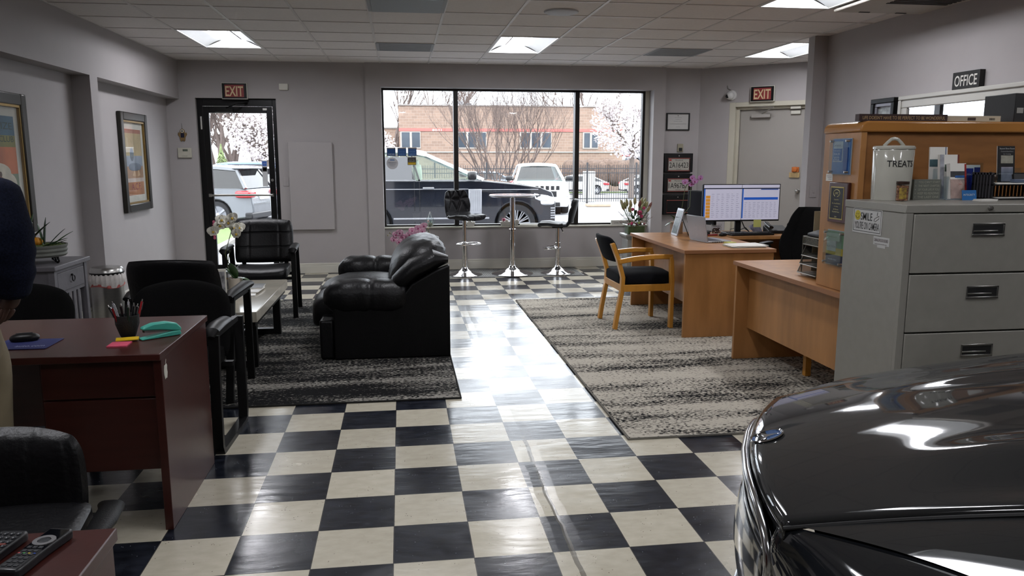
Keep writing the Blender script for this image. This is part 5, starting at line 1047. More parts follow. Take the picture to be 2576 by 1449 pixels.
for k, (z0, z1, num, lab) in enumerate(((1.31, 1.565, '2A16423', 'black wall box showing license plate 2A16423, topmost of three'), (1.03, 1.285, '1A967B7', 'black wall box showing license plate 1A967, middle of three'), (.725, 1.0, None, 'black wall box with empty red outlined front, lowest of three'))):
    t = thing('wall_box', lab, 'wall box', (3.85, 7.80, (z0+z1)/2), 0, 'black wall boxes'); hz = (z1-z0)/2
    MB().box(-.205, .205, -.075, 0, -hz, hz).build('case', BLACKM, t, bev=.004)
    m = MB(); m.box(-.20, .20, -.085, -.076, -hz+.005, hz-.01); m.build('front_door', PLASTB, t, bev=.003)
    m = MB(); m.sell((.0, -.09, hz-.035), (.018, .014, .018), 1, 1, 10, 8); m.build('lock', STEEL, t)
    cz = -.025; m = MB(); m.tube([(-.155, -.087, cz-.085), (.155, -.087, cz-.085), (.155, -.087, cz+.085), (-.155, -.087, cz+.085)], .005, 8, closed=True); m.build('red_outline', RFR, t)
    if num:
        MB().box(-.147, .147, -.0865, -.085, cz-.077, cz+.077).build('license_plate', PLT, t, bev=.003)
        m = MB(); m.text(num, (0, -.0868, cz-.005), (1, 0, 0), (0, 0, 1), .075, .27); m.text('DEALER', (0, -.0868, cz-.063), (1, 0, 0), (0, 0, 1), .011, .07); m.text('Maryland', (0, -.0868, cz+.06), (1, 0, 0), (0, 0, 1), .018, .11); m.build('lettering', INK, t)
        MB().box(-.14, -.105, -.0872, -.0866, cz+.05, cz+.07).build('red_tab', mat('tab_red', '#9a2b2b', .5), t)
q = D0+DD*.45
t = thing('dome_camera', 'white dome security camera with black lens above the office door', 'security camera', (q.x, q.y, 2.33), math.atan2(DD.y, DD.x)); X = Matrix.Rotation(PI/2, 4, 'X')
MB().lathe([(.0, .0), (.065, .0), (.065, .025), (.058, .03), (0, .03)], n=28, X=X).build('base', mat('camera_white', '#c4c4c2', .4), t); m = MB(); m.sell((-.012, -.055, -.005), (.11, .11, .11), 1, 1, 24, 16); m.build('ball', mat('camera_white', '#c4c4c2', .4), t)
m = MB(); m.sell((-.035, -.098, -.015), (.05, .02, .05), 1, 1, 16, 10); m.build('lens', INK, t); MB().tube([(0, -.01, .06), (-.06, -.01, .09), (-.07, -.005, .13)], .004, 6).build('cable', mat('grey_cable', '#77756f', .6), t)
switch('grey light switch plate on the wall partition right of the office door', (4.26, 4.85, 1.16), 0, .075, .12)
# ---------------------------------------------------------------- right wall things (face -x)
WX = 4.33
t = thing('framed_picture', 'black and pewter framed picture beside the mirror on the right wall', 'picture', (WX, 3.80, 1.82)); m = MB(); 
for a, b, c, d in ((-.17, .17, .16, .2), (-.17, .17, -.2, -.16), (-.17, -.13, -.16, .16), (.13, .17, -.16, .16)): m.box(-.05, 0, a, b, c, d)
m.build('frame', BLACKM, t, bev=.004); m = MB()
for a, b, c, d in ((-.13, .13, .13, .16), (-.13, .13, -.16, -.13), (-.13, -.10, -.13, .13), (.10, .13, -.13, .13)): m.box(-.035, -.001, a, b, c, d)
m.build('inner_frame', mat('pewter', '#6c6a70', .35, .5), t, bev=.003); MB().box(-.012, -.001, -.10, .10, -.13, .13).build('picture', mat('pale_rocky_picture', '#9aa0a0', .4, var=.5, vs=14), t)
t = thing('wall_mirror', 'large mirror with wide white moulded frame on the right wall', 'mirror', (WX, 2.65, 1.42)); m = MB(); hy, hz = .93, .60
for a, b, c, d in ((-hy, hy, hz-.10, hz), (-hy, hy, -hz, -hz+.10), (-hy, -hy+.10, -hz+.10, hz-.10), (hy-.10, hy, -hz+.10, hz-.10)): m.box(-.03, 0, a, b, c, d)
for a, b, c, d in ((-hy+.0, hy-.0, hz-.035, hz), (-hy, hy, -hz, -hz+.035), (-hy, -hy+.035, -hz+.035, hz-.035), (hy-.035, hy, -hz+.035, hz-.035)): m.box(-.045, -.03, a, b, c, d)
m.build('frame', mat('mirror_frame_white', '#b3b2ac', .4, var=.02), t, bev=.008, seg=3)
MB().box(-.012, -.001, -hy+.1, hy-.1, -hz+.1, hz-.1).build('glass', mat('mirror_glass', '#e4e6e8', .01, 1.0, var=0), t, flat=True)
t = thing('office_sign', 'black block sign reading OFFICE above the white framed mirror', 'sign', (WX, 2.77, 2.082)); MB().box(-.045, 0, -.145, .145, -.064, .064).build('block', mat('sign_black', '#161514', .5, var=.1), t, bev=.002); m = MB(); m.text('OFFICE', (-.0455, 0, 0), (0, -1, 0), (0, 0, 1), .082, .24, off=.01); m.build('lettering', mat('sign_white', '#c9c8c2', .6), t)
# ---------------------------------------------------------------- maple desks
def panel_desk(t, x0, x1, y0, y1, mod='x', inset=.12, z=.75, mb=.25, legs=True):
    MB().box(x0, x1, y0, y1, z-.028, z).build('tabletop', MAPLE, t)
    m = MB(); m.tube([(x0-.0008, y0-.0008, z-.014), (x1, y0-.0008, z-.014)], 1, 4, sq=(.0016, .028, (0, 0, 1))); m.tube([(x0-.0008, y0, z-.014), (x0-.0008, y1, z-.014)], 1, 4, sq=(.0016, .028, (0, 0, 1))); m.build('edge_band', MAPLED, t)
    for a, b in ((y0+.015, y0+.043), (y1-.043, y1-.015)): MB().box(x0+.012, x1-.012, a, b, .0115, z-.028).build('side_panel', MAPLE, t, bev=.001)
    MB().box(x0+inset, x0+inset+.02, y0+.043, y1-.043, mb, z-.028).build('modesty_panel', MAPLE, t)
t = thing('maple_desk', 'honey maple desk carrying the laptop with the guest chair beside it', 'desk', (0, 0, 0)); panel_desk(t, 2.362, 3.16, 3.385, 4.95, inset=.14)
t = thing('desk_return', 'honey maple return carrying the wide monitor and keyboard', 'desk', (0, 0, 0)); MB().box(3.16, 4.12, 4.42, 5.05, .722, .75).build('tabletop', MAPLE, t); MB().box(4.09, 4.118, 4.43, 5.04, 0.012, .722).build('side_panel', MAPLE, t); MB().box(3.16, 4.09, 5.0, 5.02, .1, .722).build('back_panel', MAPLE, t)
t = thing('maple_desk', 'honey maple desk in front of the letter trays, partly behind the filing cabinet', 'desk', (0, 0, 0)); panel_desk(t, 2.49, 3.25, 1.205, 2.715, inset=.11)
MB().box(2.80, 2.84, 2.15, 2.19, .0115, .25).build('support_block', BEECH, t)
# ---------------------------------------------------------------- beech guest chair (faces +x)
t = thing('wooden_guest_chair', 'golden beech armchair with dark blue-black padded seat at the maple desk', 'chair', (2.155, 4.055, .0115), R(1.5))
DKB = mat('navy_black_upholstery', '#0c0d12', .85, var=.15, vs=160, bump=.25, bs=260, spec=.15)
for s in (-1, 1):
    Y = s*.26
    m = MB(); m.tube([(.245, Y, 0), (.245, Y, .40), (.235, Y, .60), (.225, Y, .635)], 1, 4, sq=(.034, .055, (0, 1, 0))); m.build('leg', BEECH, t, bev=.004)
    m = MB(); m.tube([(-.262, Y*.93, 0), (-.245, Y*.93, .12), (-.205, Y*.93, .34), (-.20, Y*.93, .46), (-.245, Y*.93, .62), (-.30, Y*.93, .76)], 1, 4, sq=(.034, .055, (0, 1, 0))); m.build('leg', BEECH, t, bev=.004)
    m = MB(); m.tube([(-.245, Y*1.0, .60), (-.1, Y*1.03, .625), (.08, Y*1.04, .64), (.245, Y*1.0, .635)], 1, 4, sq=(.038, .042, (0, 0, 1))); m.build('armrest', BEECH, t, bev=.006)
    m = MB(); m.lathe([(0, 0), (.008, 0), (.008, .004), (0, .004)], n=12, X=Matrix.Translation((-.22, Y*1.07, .605)) @ Matrix.Rotation(-s*PI/2*-1, 4, 'X')); m.build('bolt_cap', mat('dark_plug', '#4a2e18', .5), t)
    MB().box(-.20, .245, Y-.014, Y+.014, .335, .395).build('side_rail', BEECH, t, bev=.003)
MB().box(.225, .25, -.25, .25, .335, .395).build('front_rail', BEECH, t, bev=.003); MB().box(-.22, -.195, -.23, .23, .335, .395).build('back_rail', BEECH, t, bev=.003)
m = MB(); m.sell((.02, 0, .435), (.49, .50, .105), .38, .25, 32, 12); 
for i, v in enumerate(m.v): m.v[i] = (v[0], v[1], v[2]+(.02*(1-(v[1]/.25)**2) if v[2] > .435 else 0))
m.build('seat', DKB, t)
m = MB()
def bk(a, b):
    u = a*2-1; an = b*2*PI; x = math.cos(an); z = math.sin(an); s_ = (1-abs(u)**8)**.5; zz = .70+.115*math.copysign(abs(z)**.6, z)*s_
    return (-.275-.45*(zz-.70)*.8 + .028*math.copysign(abs(x)**.7, x)*s_ - .045*(1-u*u) + .02, u*.245, zz)
m.grid(bk, 25, 24, cv=True); m.build('backrest', DKB, t)
# ---------------------------------------------------------------- things on the laptop desk
zt = .7505
t = thing('laptop', 'open silver laptop seen from the back of its lid on the maple desk', 'laptop', (2.745, 4.06, zt), R(8)); AL = mat('silver_laptop', '#9c9da3', .35, .5, var=.02)
MB().box(.0, .235, -.165, .165, 0, .016).build('base', AL, t, bev=.003); MB().box(.03, .15, -.145, .145, .016, .0175).build('keyboard', PLASTB, t)
X = Matrix.Translation((0, 0, .014)) @ Matrix.Rotation(R(-10), 4, 'Y'); MB().box(-.008, 0, -.165, .165, 0, .225, X).build('lid', AL, t, bev=.002); MB().box(.0, .001, -.155, .155, .01, .215, X).build('screen', INK, t)
m = MB(); m.text('hp', X @ Vector((-.0085, 0, .125)), (0, -1, 0), X.to_3x3() @ Vector((0, 0, 1)), .036, .03); m.build('logo', mat('logo_bright', '#d9d9dc', .15, .6), t)
m = MB(); [m.box(.04+.022*k, .054+.022*k, -.1655, -.165, .004, .010) for k in range(6)]; m.build('port', INK, t)
t = thing('desk_photo_frame', 'silver framed photo leaning back beside the laptop', 'picture frame', (2.715, 4.64, zt), R(-3)); X = Matrix.Rotation(R(14), 4, 'Y'); MB().box(-.006, .006, -.10, .10, 0, .27, X).build('frame', AL, t, bev=.002); MB().box(-.0075, -.006, -.08, .08, .02, .25, X).build('picture', mat('dark_document', '#3a3d45', .2, var=.5, vs=9), t); MB().tube([(.06, 0, .2), (.13, -.05, .0)], .004, 6).build('stand_leg', BLACKM, t)
t = thing('desk_paper', 'loose white papers and folders piled on the near corner of the maple desk', 'papers', (2.98, 3.60, zt), R(2)); rnd = random.Random(4)
for k in range(6): X = Matrix.Translation((rnd.uniform(-.02, .02), rnd.uniform(-.015, .015), .003*k)) @ Matrix.Rotation(rnd.uniform(-.12, .12), 4, 'Z'); MB().box(-.15, .15, -.108, .108, 0, .0022, X).build('sheet', CREAMP if k % 3 else mat('manila', '#a89f87', .7), t)
t = thing('sticky_note', 'pale yellow sticky note lying in front of the laptop', 'sticky note', (2.93, 3.80, zt), R(10)); MB().box(-.04, .04, -.04, .04, .0, .018).build('pad', mat('sticky_yellow', '#b8b96a', .7), t)
t = thing('monitor', 'ultrawide monitor showing two white windows with blue and orange tables', 'monitor', (3.43, 4.72, zt), R(1)); 
MB().box(-.41, .41, -.012, .02, .125, .495).build('housing', PLASTB, t, bev=.004)
def scr(x0, x1, z0, z1, c, y=-.0128, e=.55, nm='screen_area'): return MB().box(x0, x1, y, y+.0006, z0, z1).build(nm, mat('screen_%s' % c, '#'+c, .4, var=.0, emit=e), t, flat=True)
scr(-.40, .40, .14, .487, 'a4a3b4', -.0126, .55, 'screen'); scr(-.40, .40, .447, .457, '10152a', -.0134, .4, 'title_bar'); scr(-.002, .002, .14, .487, '30343c', -.0136, .4, 'window_divider')
scr(-.40, -.386, .155, .447, '1f4f9c', -.0134, .5, 'blue_sidebar'); scr(.003, .016, .155, .447, '1f4f9c', -.0134, .5, 'blue_sidebar')
scr(.022, .385, .338, .363, '1c4aa0', -.0134, .5, 'blue_table_header'); scr(.20, .385, .437, .446, '1c3a78', -.0136, .5, 'blue_ribbon')
for k in range(7): scr(-.378, -.333, .162+.032*k, .19+.032*k, 'b07828', -.0134, .5, 'orange_table_cell')
m = MB(); rnd = random.Random(9)
for k in range(13):
    for q in range(6): m.box(-.32+.052*q, -.32+.052*q+rnd.uniform(.015, .035), -.0135, -.0134, .168+.019*k, .171+.019*k)
for k in range(9):
    for q in range(8): m.box(.03+.045*q, .03+.045*q+rnd.uniform(.015, .032), -.0135, -.0134, .165+.018*k, .168+.018*k)
m.build('table_text', mat('screen_text', '#6d6f8a', .4, emit=.35), t)
MB().box(-.04, .02, .02, .05, 0.01, .3).build('stand_neck', PLASTB, t, bev=.004); MB().box(-.14, .12, -.05, .14, 0, .012).build('stand_foot', PLASTB, t, bev=.004)
m = MB(); m.tube([(.03, .04, .13), (.08, .06, .05), (.12, .03, .01)], .005, 6); m.tube([(.02, .05, .03), (.06, .0, .06), (.11, .0, .01)], .004, 6); m.tube([(-.09, .02, .01), (-.08, .05, .04), (-.02, .06, .05)], .003, 6); m.build('cable', INK, t)
t = thing('sticky_note', 'pale yellow sticky note stuck under the ultrawide monitor', 'sticky note', (3.60, 4.70, .885), R(1)); MB().box(-.04, .04, -.006, -.005, -.07, .005).build('sheet', mat('sticky_yellow', '#b8b96a', .7), t)
t = thing('side_monitor', 'smaller dark switched-off monitor angled at the left of the wide monitor', 'monitor', (P(1766, 500, Y=4.97).x, 4.97, zt), R(-68)); MB().box(-.20, .20, -.01, .02, .08, .42).build('housing', PLASTB, t, bev=.004); MB().box(-.19, .19, -.0115, -.01, .095, .405).build('screen', mat('dark_screen', '#11141c', .12), t); MB().box(-.02, .02, .02, .04, 0, .3).build('stand_neck', PLASTB, t); MB().box(-.09, .09, -.06, .1, 0, .01).build('stand_foot', PLASTB, t, bev=.003)
t = thing('keyboard', 'black full size keyboard in front of the ultrawide monitor', 'keyboard', (3.47, 4.58, zt), R(4)); MB().box(-.225, .225, -.08, .08, 0, .018).build('tray', PLASTB, t, bev=.005); m = MB()
for r_ in range(5):
    for c_ in range(21): m.box(-.215+.0205*c_, -.198+.0205*c_, -.066+.027*r_, -.046+.027*r_, .018, .025)
m.build('keycaps', mat('keycap_black', '#1b1b1f', .4), t); m = MB()
for r_ in range(5):
    for c_ in range(0, 15): m.box(-.21+.0205*c_, -.204+.0205*c_, -.054+.027*r_, -.049+.027*r_, .025, .0254)
m.build('key_legends', mat('legend_white', '#b9b9bd', .5), t)
t = thing('candy_jar', 'short clear plastic jar with dark sweets beside the keyboard', 'jar', (3.18, 4.72, zt)); JG = glassmat('jar_plastic', (.93, .93, .94), 2.0); MB().lathe([(0, .002), (.05, .0), (.052, .07), (.045, .078)], n=28).build('jar', JG, t); MB().lathe([(.047, .078), (.052, .08), (.052, .10), (0, .10)], n=28).build('lid', JG, t)
m = MB(); rnd = random.Random(3); [m.sell((rnd.uniform(-.032, .032), rnd.uniform(-.03, .03), .012+.045*rnd.random()), (.02, .016, .014), 1, 1, 8, 6) for k in range(40)]; m.build('sweets', mat('dark_sweets', '#3a2622', .5), t)
t = thing('computer_mouse', 'black computer mouse between the laptop and the keyboard', 'mouse', (3.16, 4.50, zt), R(30)); m = MB(); m.sell((0, 0, .014), (.10, .06, .036), .9, .8, 20, 10); m.v = [(a, b, max(0, c)) for a, b, c in m.v]; m.build('shell', PLASTB, t)
t = thing('red_gadget', 'small flat red object beside the black mouse', 'stationery', (3.075, 4.56, zt)); MB().box(-.05, .05, -.02, .02, 0, .014).build('case', mat('gadget_red', '#7a2320', .4), t, bev=.004)
t = thing('headset', 'small black coiled cable and earpiece lying behind the laptop', 'headset', (2.99, 4.62, zt)); m = MB(); m.tube([(.05*math.cos(a), .04*math.sin(a), .005+.002*k) for k, a in enumerate([q*.7 for q in range(20)])], .003, 6); m.build('cable', INK, t); m = MB(); m.sell((.03, -.05, .02), (.07, .05, .04), .8, .8, 16, 8); m.build('earpiece', PLASTB, t)
t = thing('white_speaker', 'small round white speaker between the photo frame and the laptop', 'speaker', (2.83, 4.45, zt)); m = MB(); m.sell((0, 0, .045), (.05, .07, .09), .8, 1, 18, 12); m.build('shell', mat('ivory_plastic', '#aaa595', .4), t); m = MB(); m.sell((-.018, 0, .05), (.02, .045, .06), 1, 1, 14, 8); m.build('grille', mat('grey_mesh', '#6f6c66', .7), t)
t = thing('desk_phone', 'dark desk phone with white papers on it right of the keyboard', 'telephone', (3.83, 4.75, zt), R(-8)); m = MB(); m.prism([(-.10, 0), (.10, 0), (.10, .07), (-.10, .03)], -.10, .10, 'x'); m.build('base', PLASTB, t, bev=.005); m = MB(); m.tube([(-.075, -.09, .06), (-.075, 0, .075), (-.075, .09, .095)], 1, 10, sq=(.045, .03, (0, 0, 1))); m.build('handset', PLASTB, t)
t = thing('desk_paper', 'folded grey-white leaflets standing between keyboard and phone', 'papers', (3.70, 4.86, zt), R(20))
for k in range(4): MB().box(-.05, .05, -.002, .0, 0, .09, Matrix.Translation((0, .01*k, 0)) @ Matrix.Rotation(R(-35-6*k), 4, 'X')).build('leaflet', mat('leaflet_lilac', '#85859a', .6, var=.2, vs=30), t)
# purple orchid behind the desk
t = thing('flower_pot', 'square wooden pot of the mauve orchid between photo frame and laptop', 'flower pot', (2.80, 4.82, zt)); MB().box(-.05, .05, -.05, .05, 0, .12).build('pot', mat('wood_pot', '#7a5c3e', .6, var=.15), t, bev=.003)
o_ = (2.80, 4.82, .86)
orchid('mauve orchid rising in front of the black wall boxes', o_, [(rel(a, b, 4.8+.03*math.sin(i*3), o_), (math.sin(i*2)*.4, -1, .1)) for i, (a, b) in enumerate(((1723, 458), (1741, 448), (1748, 456), (1739, 463), (1761, 448)))], [[(0, 0, 0), rel(1716, 520, 4.8, o_), rel(1724, 470, 4.8, o_), rel(1740, 455, 4.8, o_), rel(1760, 450, 4.8, o_)], [(.01, 0, 0), rel(1735, 520, 4.82, o_), rel(1738, 470, 4.82, o_)]], MPET, PLIP, .036, [((0, 0, 0), (-.5, -.2, .9), .13, .05), ((0, 0, 0), (-1, 0, .2), .13, .045), ((0, 0, 0), (.3, -.2, .9), .12, .05)])
# black office chair behind the maple desk
t = thing('office_chair', 'black office chair with tall contoured back behind the letter trays', 'office chair', (3.62, 3.84, .0115), R(-48)); 
MB().cyl((0, 0, .1), (0, 0, .44), .03, .024).build('gas_column', BLACKM, t)
m = MB(); m.sell((0, 0, .48), (.52, .52, .12), .4, .35, 28, 12); m.build('seat', FABRIC, t)
m = MB()
for s in (0, 1):
    def fb2(a, b, s=s):
        u = a*2-1; hx = .20+.07*math.sin(min(1, b*1.35)*PI)*(1 if b < .75 else 1)+(.0 if b < .7 else .03*(1-b)); hx *= (1-.32*max(0, (b-.72)/.28)**2); e = max(0, (1-abs(u)**5)*(1-abs(b*2-1)**7))**.5
        return (u*hx, .23+.14*b-.10*u*u*-1*(-1)+(-.05*e if s == 0 else .03*e)+.012*math.exp(-((abs(u)-.6)/.05)**2)*(s == 0), .50+.54*b)
    m.grid(fb2, 35, 31)
m.build('backrest', FABRIC, t)
for s in (-1, 1):
    MB().tube([(.27*s, .10, .48), (.31*s, .08, .60), (.31*s, .0, .70)], 1, 4, sq=(.05, .02, (0, 1, 0))).build('arm_support', PLASTB, t); m = MB(); m.sell((.31*s, -.03, .715), (.07, .26, .03), .6, .6, 16, 8); m.build('armrest', PLASTB, t)
for k in range(5):
    a = 2*PI*k/5; l = MB().tube([(0, 0, .11), (.3*math.cos(a), .3*math.sin(a), .075)], [.03, .018], 8).build('leg', PLASTB, t); m = MB(); m.cyl((.3*math.cos(a), .3*math.sin(a)-.015, .038), (.3*math.cos(a), .3*math.sin(a)+.015, .038), .026); m.build('caster', PLASTB, l)
# ---------------------------------------------------------------- letter trays
MESH = mat('mesh_metal', '#57554b', .5, .5, var=.2, vs=120, alpha=.72); WIRE = mat('tray_wire', '#7c7a72', .35, .7)
t = thing('letter_tray', 'stacked grey wire mesh letter trays beside the maple hutch', 'letter tray', (2.76, 1.86, zt), R(0)); 
for k, z in enumerate((.02, .075, .13)):
    dx = .012*k; m = MB(); m.tube([(-.155+dx, -.11, z+.0), (-.155+dx, .12, z), (-.10+dx, .17, z+.055), (.16, .17, z+.055), (.16, -.15, z+.055), (-.09+dx, -.15, z+.055)], .004, 8, closed=True)
    tr = m.build('tray_rim', WIRE, t); m = MB(); m.box(-.15+dx, .16, -.11, .13, z-.002, z); m.quad((-.10+dx, .17, z+.052), (.16, .17, z+.052), (.16, .13, z), (-.15+dx, .13, z)); m.quad((-.10+dx, -.15, z+.052), (.16, -.15, z+.052), (.16, -.11, z), (-.15+dx, -.11, z)); m.build('mesh', MESH, tr, flat=True)
m = MB(); m.box(-.10, .16, -.15, .17, .195, .199); m.box(-.10, -.097, -.15, .17, .195, .245); m.box(-.1, .16, .167, .17, .195, .245); m.box(-.1, .16, -.15, -.147, .195, .245); m.build('top_tray_mesh', MESH, t, flat=True); m = MB(); [m.tube([(-.10, -.15, z), (-.10, .17, z), (.16, .17, z), (.16, -.15, z)], .004, 8, closed=True) for z in (.197, .247)]; m.build('top_tray_rim', WIRE, t)
for x, y in ((-.10, .17), (.16, .17), (-.10, -.15), (.16, -.15)): MB().tube([(x, y, 0), (x, y, .25)], .004, 6).build('post', WIRE, t)
t = thing('small_scanner', 'flat black device on top of the letter trays', 'scanner', (2.80, 1.88, 1.000), R(0)); m = MB(); m.prism([(-.12, 0), (.12, 0), (.12, .055), (.02, .055), (-.12, .02)], -.14, .14, 'y'); m.build('case', mat('matte_black', '#17171a', .6), t, bev=.006)
t = thing('folder_holder', 'beige folders upright in a mesh holder behind the scanner', 'folders', (2.93, 2.16, zt), 0); MB().box(-.10, .14, -.03, -.026, 0, .30).build('mesh', MESH, t); 
for k in range(3): MB().box(-.13+.01*k, .14, .0+.012*k, .003+.012*k, 0, .40-.01*k).build('folder', mat('manila_folder', '#a59b7f', .7, var=.03), t)
t = thing('paper_cup', 'white paper cup standing behind the letter trays', 'cup', (3.02, 2.08, zt)); MB().lathe([(0, 0), (.028, 0), (.036, .10), (.038, .10), (.034, .095)], n=24).build('cup', CREAMP, t)
# ---------------------------------------------------------------- hutch
t = thing('maple_hutch', 'tall honey maple hutch with rounded top corner carrying signs and plaques', 'cabinet', (0, 0, 0)); hx0, hx1, hy0, hy1 = 2.53, 4.15, 1.24, 1.61
MB().box(hx0, hx0+.035, hy0, hy1, .7515, 1.64).build('end_panel', MAPLE, t, bev=.002); MB().box(hx1-.035, hx1, hy0, hy1, .0, 1.64).build('end_panel', MAPLE, t); MB().box(hx0+.035, hx1-.035, hy0+.02, hy0+.035, .7515, 1.64).build('back_panel', mat('hutch_back_maple', '#7d522a', .4, var=.12, vs=3, stretch=(1.2, 5, 5), col2='#8c5f34'), t)
MB().box(3.26, hx1-.035, hy0+.02, hy1, .0115, .75).build('lower_panel', MAPLE, t)
m = MB(); pr = [(hx0-.006, 1.64), (hx0-.008, 1.665)]+[(hx0-.008+.04*(1-math.cos(a)), 1.665+.035*math.sin(a)) for a in [PI/2*k/8 for k in range(1, 9)]]+[(hx0+.30, 1.70), (hx0+.30, 1.675), (hx0+.12, 1.64)]
m.prism([(hx0-.008, 1.64), (hx0-.008, 1.66)]+[(hx0-.008+.05*(1-math.cos(a)), 1.66+.04*math.sin(a)) for a in [PI/2*k/10 for k in range(1, 11)]]+[(hx1, 1.70), (hx1, 1.64)], hy0-.008, hy1+.008, 'y'); m.build('top', mat('hutch_top_orange', '#a06e38', .2, var=.06, vs=3, coat=.3), t, bev=.01, seg=3)
MB().box(hx0+.035, hx1-.035, hy0+.04, hy1-.01, 1.2, 1.22).build('shelf', MAPLE, t)
t = thing('sentiment_sign', "dark wooden block sign reading LIFE DOESN'T HAVE TO BE PERFECT TO BE WONDERFUL", 'sign', (2.80, 1.30, 1.7005)); MB().box(-.265, .26, -.02, .02, 0, .038).build('block', mat('dark_red_wood', '#2c1511', .5, var=.2, vs=8), t, bev=.001); m = MB(); m.text("LIFE DOESN'T HAVE TO BE PERFECT TO BE WONDERFUL", (0, -.0205, .019), (1, 0, 0), (0, 0, 1), .018, .49); m.build('lettering', mat('sign_tan', '#b0946a', .6), t)
t = thing('flat_box', 'long flat cream box beside the dark sentiment sign on top of the hutch', 'box', (3.24, 1.36, 1.7005)); MB().box(-.17, .17, -.05, .09, 0, .034).build('carton', mat('cream_carton', '#b5aa94', .7, var=.03), t, bev=.002); MB().box(-.035, .015, -.0508, -.05, .008, .024).build('brown_label', mat('label_brown', '#3b2a20', .5), t); m = MB(); [m.box(.10+.006*k, .103+.006*k, -.0508, -.05, .01, .022) for k in range(6)]; m.build('barcode', INK, t)
for k, (lab, x) in enumerate((('black binder box at the right end of the hutch top, left one', 3.515), ('black binder with white label at the far right of the hutch top', 3.585))):
    t = thing('binder', lab, 'binder', (x, 1.40, 1.7005), 0, 'black binders on the hutch top'); MB().box(-.033, .033, -.10, .14, 0, .16).build('cover', mat('binder_black', '#131314', .5, var=.2), t, bev=.003); MB().box(-.02, .02, -.102, -.1, .05, .08).build('spine_label', mat('label_grey', '#8d8d88', .6), t)
# plaques on the end panel (face -x)
HX = 2.53; CLR = glassmat('acrylic', (.9, .95, .97), 2.2)
def acrylic(label, yc, zc, w, h, layers, letters):
    t = thing('acrylic_holder', label, 'brochure holder', (HX, yc, zc), 0, 'acrylic holders on the hutch end')
    MB().box(-.006, -.001, -w/2, w/2, -h/2, h/2).build('back_plate', mat('acrylic_back', '#8d9ba8', .2, var=.1), t)
    for i, (y0, y1, z0, z1, c) in enumerate(layers): MB().box(-.012-.002*i, -.0065-.002*i, y0*w, y1*w, z0*h, z1*h).build('card', mat('card_%s' % c, '#'+c, .4, var=.12, vs=25), t)
    for i, (s_, y_, z_, h_, w_, c) in enumerate(letters): m = MB(); m.text(s_, (-.0125-.002*len(layers), y_*w, z_*h), (0, -1, 0), (0, 0, 1), h_, w_); m.build('lettering', mat('ink_%s' % c, '#'+c, .5), t)
    MB().box(-.030, -.027, -w/2, w/2, -h/2, h/2).build('front_plate', CLR, t, flat=True)
    for y in (-w/2+.012, w/2-.012):
        for z in (-h/2+.015, h/2-.015): MB().cyl((0, y, z), (-.036, y, z), .006, n=12).build('standoff', STEEL, t)
acrylic('acrylic holder with blue TOP-RATED DEALER 2022 award on the hutch end', 1.408, 1.51, .185, .20, [(-.48, .48, -.48, .48, '4a6f9f'), (-.1, .42, -.15, .42, 'b9c0c4'), (-.07, .39, -.12, .22, '28609c'), (-.42, -.2, -.45, .25, '274f8c')], [('CarGurus', .16, .32, .014, .075, '4a5a70'), ('TOP-RATED', .16, .16, .010, .07, 'c4ccd4'), ('DEALER', .16, .07, .014, .07, 'd4dadf'), ('2022', .16, -.05, .022, .06, 'd4dadf')])
acrylic('acrylic brochure holder with green, yellow and navy leaflets low on the hutch end', 1.408, .993, .19, .20, [(-.46, .46, -.48, .48, '5b7a58'), (-.46, .46, -.48, -.2, '151c38'), (-.46, .46, -.2, 0, 'a08e2c'), (-.1, .40, -.1, .2, '9a9f94'), (-.3, .44, .2, .42, '8f9c84')], [('Manheim', .1, .32, .012, .1, '6a7a50'), ('AUCTION', .1, .04, .012, .09, '4c5048'), ('REGISTER TODAY', 0, -.33, .008, .09, 'b0b4c0')])
t = thing('award_plaque', 'dark wooden award plaque with gold-edged black plate on the hutch end', 'plaque', (HX, 1.395, 1.252)); MB().box(-.022, 0, -.098, .098, -.115, .115).build('board', mat('cherry_plaque', '#3c1a19', .25, coat=.5), t, bev=.006, seg=3); MB().box(-.0235, -.022, -.062, .075, -.095, .09).build('gold_border', mat('brass', '#9a8850', .3, .8), t); MB().box(-.0245, -.0235, -.055, .068, -.088, .083).build('black_plate', mat('plate_black', '#14181c', .15), t)
m = MB(); Rr, U = (0, -1, 0), (0, 0, 1); m.text('GWC', (-.0248, .006, .053), Rr, U, .014, .035); m.tube([(-.025, .006+.032*math.cos(a), .053+.02*math.sin(a)) for a in [R(20)+R(320)*k/20-PI*.45 for k in range(21)]], .0022, 6)
for s_, z, w_ in (('Congratulations', .018, .05), ('Dix Auto Brokers', -.004, .085), ('for winning', -.022, .04), ('2019 Bronze', -.038, .055), ('MILLIONS Winner', -.052, .075), ('2020', -.08, .022)): m.text(s_, (-.0248, .006, z), Rr, U, .008, w_)
m.build('lettering', mat('plaque_gold_text', '#b5ab78', .4, .3), t)
t = thing('small_card', 'small white printed card stuck left of the plaque on the hutch end', 'card', (HX, 1.533, 1.39)); MB().box(-.002, 0, -.035, .035, -.02, .02).build('card', CREAMP, t); m = MB(); [m.box(-.0025, -.002, -.028, .028-.01*k, .008-.009*k, .010-.009*k) for k in range(3)]; m.build('print', mat('print_grey', '#55555a', .7), t)
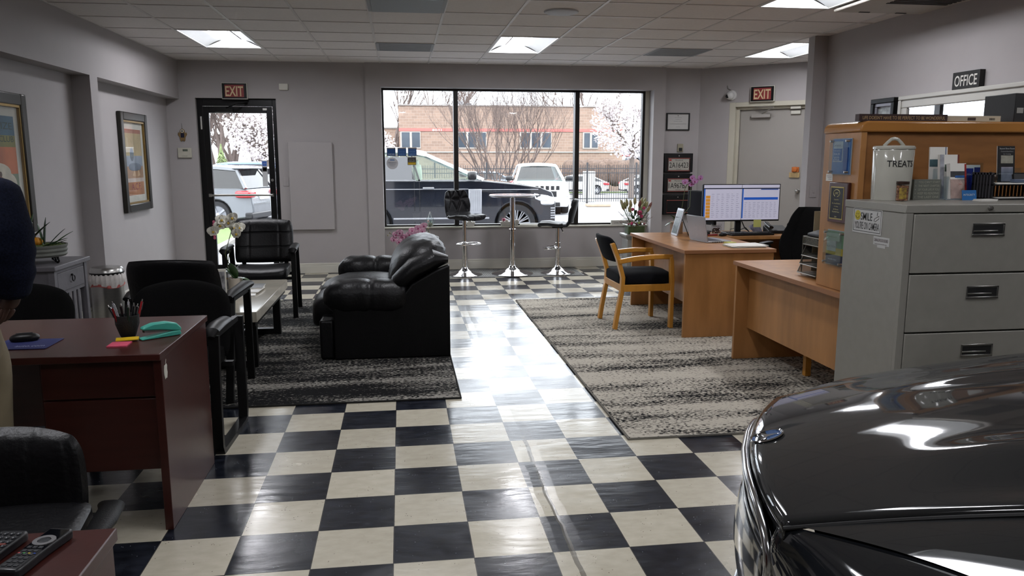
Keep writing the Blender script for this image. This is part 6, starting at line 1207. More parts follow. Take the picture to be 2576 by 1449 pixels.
# ---------------------------------------------------------------- filing cabinet
CB = mat('cabinet_putty', '#807e77', .42, var=.04, vs=20, bump=.05, bs=300); CX0, CX1, CY0, CY1, CZ = 2.405, 3.32, .62, 1.135, 1.285
t = thing('filing_cabinet', 'tall grey metal lateral filing cabinet with SMILE sign on its side', 'filing cabinet', (0, 0, 0)); MB().box(CX0, CX1, CY0+.022, CY1, 0, CZ-.04).build('body', CB, t, bev=.003); MB().box(CX0-.004, CX1+.004, CY0, CY1+.002, CZ-.04, CZ).build('top', CB, t, bev=.004)
MB().box(CX0, CX0+.035, CY0, CY0+.022, 0, CZ-.04).build('front_stile', CB, t); MB().box(CX1-.035, CX1, CY0, CY0+.022, 0, CZ-.04).build('front_stile', CB, t)
for k in range(4):
    z1 = 1.24-.288*k; z0 = z1-.28; d = MB().box(CX0+.04, CX1-.04, CY0-.004, CY0+.02, z0, z1).build('drawer', CB, t, bev=.003)
    zc = z1-.075 if k == 0 else z1-.09; xc = (CX0+CX1)/2-.03; m = MB()
    m.box(xc-.085, xc+.085, CY0-.0065, CY0-.004, zc+.022, zc+.030); m.box(xc-.085, xc+.085, CY0-.009, CY0-.004, zc-.032, zc-.022); m.box(xc-.085, xc-.078, CY0-.0065, CY0-.004, zc-.03, zc+.03); m.box(xc+.078, xc+.085, CY0-.0065, CY0-.004, zc-.03, zc+.03); m.box(xc-.078, xc+.05, CY0-.007, CY0-.004, zc-.010, zc-.004); m.build('handle', STEEL, d, bev=.001)
    MB().box(xc-.077, xc+.077, CY0-.0048, CY0-.004, zc-.022, zc+.022).build('handle_recess', INK, d)
m = MB(); m.lathe([(0, .012), (.010, .010), (.012, 0)], n=16, X=Matrix.Translation((2.835, CY0, 1.266)) @ Matrix.Rotation(PI/2, 4, 'X')); m.build('lock', STEEL, t)
t = thing('smile_sign', "white sign reading SMILE YOU'RE ON CAMERA on the cabinet side", 'sign', (CX0, .93, 1.187)); X = Matrix.Rotation(R(1), 4, 'X'); MB().box(-.002, 0, -.125, .125, -.066, .066).build('plate', mat('sign_plate_white', '#a9a9a7', .4, var=.02), t, bev=.0008)
m = MB(); m.tube([(-.0024, -.116, -.055), (-.0024, .116, -.055), (-.0024, .116, .055), (-.0024, -.116, .055)], .0013, 6, closed=True); m.text('SMILE', (-.0024, .005, .022), Rr, U, .04, .10, off=.003); m.text("YOU'RE ON CAMERA", (-.0024, 0, -.025), Rr, U, .038, .21, off=.002); m.build('lettering', INK, t)
m = MB(); m.lathe([(0, .0012), (.025, .0012), (.025, 0)], n=28, X=Matrix.Translation((-.002, .083, .024)) @ Matrix.Rotation(-PI/2, 4, 'Y')); m.build('smiley_disc', mat('smiley_yellow', '#a89a22', .5), t)
m = MB(); [m.sell((-.0035, .083+s_*.008, .031), (.001, .004, .009), 1, 1, 8, 6) for s_ in (-1, 1)]; m.tube([(-.0035, .083+.015*math.cos(a), .024+.015*math.sin(a)) for a in [PI+.2+(PI-.4)*k/10 for k in range(11)]], .001, 5); m.build('smiley_face', INK, t)
m = MB(); m.tube([(-.0026, -.065, .015), (-.0026, -.10, .03), (-.0026, -.10, .016), (-.0026, -.07, .0), (-.0026, -.06, .002)], .0012, 5, closed=True); m.bar((-.0026, -.085, .03), (-.0026, -.088, .048), .003, .001); m.build('camera_drawing', mat('drawing_grey', '#44433f', .5), t)
t = thing('dealer_sticker', 'small white die-cut sticker below the SMILE sign on the cabinet', 'sticker', (CX0, .80, 1.092)); m = MB(); m.box(-.001, 0, -.065, .065, -.018, .024); m.box(-.001, 0, -.035, .03, -.030, -.018); m.build('sticker', mat('sign_plate_white', '#a9a9a7', .4, var=.02), t); m = MB(); m.text('DEALERGOODIES', (-.0014, 0, .008), Rr, U, .015, .115, off=.003); m.text('DEALER SUPPLIES', (-.0014, 0, -.012), Rr, U, .005, .1); m.build('lettering', mat('maroon_ink', '#3a2023', .5), t)
# things on the cabinet top
z = CZ+.0005; JW = mat('white_glazed_ceramic', '#a9a89e', .12, coat=.6, var=.02)
jc = P(2258, 504, Z=z)
t = thing('treats_jar', 'tall white ceramic jar lettered TREATS with loop handled lid', 'jar', (2.60, 1.05, z)); jr = .102*.98
MB().lathe([(0, 0), (jr*.93, 0), (jr*.95, .01), (jr, .255), (jr*.98, .26), (0, .26)], n=56).build('body', JW, t); MB().lathe([(jr*.9, .258), (jr*1.03, .262), (jr*1.03, .272), (jr*.98, .278), (0, .284)], n=56).build('lid', JW, t)
X = Matrix.Rotation(R(6), 4, 'Z'); m = MB(); m.tube([(-.062, 0, .276), (-.045, 0, .292), (-.02, 0, .312), (0, 0, .316), (.02, 0, .312), (.045, 0, .292), (.062, 0, .276)], 1, 12, sq=(.018, .012, (0, 1, 0)), X=X); m.build('handle', JW, t)
vs, fs = glyphs('TREATS', .008); x0 = min(v[0] for v in vs); x1 = max(v[0] for v in vs); m = MB(); k_ = .033/.73
# finer wrap of the word around the glaze
mm = [((v[0]-x0)/(x1-x0), v[1]) for v in vs]; m.add([((jr*.985+.0018)*math.cos(R(-139)+u_*1.41), (jr*.985+.0018)*math.sin(R(-139)+u_*1.41), .172+b_*k_) for u_, b_ in mm], fs)
m.build('lettering', INK, t)
t = thing('nut_jar', 'small clear jar of mixed nuts with brown lid in front of the treats jar', 'jar', (2.585, .93, z)); MB().lathe([(0, .001), (.029, 0), (.030, .08), (.027, .085)], n=28).build('jar', glassmat('nut_glass', (.95, .93, .9), 1.5), t); MB().lathe([(.0, .001), (.028, .003), (.0285, .078), (0, .08)], n=28).build('nuts', mat('mixed_nuts', '#5a2f20', .6, var=.7, vs=90, col2='#a87858', bump=.8, bs=120), t); MB().lathe([(.030, .084), (.031, .086), (.031, .099), (0, .10)], n=28).build('lid', mat('brown_lid', '#2c1a12', .4), t)
m = MB(); m.grid(lambda a, b: ((.0307)*math.cos(R(-150)+a*1.15), .0307*math.sin(R(-150)+a*1.15), .012+.055*b), 12, 4); m.build('yellow_label', mat('nut_label', '#7a5a3a', .5, var=.5, vs=60, col2='#a08a30'), t)
t = thing('quote_block', "grey block sign reading YOU CAN'T START THE NEXT CHAPTER", 'sign', (2.80, 1.06, z), R(4)); MB().box(-.082, .082, -.02, .02, 0, .105).build('block', mat('sage_grey_sign', '#5f625a', .6, var=.05), t, bev=.001); m = MB()
for k, s_ in enumerate(("YOU CAN'T START", 'THE NEXT CHAPTER', 'OF YOUR LIFE IF YOU', 'KEEP RE-READING', 'THE LAST ONE')): m.text(s_, (.008, -.0205, .092-.0195*k), (1, 0, 0), (0, 0, 1), .012, .128)
[m.box(-.073, -.070, -.0208, -.02, .09-.0195*k, .094-.0195*k) for k in range(5)]; m.build('lettering', mat('quote_text', '#9a9a8c', .6), t)
def leaflet(par, x, y, w, h, lean, rz, bands, texts=(), z0=0, n=1):
    X = Matrix.Translation((x, y, z0)) @ Matrix.Rotation(R(rz), 4, 'Z') @ Matrix.Rotation(R(-lean), 4, 'X'); b = MB().box(-w/2, w/2, 0, .004*n, 0, h, X).build('leaflet', CREAMP, par)
    for i, (a, b1, c0, c1, c) in enumerate(bands): MB().box(a*w, b1*w, -.0008-.0004*i, 0, c0*h, c1*h, X).build('printed_panel', mat('print_%s' % c, '#'+c, .4, var=.25, vs=30), b)
    for s_, a, zz, hh, ww, c in texts: m = MB(); m.text(s_, X @ Vector((a*w, -.0022, zz*h)), X.to_3x3() @ Vector((1, 0, 0)), X.to_3x3() @ Vector((0, 0, 1)), hh, ww); m.build('lettering', mat('ink_%s' % c, '#'+c, .5), b)
t = thing('brochure_rack', 'clear tiered rack of white brochures on the filing cabinet', 'brochure rack', (2.93, 1.05, z)); 
MB().box(-.055, .105, .055, .058, 0, .16).build('clear_back', CLR, t, flat=True); MB().box(-.03, .10, .0, .003, 0, .12).build('clear_front', CLR, t, flat=True); MB().box(-.05, .105, -.055, .06, 0, .004).build('base', mat('clear_base', '#7b858c', .2), t)
leaflet(t, -.005, .075, .105, .275, 4, 2, [(-.5, .3, .62, .76, '4f6a70'), (.38, .42, 0, 1, '44587e')], n=2); leaflet(t, .035, .035, .125, .235, 5, 8, [(-.25, .48, .62, .78, '4c5a50'), (.42, .5, .0, 1, '6a2a22'), (-.5, -.3, 0, 1, '9a9ca4')], n=4); leaflet(t, .055, -.012, .105, .19, 7, 8, [(-.48, .40, .62, .78, '3a3c40'), (-.2, .38, .60, .66, '2c5a98'), (.40, .5, 0, .98, '8a1f1c'), (-.5, .38, .03, .56, 'a58e86')], [('Yaris', .1, .42, .006, .02, 'a02c28')], n=6)
t = thing('business_card', 'blue card reading INTEGRITY leaning on the white brochures', 'card', (2.985, .955, z), R(6)); X = Matrix.Rotation(R(-10), 4, 'X'); MB().box(-.045, .045, 0, .001, 0, .052, X).build('card', mat('integrity_blue', '#1f5f9a', .4, var=.08), t); m = MB(); m.text('INTEGRITY', X @ Vector((0, -.0005, .028)), (1, 0, 0), X.to_3x3() @ Vector((0, 0, 1)), .011, .072); m.build('lettering', mat('card_white_text', '#b9c4cc', .5), t)
t = thing('card_stack', 'small stack of white business cards at the front of the cabinet top', 'cards', (3.0, .865, z), R(5)); [MB().box(-.05+.002*k, .05+.001*k, -.028, .028, .002*k, .002*k+.0017).build('card', CREAMP, t) for k in range(5)]
t = thing('blue_brochure_holder', 'deep blue brochures standing between white brochures and the black file rack', 'brochures', (3.095, 1.10, z), R(-12)); leaflet(t, .0, .0, .10, .18, 5, 0, [(-.5, .15, 0, .9, '1d2a88'), (.2, .5, 0, .93, '161f6c')], [('CARFAX', -.12, .72, .010, .05, 'b5b8d0')], n=4); MB().box(-.05, .055, -.004, -.002, 0, .19).build('clear_front', CLR, t, flat=True)
RK = mat('rack_black', '#0e0e10', .5)
t = thing('file_rack', 'black slatted desktop file rack holding papers on the filing cabinet', 'file rack', (3.26, .97, z)); m = MB(); m.box(-.165, .22, -.03, .12, 0, .008); m.box(-.165, .22, -.03, .12, .075, .081); m.build('shelves', RK, t)
for x in (-.165, .214): MB().box(x, x+.008, -.03, .12, 0, .135).build('side_panel', RK, t)
m = MB(); [m.box(-.15+.022*k, -.141+.022*k, .112, .12, .008, .13) for k in range(17)]; m.box(-.165, .22, .112, .12, .125, .138); m.build('back_slats', RK, t); m = MB(); [m.box(-.168, -.165, -.02+.022*k, -.01+.022*k, .01, .14) for k in range(6)]; m.box(-.168, -.160, -.03, .12, .13, .142); m.build('left_slats', mat('slat_grey', '#3c3c40', .5), t)
MB().box(-.13, .14, -.02, .10, .009, .012, Matrix.Rotation(R(3), 4, 'Z')).build('lower_paper', CREAMP, t); MB().box(-.14, .20, -.04, .10, .082, .088, Matrix.Rotation(R(-2), 4, 'Z')).build('upper_paper', CREAMP, t)
t = thing('black_brochure', 'black car brochure in a clear stand on the black file rack', 'brochure', (3.245, 1.03, z+.09), R(2)); leaflet(t, 0, 0, .105, .19, 6, 0, [(-.5, .5, 0, 1, '141416'), (-.3, .4, .52, .74, '8f8d80'), (-.28, .4, .02, .42, '8b8894')], [('Beyond Show Room', .03, .93, .008, .09, 'b0b0b0'), ('Ceramic/Glass/Nano', .03, .85, .006, .075, '9a9a9a'), ('Car Coating', .03, .78, .006, .045, '9a9a9a')]); MB().box(-.058, .075, -.012, -.010, 0, .075).build('clear_pocket', CLR, t, flat=True)
m = MB(); 
t = thing('card_holder', 'clear card holder with dark business cards on the black file rack', 'card holder', (3.275, .955, z+.0895), 0); MB().box(-.052, .052, -.015, .02, 0, .018).build('tray', mat('blue_clear_plastic', '#5f6b80', .2, alpha=.8), t, bev=.002); MB().box(-.044, .044, -.003, .012, .004, .045, Matrix.Rotation(R(-12), 4, 'X')).build('cards', mat('dark_cards', '#1b1a1a', .5), t)
t = thing('small_figurine', 'small dark ornament beside the black brochure stand', 'ornament', (3.17, 1.03, z+.0895)); m = MB(); m.sell((0, 0, .022), (.05, .03, .044), 1, 1, 14, 10); m.sell((-.018, 0, .045), (.02, .02, .02), 1, 1, 10, 8); m.build('body', mat('ornament_bronze', '#33281e', .4, .5), t)
# ---------------------------------------------------------------- showroom car
CP_ = mat('charcoal_car_paint', '#1b1c1d', .6, .0, var=.03, coat=1.0, spec=.03); E0 = Vector((1.08, -.75, 0)); av = Vector((math.cos(R(-25)), math.sin(R(-25)), 0)); CL = 4.7
ce = E0 + av*CL/2
top = [(-2.25, .35), (-2.34, .5), (-2.32, .85), (-2.2, .98), (-1.6, 1.0), (.9, .90), (1.2, .70), (1.7, .58), (2.1, .50), (2.2, .45), (2.2, .40), (2.15, .26)]
G = [(-2.15, .97), (-1.55, 1.30), (-.6, 1.43), (.1, 1.42), (.55, 1.32), (1.20, .93)]
sc = car('showroom_car', 'glossy charcoal car with a chrome grille and round badge in the lower right foreground', (ce.x, ce.y, 0), R(155), CL, 1.84, top, (-1.45, 1.42), .34, G, .95, .20, CP_, sp=10, lights=False)
for ch in list(sc.children):
    if ch.name.startswith('door_handle'): bpy.data.objects.remove(ch)
def xf(v): return -.045 + .30*v*v + .22*(abs(v)/.9)**7
def uf_(v): return .03 + max(0, abs(v)-.475)*1.3
def zc(u): return .715 + .245*(1-max(0, 1-u/1.35)**1.7)
def zh(u, v):
    z = zc(u) - .055*(v/.6)**2*(1-.3*min(1, u)) ; k = min(1, max(0, (u-.22)/.35)); k = k*k*(3-2*k)
    z += k*(.016*math.exp(-((abs(v)-.27-.05*u)/.07)**2) - .010*math.exp(-((abs(v)-.42-.06*u)/.05)**2)); return z
def sm(u): return .49 + .13*min(1, u/1.2)
def L_(u, v, z): return (CL/2-u, v, z)
m = MB(); NU, NV = 60, 61
def hood(a, b):
    vv = (b*2-1); u0 = xf(vv*.5); u = u0 + (1.22-u0)*a**1.15; v = vv*sm(u); z = zh(u, v)
    if a < .05: k = 1-a/.05; z -= .035*k*k; u -= .012*k*(1-k)*4
    e = max(0, (abs(vv)-.97)/.03); z -= .006*e
    return L_(u, v, z)
m.grid(hood, NU, NV); m.build('hood', CP_, sc, ang=70, solid=.004)
for s in (-1, 1):
    m = MB()
    def fend(a, b, s=s):
        # b: 0 seam .. 1 bottom of side
        u1 = a; 
        if b < .55:
            q = b/.55; vs0 = .0; u0 = .03; 
            vmax = .92*(1-.0*a)
            u_s = u0 + (2.3-u0)*a; v = sm(u_s)+.006 + (vmax-.02-sm(u_s))*q
            uf = uf_(v); u = uf + (2.3-uf)*a; zz = zh(max(u-max(0, uf-.03)*.45, .0), sm(u))-.004 + .014*math.sin(q*PI) - .06*q**3
            if u > 1.22: zz = zh(1.22, sm(1.22)) - .004 + .014*math.sin(q*PI) - .06*q**3 + .02*(u-1.22)
            return L_(u, s*v, zz)
        q = (b-.55)/.45; uf = uf_(.90); u = uf+(2.3-uf)*a; zz = zh(min(u, 1.22), sm(min(u, 1.22)))-.064+.02*max(0, u-1.22)
        return L_(u, s*(.90+.02*math.sin(min(1, q*3)*PI/2)-.02*q), zz-(zz-.30)*q*(1 if a > .0 else 1))
    m.grid(fend, 50, 34); m.build('fender', CP_, sc, ang=60)
    m = MB(); m.tube([L_(u, s*(sm(u)+.003), zh(u, sm(u))-.010) for u in [.03+k*.06 for k in range(20)]], .005, 6); m.build('hood_gap', INK, sc)
    # headlight
    m = MB()
    def hl(a, b, s=s):
        v = .455+.44*a; ut = uf_(v)-.004; q_ = max(0, min(1, (v-sm(ut)-.006)/(.90-sm(ut)-.006))); ut += .012; zt_ = zh(max(ut-max(0, uf_(v)-.03)*.45, 0), sm(ut))-.012+.014*math.sin(q_*PI)-.06*q_**3; ub = xf(v)-.005; zb_ = zt_-.15-.03*a
        return L_(ut+(ub-ut)*b-.02*math.sin(b*PI), s*v, zt_+(zb_-zt_)*b**1.4)
    m.grid(hl, 24, 10); m.build('headlight', mat('headlight_smoke', '#1b1d20', .06, var=.05, coat=1.0), sc, ang=70)
    m = MB(); m.box(*[q for q in (0, 0, 0, 0, 0, 0)]) if False else None
# bumper shell below hood lip, wraps round
m = MB()
def bump(a, b):
    v = (a*2-1)*.915; u = xf(v)+.02-.055*math.sin(min(1, b*1.15)*PI)*(1-.35*abs(v)); z0 = .655-.10*max(0, min(1, (abs(v)-.40)/.08)); z = z0-(z0-.16)*b
    return L_(u, v, z)
m.grid(bump, 61, 24); m.build('bumper', mat('gloss_black_bumper', '#15171a', .1, var=.05, coat=1.0), sc, ang=70)
# grille opening and chrome surround
def gp_(a, r_=1.0):
    c_, s_ = math.cos(a), math.sin(a); v = .45*math.copysign(abs(c_)**.55, c_)*r_; z = .545+.12*math.copysign(abs(s_)**.7, s_)*r_; return v, z
def gu(v, z): return xf(v)-.012
m = MB(); ring = []; n_ = 48
m.tube([L_(gu(*gp_(2*PI*k/n_)), *gp_(2*PI*k/n_)) for k in range(n_)], .013, 12, closed=True); m.build('grille_surround', mat('satin_chrome', '#b0b2b5', .16, 1.0), sc)
m = MB(); m.add([L_(gu(*gp_(2*PI*k/n_, .97))+.004, *gp_(2*PI*k/n_, .97)) for k in range(n_)], [tuple(range(n_))]); m.build('grille_mesh', INK, sc)
m = MB(); [m.tube([L_(gu(v, z)+.0, v, z) for v in [q*.04 for q in range(-10, 11)]], .0045, 6) for z in (.49, .525, .56, .595, .63)]; m.build('grille_bar', mat('satin_chrome', '#b0b2b5', .16, 1.0), sc)
m = MB(); m.tube([L_(xf(v)-.035, v, .16+.12*(abs(v)/.9)**4) for v in [q*.06 for q in range(-7, 15)]], .005, 8); m.build('lower_lip_trim', mat('bright_trim_b', '#b9bbc0', .15, 1.0), sc)
# badge on the hood
X = Matrix.Translation(L_(.0, 0, zh(.0, 0)+.001)) @ Matrix.Rotation(R(20), 4, 'Y')
bd = MB().lathe([(.045, 0), (.049, .004), (.046, .007), (.042, .004), (.042, 0)], n=36, X=X).build('hood_badge', CHROME, sc); MB().lathe([(0, .001), (.043, .001)], n=36, X=X).build('badge_disc', mat('badge_blue', '#5a78a8', .15, coat=.8), bd)
m = MB(); st = []
for k in range(6): a = PI+PI/3*k; r_ = .037 if k % 2 == 0 else .008; st.append((r_*math.cos(a), r_*math.sin(a)))
m.prism(st, .0015, .004, 'z', X); m.build('badge_star', CHROME, bd)
# ---------------------------------------------------------------- person at the left edge
def skin(name, mt, parent, verts, edges, radii, root=0, sub=2):
    me = bpy.data.meshes.new(name); me.from_pydata([tuple(v) for v in verts], edges, []); o = bpy.data.objects.new(name, me); C.objects.link(o); o.parent = parent; me.materials.append(mt)
    md = o.modifiers.new('sk', 'SKIN'); md.use_smooth_shade = True
    for i, r_ in enumerate(radii): me.skin_vertices[0].data[i].radius = r_ if isinstance(r_, tuple) else (r_, r_)
    for i, sv in enumerate(me.skin_vertices[0].data): sv.use_root = (i == root)
    sb = o.modifiers.new('sb', 'SUBSURF'); sb.levels = sub; sb.render_levels = sub; return o
t = thing('person', 'person in navy shirt and khaki trousers standing at the left edge, hand at hip', 'person', (0, 0, 0))
sh = P(5, 468, Y=-.02); el = P(24, 630, Y=-.05); wr = P(34, 735, Y=-.03); hd = P(26, 757, Y=-.02)
cx_, cy_ = -1.47, .13
V = [(cx_, cy_, .95), (cx_-.01, cy_, 1.15), (cx_, cy_, 1.33), (cx_, cy_, 1.46), (cx_-.01, cy_, 1.54), (cx_-.03, cy_, 1.63), (cx_-.03, cy_, 1.70),
 (sh.x, sh.y, sh.z-.02), tuple(el), tuple(wr), tuple(hd), (cx_, cy_+.19, 1.43), (cx_-.06, cy_+.26, 1.18), (cx_-.12, cy_+.24, 1.0), (cx_-.20, cy_+.22, .98),
 (cx_, cy_-.09, .88), (cx_-.03, cy_-.10, .5), (cx_+.02, cy_-.10, .09), (cx_-.13, cy_-.11, .045), (cx_, cy_+.09, .88), (cx_-.02, cy_+.10, .5), (cx_+.02, cy_+.10, .09), (cx_-.13, cy_+.11, .045)]
Ed = [(0, 1), (1, 2), (2, 3), (3, 4), (4, 5), (5, 6), (3, 7), (7, 8), (8, 9), (9, 10), (3, 11), (11, 12), (12, 13), (13, 14), (0, 15), (15, 16), (16, 17), (17, 18), (0, 19), (19, 20), (20, 21), (21, 22)]
Rd = [.12, .11, .13, .08, .055, .095, .085, .05, .042, .028, .03, .05, .042, .028, .03, .08, .055, .038, .035, .08, .055, .038, .035]
for base, s_ in ((10, 1), (14, 1)):
    b_ = Vector(V[base]); 
    for k, (dx, dy, ln) in enumerate(((-.022, -.012, .065), (-.008, -.016, .075), (.006, -.014, .072), (.02, -.008, .058), (-.03, .012, .05))):
        i0 = len(V); V += [tuple(b_+Vector((dx-.01, dy, -.025))), tuple(b_+Vector((dx-.025, dy*1.2, -.025-ln*.42))), tuple(b_+Vector((dx-.05, dy*.9, -.025-ln*.7)))]; Ed += [(base, i0), (i0, i0+1), (i0+1, i0+2)]; Rd += [.011, .0095, .008]
SK = mat('skin_brown', '#3f2920', .5, var=.1, vs=20); skin('body', SK, t, V, Ed, Rd)
NV_ = mat('navy_dotted_shirt', '#0e1220', 1.0, var=.5, vs=170, bump=.5, bs=9, spec=.15)
m = MB(); TS = [(.96, .145, .165), (1.0, .155, .175), (1.1, .165, .175), (1.2, .168, .18), (1.32, .165, .20), (1.40, .145, .215), (1.45, .115, .19), (1.48, .085, .12), (1.51, .062, .068), (1.535, .06, .064)]
def tors(a, b):
    f = b*(len(TS)-1); i = min(int(f), len(TS)-2); f -= i; z, rx, ry = [p*(1-f)+q*f for p, q in zip(TS[i], TS[i+1])]; an = a*2*PI; w_ = .006*math.sin(an*3+z*30)*(z < 1.3)
    return (cx_+.01+(rx+w_)*math.cos(an), cy_+(ry+w_)*math.sin(an), z)
m.grid(tors, 40, 40, cu=True); m.build('shirt', NV_, t, solid=.004)
def sleeve(a_, b_, c_, r3):
    a_, b_, c_ = Vector(a_), Vector(b_), Vector(c_); pts = []; rs = []
    for k in range(25):
        u = k/24; q = a_*(1-u)**2+b_*2*u*(1-u)+c_*u*u; pts.append(q); r_ = r3[0]*(1-u)**2+r3[1]*2*u*(1-u)+r3[2]*u*u; rs.append(r_*(1+.035*math.sin(u*34)*(u > .45)+.02*math.sin(u*17)) * (.55 if k == 0 else .85 if k == 1 else 1))
    MB().tube(pts, rs, 24).build('sleeve', NV_, t, ang=80)
sleeve((sh.x-.055, sh.y+.03, sh.z+.01), (el.x+.012, el.y-.02, el.z+.01), (wr.x-.004, wr.y, wr.z-.005), (.078, .105, .050))
sleeve((cx_, cy_+.18, 1.43), (cx_-.02, cy_+.29, 1.17), (cx_-.13, cy_+.24, 1.01), (.075, .09, .045))
skin('trousers', mat('khaki_cotton', '#746a55', .9, var=.12, vs=8, bump=.4, bs=9), t, [(cx_+.01, cy_, 1.0), (cx_+.02, cy_, .92), (cx_+.01, cy_-.09, .84), (cx_, cy_-.10, .5), (cx_+.02, cy_-.10, .09), (cx_+.01, cy_+.09, .84), (cx_, cy_+.10, .5), (cx_+.02, cy_+.10, .09)], [(0, 1), (1, 2), (2, 3), (3, 4), (1, 5), (5, 6), (6, 7)], [(.145, .145), (.16, .16), .115, .09, .075, .115, .09, .075], 1)
m = MB(); m.grid(lambda a, b: (cx_-.015+.118*math.sin(b*PI*.62)*math.cos(a*2*PI)+.02*b, cy_+.105*math.sin(b*PI*.62)*math.sin(a*2*PI), 1.66+.115*math.cos(b*PI*.62)-(.06*b if math.cos(a*2*PI) > -.3 else 0)), 24, 12, cu=True); m.build('hair', mat('black_hair', '#0d0b0b', .7, bump=.5, bs=200), t)
m = MB(); m.sell((cx_-.125, cy_, 1.62), (.035, .025, .045), 1, 1, 10, 8); m.build('nose', SK, t)
for s_ in (-1, 1):
    m = MB(); m.sell((cx_-.02, cy_+s_*.098, 1.63), (.035, .018, .06), 1, 1, 10, 8); m.build('ear', SK, t); m = MB(); m.sell((cx_-.115, cy_+s_*.035, 1.655), (.014, .022, .012), 1, 1, 10, 8); m.build('eye', WHITE, t)
    m = MB(); m.sell((cx_-.06, cy_+s_*.10, .045), (.29, .10, .09), .6, .7, 18, 10); m.v = [(a, b, max(.0, c)) for a, b, c in m.v]; m.build('shoe', mat('brown_shoe', '#2b201a', .5), t)
m = MB(); m.sell((cx_-.118, cy_, 1.575), (.016, .05, .012), 1, 1, 12, 6); m.build('mouth', mat('lip_brown', '#6a3c34', .6), t)
# ---------------------------------------------------------------- things on the mahogany desks
zt = .7505
t = thing('pen_cup', 'black tapered cup full of pens on the mahogany desk', 'pen cup', (-1.10, .675, zt)); MB().lathe([(0, 0), (.026, 0), (.032, .012), (.047, .06), (.048, .098), (.044, .098), (.043, .06), (.028, .012), (0, .01)], n=36).build('cup', mat('black_textured_cup', '#141413', .7, var=.2, bump=.3, bs=150), t)
pc = ['#101012', '#8d2024', '#1a1a1c', '#8f9094', '#20242c', '#101214', '#8c8c90', '#7a1c20', '#141416', '#1d3026', '#16161a']; rnd = random.Random(8)
for k in range(11):
    a = 2*PI*k/11; r_ = .018+.016*(k % 2); X = Matrix.Rotation(R(-6+9*math.sin(a)+ (26 if k == 5 else 0)*-1), 4, 'Y') @ Matrix.Rotation(R(-8*math.cos(a)), 4, 'X'); X = Matrix.Translation((-1.10+r_*math.cos(a), .675+r_*math.sin(a), zt+.04)) @ Matrix.Rotation(R(16*math.cos(a)*(1.6 if k == 5 else 1)), 4, 'Y') @ Matrix.Rotation(R(-14*math.sin(a)), 4, 'X')
    pn = thing('pen', ['black pen leaning out on the right of the black cup', 'red pen in the black cup', 'black click pen at the back of the cup', 'silver pen at the back of the cup', 'dark grey pen at the back left of the cup', 'black pen leaning far out to the left of the cup', 'silver ribbed pen at the front left of the cup', 'second red pen at the front of the black cup', 'short black pen at the front of the cup', 'dark green pen at the front right of the cup', 'black capped pen at the right of the cup'][k], 'pen', (0, 0, 0), 0, 'pens in the black cup'); pn.matrix_world = X; h_ = .075+.02*rnd.random()
    h_ += .018; MB().cyl((0, 0, -.025), (0, 0, h_), .0046, n=10).build('barrel', mat('pen_%s' % pc[k], pc[k], .25, var=.05), pn); MB().cyl((0, 0, h_), (0, 0, h_+.01), .0022, n=8).build('clicker', STEEL, pn); MB().box(.004, .006, -.0015, .0015, h_-.035, h_-.002).build('clip', STEEL, pn)
t = thing('stapler', 'teal stapler standing open-mouthed on the mahogany desk', 'stapler', (-.965, .665, zt), R(38)); t.scale = (1.15, 1.15, 1.15); TL = mat('teal_plastic', '#3f9c8c', .35, var=.04)
MB().prism([(-.075, 0), (.065, 0), (.07, .006), (.065, .018), (.03, .018), (-.06, .008), (-.075, .006)], -.017, .017, 'y').build('base', TL, t, bev=.003)
m = MB(); m.prism([(-.068, .046), (-.07, .036), (.0, .028), (.07, .014), (.072, .026), (.055, .046), (.02, .056), (-.03, .057)], -.016, .016, 'y'); m.build('top', TL, t, bev=.005); MB().prism([(-.062, .036), (-.062, .026), (.02, .020), (.02, .03)], -.010, .010, 'y').build('magazine', STEEL, t)
t = thing('sticky_notes', 'pink sticky note pad lying in front of the pen cup', 'sticky notes', (-1.09, .545, zt), R(2)); MB().box(-.038, .038, -.05, .03, 0, .005).build('pad', mat('sticky_pink', '#c04a62', .6), t)
t = thing('sticky_notes', 'yellow sticky note pad lying on the pink one', 'sticky notes', (-1.08, .60, zt+.0055), R(14)); MB().box(-.043, .043, -.015, .022, 0, .004).build('pad', mat('sticky_bright_yellow', '#c8a40c', .6), t); MB().box(-.043, .043, -.014, .022, .004, .0055, Matrix.Rotation(R(6), 4, 'X')).build('curled_sheet', mat('sticky_bright_yellow', '#c8a40c', .6), t)
t = thing('mouse_pad', 'blue mouse pad with white lettering at the left of the mahogany desk', 'mouse pad', (-1.47, .595, zt)); MB().box(-.11, .11, -.09, .09, 0, .003).build('pad', mat('pad_blue', '#232a5c', .7, var=.1), t, bev=.001); m = MB(); m.text('auto.com', (.035, -.045, .0032), (1, 0, 0), (0, 1, 0), .022, .11); m.build('lettering', mat('pad_letter', '#9aa0bc', .7), t)
t = thing('computer_mouse', 'black mouse on the blue mouse pad', 'mouse', (-1.50, .655, zt+.0035), R(15)); m = MB(); m.sell((0, 0, .012), (.11, .062, .042), .9, .8, 22, 12); m.v = [(a, b, max(0, c)) for a, b, c in m.v]; m.build('shell', PLASTB, t); MB().box(-.03, .03, -.001, .001, .031, .0335).build('button_gap', mat('mouse_grey', '#55575c', .4), t)
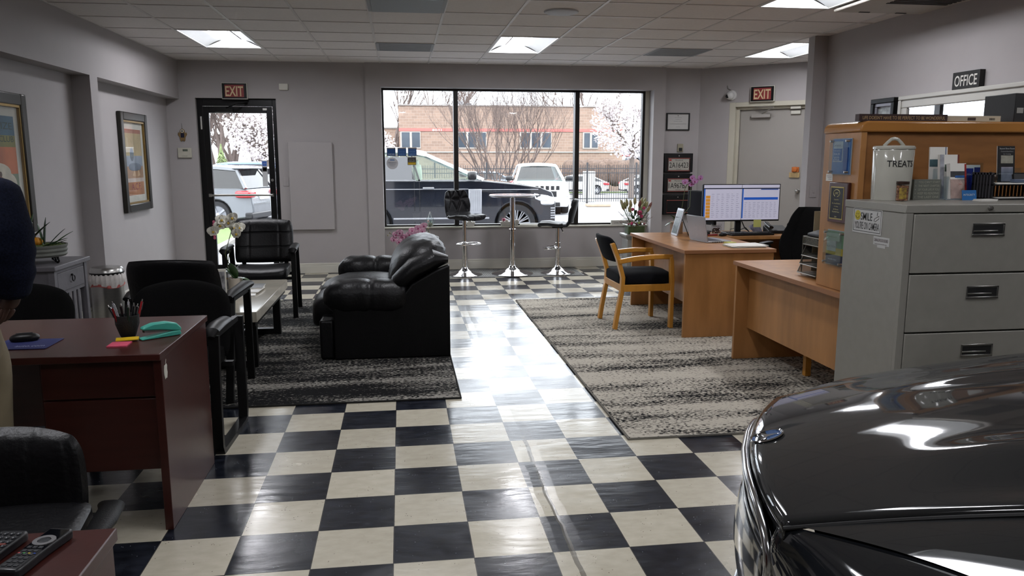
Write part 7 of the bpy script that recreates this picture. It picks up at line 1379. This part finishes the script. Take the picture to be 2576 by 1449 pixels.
def remote(label, x, y, rz, L_r, w, kind):
    t = thing('remote_control', label, 'remote control', (x, y, zt), rz, 'remote controls'); m = MB(); n_ = 14
    pts = [(w/2*(1-.10*math.sin(b*PI)**2)*(1 if 0 < b < 1 else .9), b*L_r) for b in [k/n_ for k in range(n_+1)]]; out = pts+[(-a, b) for a, b in pts[::-1]]
    m.prism(out, 0, .020, 'z'); m.build('case', mat('remote_black', '#141518', .35), t, bev=.005, seg=3)
    B1 = mat('remote_button_dark', '#202226', .4); B2 = mat('remote_legend', '#6d6f74', .5)
    m = MB()
    if kind == 0:
        for r_ in range(8):
            for c_ in range(3): m.box(-w*.30+w*.22*c_, -w*.30+w*.22*c_+w*.15, .012+r_*.0135, .012+r_*.0135+.008, .0195, .0215)
        m.build('button', B1, t, bev=.0006)
        m = MB(); m.lathe([(.012, 0), (.020, .0), (.0205, .0015), (.012, .0015), (.012, 0)], n=32, X=Matrix.Translation((0, L_r-.055, .0203))); m.build('silver_ring', mat('silver_ring', '#b9b9bb', .25, .8), t)
        m = MB(); m.lathe([(0, .001), (.011, .0005)], n=24, X=Matrix.Translation((0, L_r-.055, .0203))); m.build('ok_button', B1, t); m = MB(); m.box(-w*.4, w*.4, L_r-.088, L_r-.008, .0199, .0202); m.build('gloss_panel', mat('remote_gloss', '#08090b', .05, coat=1), t)
        for i, c in enumerate(('b02020', '2a8c3a', 'b8a020', '2c4a9c')): MB().sell((-w*.3+w*.2*i, L_r-.105, .021), (.006, .004, .002), 1, 1, 8, 4).build('colour_button', mat('cb_%s' % c, '#'+c, .4), t)
    else:
        for r_ in range(10):
            for c_ in range(4): m.sell((-w*.33+w*.22*c_, .018+r_*.0165, .021), (.009, .010, .005), .8, .8, 10, 5)
        m.build('button', B1, t); m = MB(); m.box(-w*.36, w*.36, .118, .124, .0205, .0235); m.build('red_button_row', mat('remote_red', '#6a2a20', .4), t)
    return t
remote('slim black remote with silver ring at bottom left', -.662, -1.345, R(-12), .165, .050, 0)
remote('curved black remote with many round buttons at the bottom left corner', -.742, -1.365, R(-8), .185, .058, 1)
# stickers on the shop window (seen from inside)
GY = 7.9445
for k, (lab, px_, yr) in enumerate((('blue window sticker reading 2020, leftmost of three', 984, '2020'), ('blue window sticker reading DEALER 2021, middle of three', 1011, '2021'), ('blue window sticker reading DEALER 2022, rightmost of three', 1037, '2022'))):
    p = P(px_, 382, Y=GY); t = thing('window_sticker', lab, 'sticker', (p.x, GY, p.z), 0, 'blue window stickers'); MB().box(-.058, .058, -.001, 0, -.056, .056).build('border', mat('sticker_border', '#77706e', .6), t); MB().box(-.052, .052, -.002, -.001, -.052, .040).build('blue_field', mat('sticker_field_blue', '#1f4a80', .6), t)
    m = MB(); m.text(yr, (0, -.0022, -.032), (1, 0, 0), (0, 0, 1), .024, .085)
    if k: m.text('DEALER', (0, -.0022, .002), (1, 0, 0), (0, 0, 1), .014, .08); m.text('TOP-RATED', (0, -.0022, .024), (1, 0, 0), (0, 0, 1), .008, .08)
    m.build('lettering', mat('sticker_letter_%d' % k, ('#b9c4d2', '#5d7fa6', '#6d8cb0')[k], .6), t)
p = P(1036, 405, Y=GY); t = thing('window_sticker', 'black and yellow DEALER window sticker under the 2022 sticker', 'sticker', (p.x, GY, p.z)); MB().box(-.057, .057, -.001, 0, -.054, .054).build('border', mat('sticker_border', '#77706e', .6), t); MB().box(-.051, .051, -.002, -.001, -.018, .038).build('black_field', INK, t); MB().box(-.051, .051, -.002, -.001, -.048, -.018).build('yellow_field', mat('sticker_yellow', '#b89a1c', .6), t); m = MB(); m.text('DEALER', (0, -.0022, 0), (1, 0, 0), (0, 0, 1), .016, .085); m.text('TOP-RATED', (0, -.0022, .022), (1, 0, 0), (0, 0, 1), .009, .08); m.build('lettering', WHITE, t)
p = P(987, 411, Y=GY); t = thing('window_sticker', 'round white window sticker with mirrored lettering under the 2020 sticker', 'sticker', (p.x, GY, p.z)); MB().lathe([(0, .001), (.077, .001), (.077, 0)], n=40, X=Matrix.Rotation(PI/2, 4, 'X')).build('disc', mat('sticker_white', '#c9cace', .6), t)
m = MB(); m.text('CONSUMER', (0, -.0022, .01), (-1, 0, 0), (0, 0, 1), .015, .11, out=-.001); m.text('BUSINESS', (0, -.0022, -.012), (-1, 0, 0), (0, 0, 1), .009, .08, out=-.001); m.text('CHOICE', (0, -.0022, -.032), (-1, 0, 0), (0, 0, 1), .010, .06, out=-.001); m.build('lettering', mat('sticker_grey_text', '#5c6470', .6), t); MB().box(-.03, .03, -.0025, -.001, .035, .055).build('blue_mark', mat('sticker_pale_blue', '#7d93b8', .6), t)
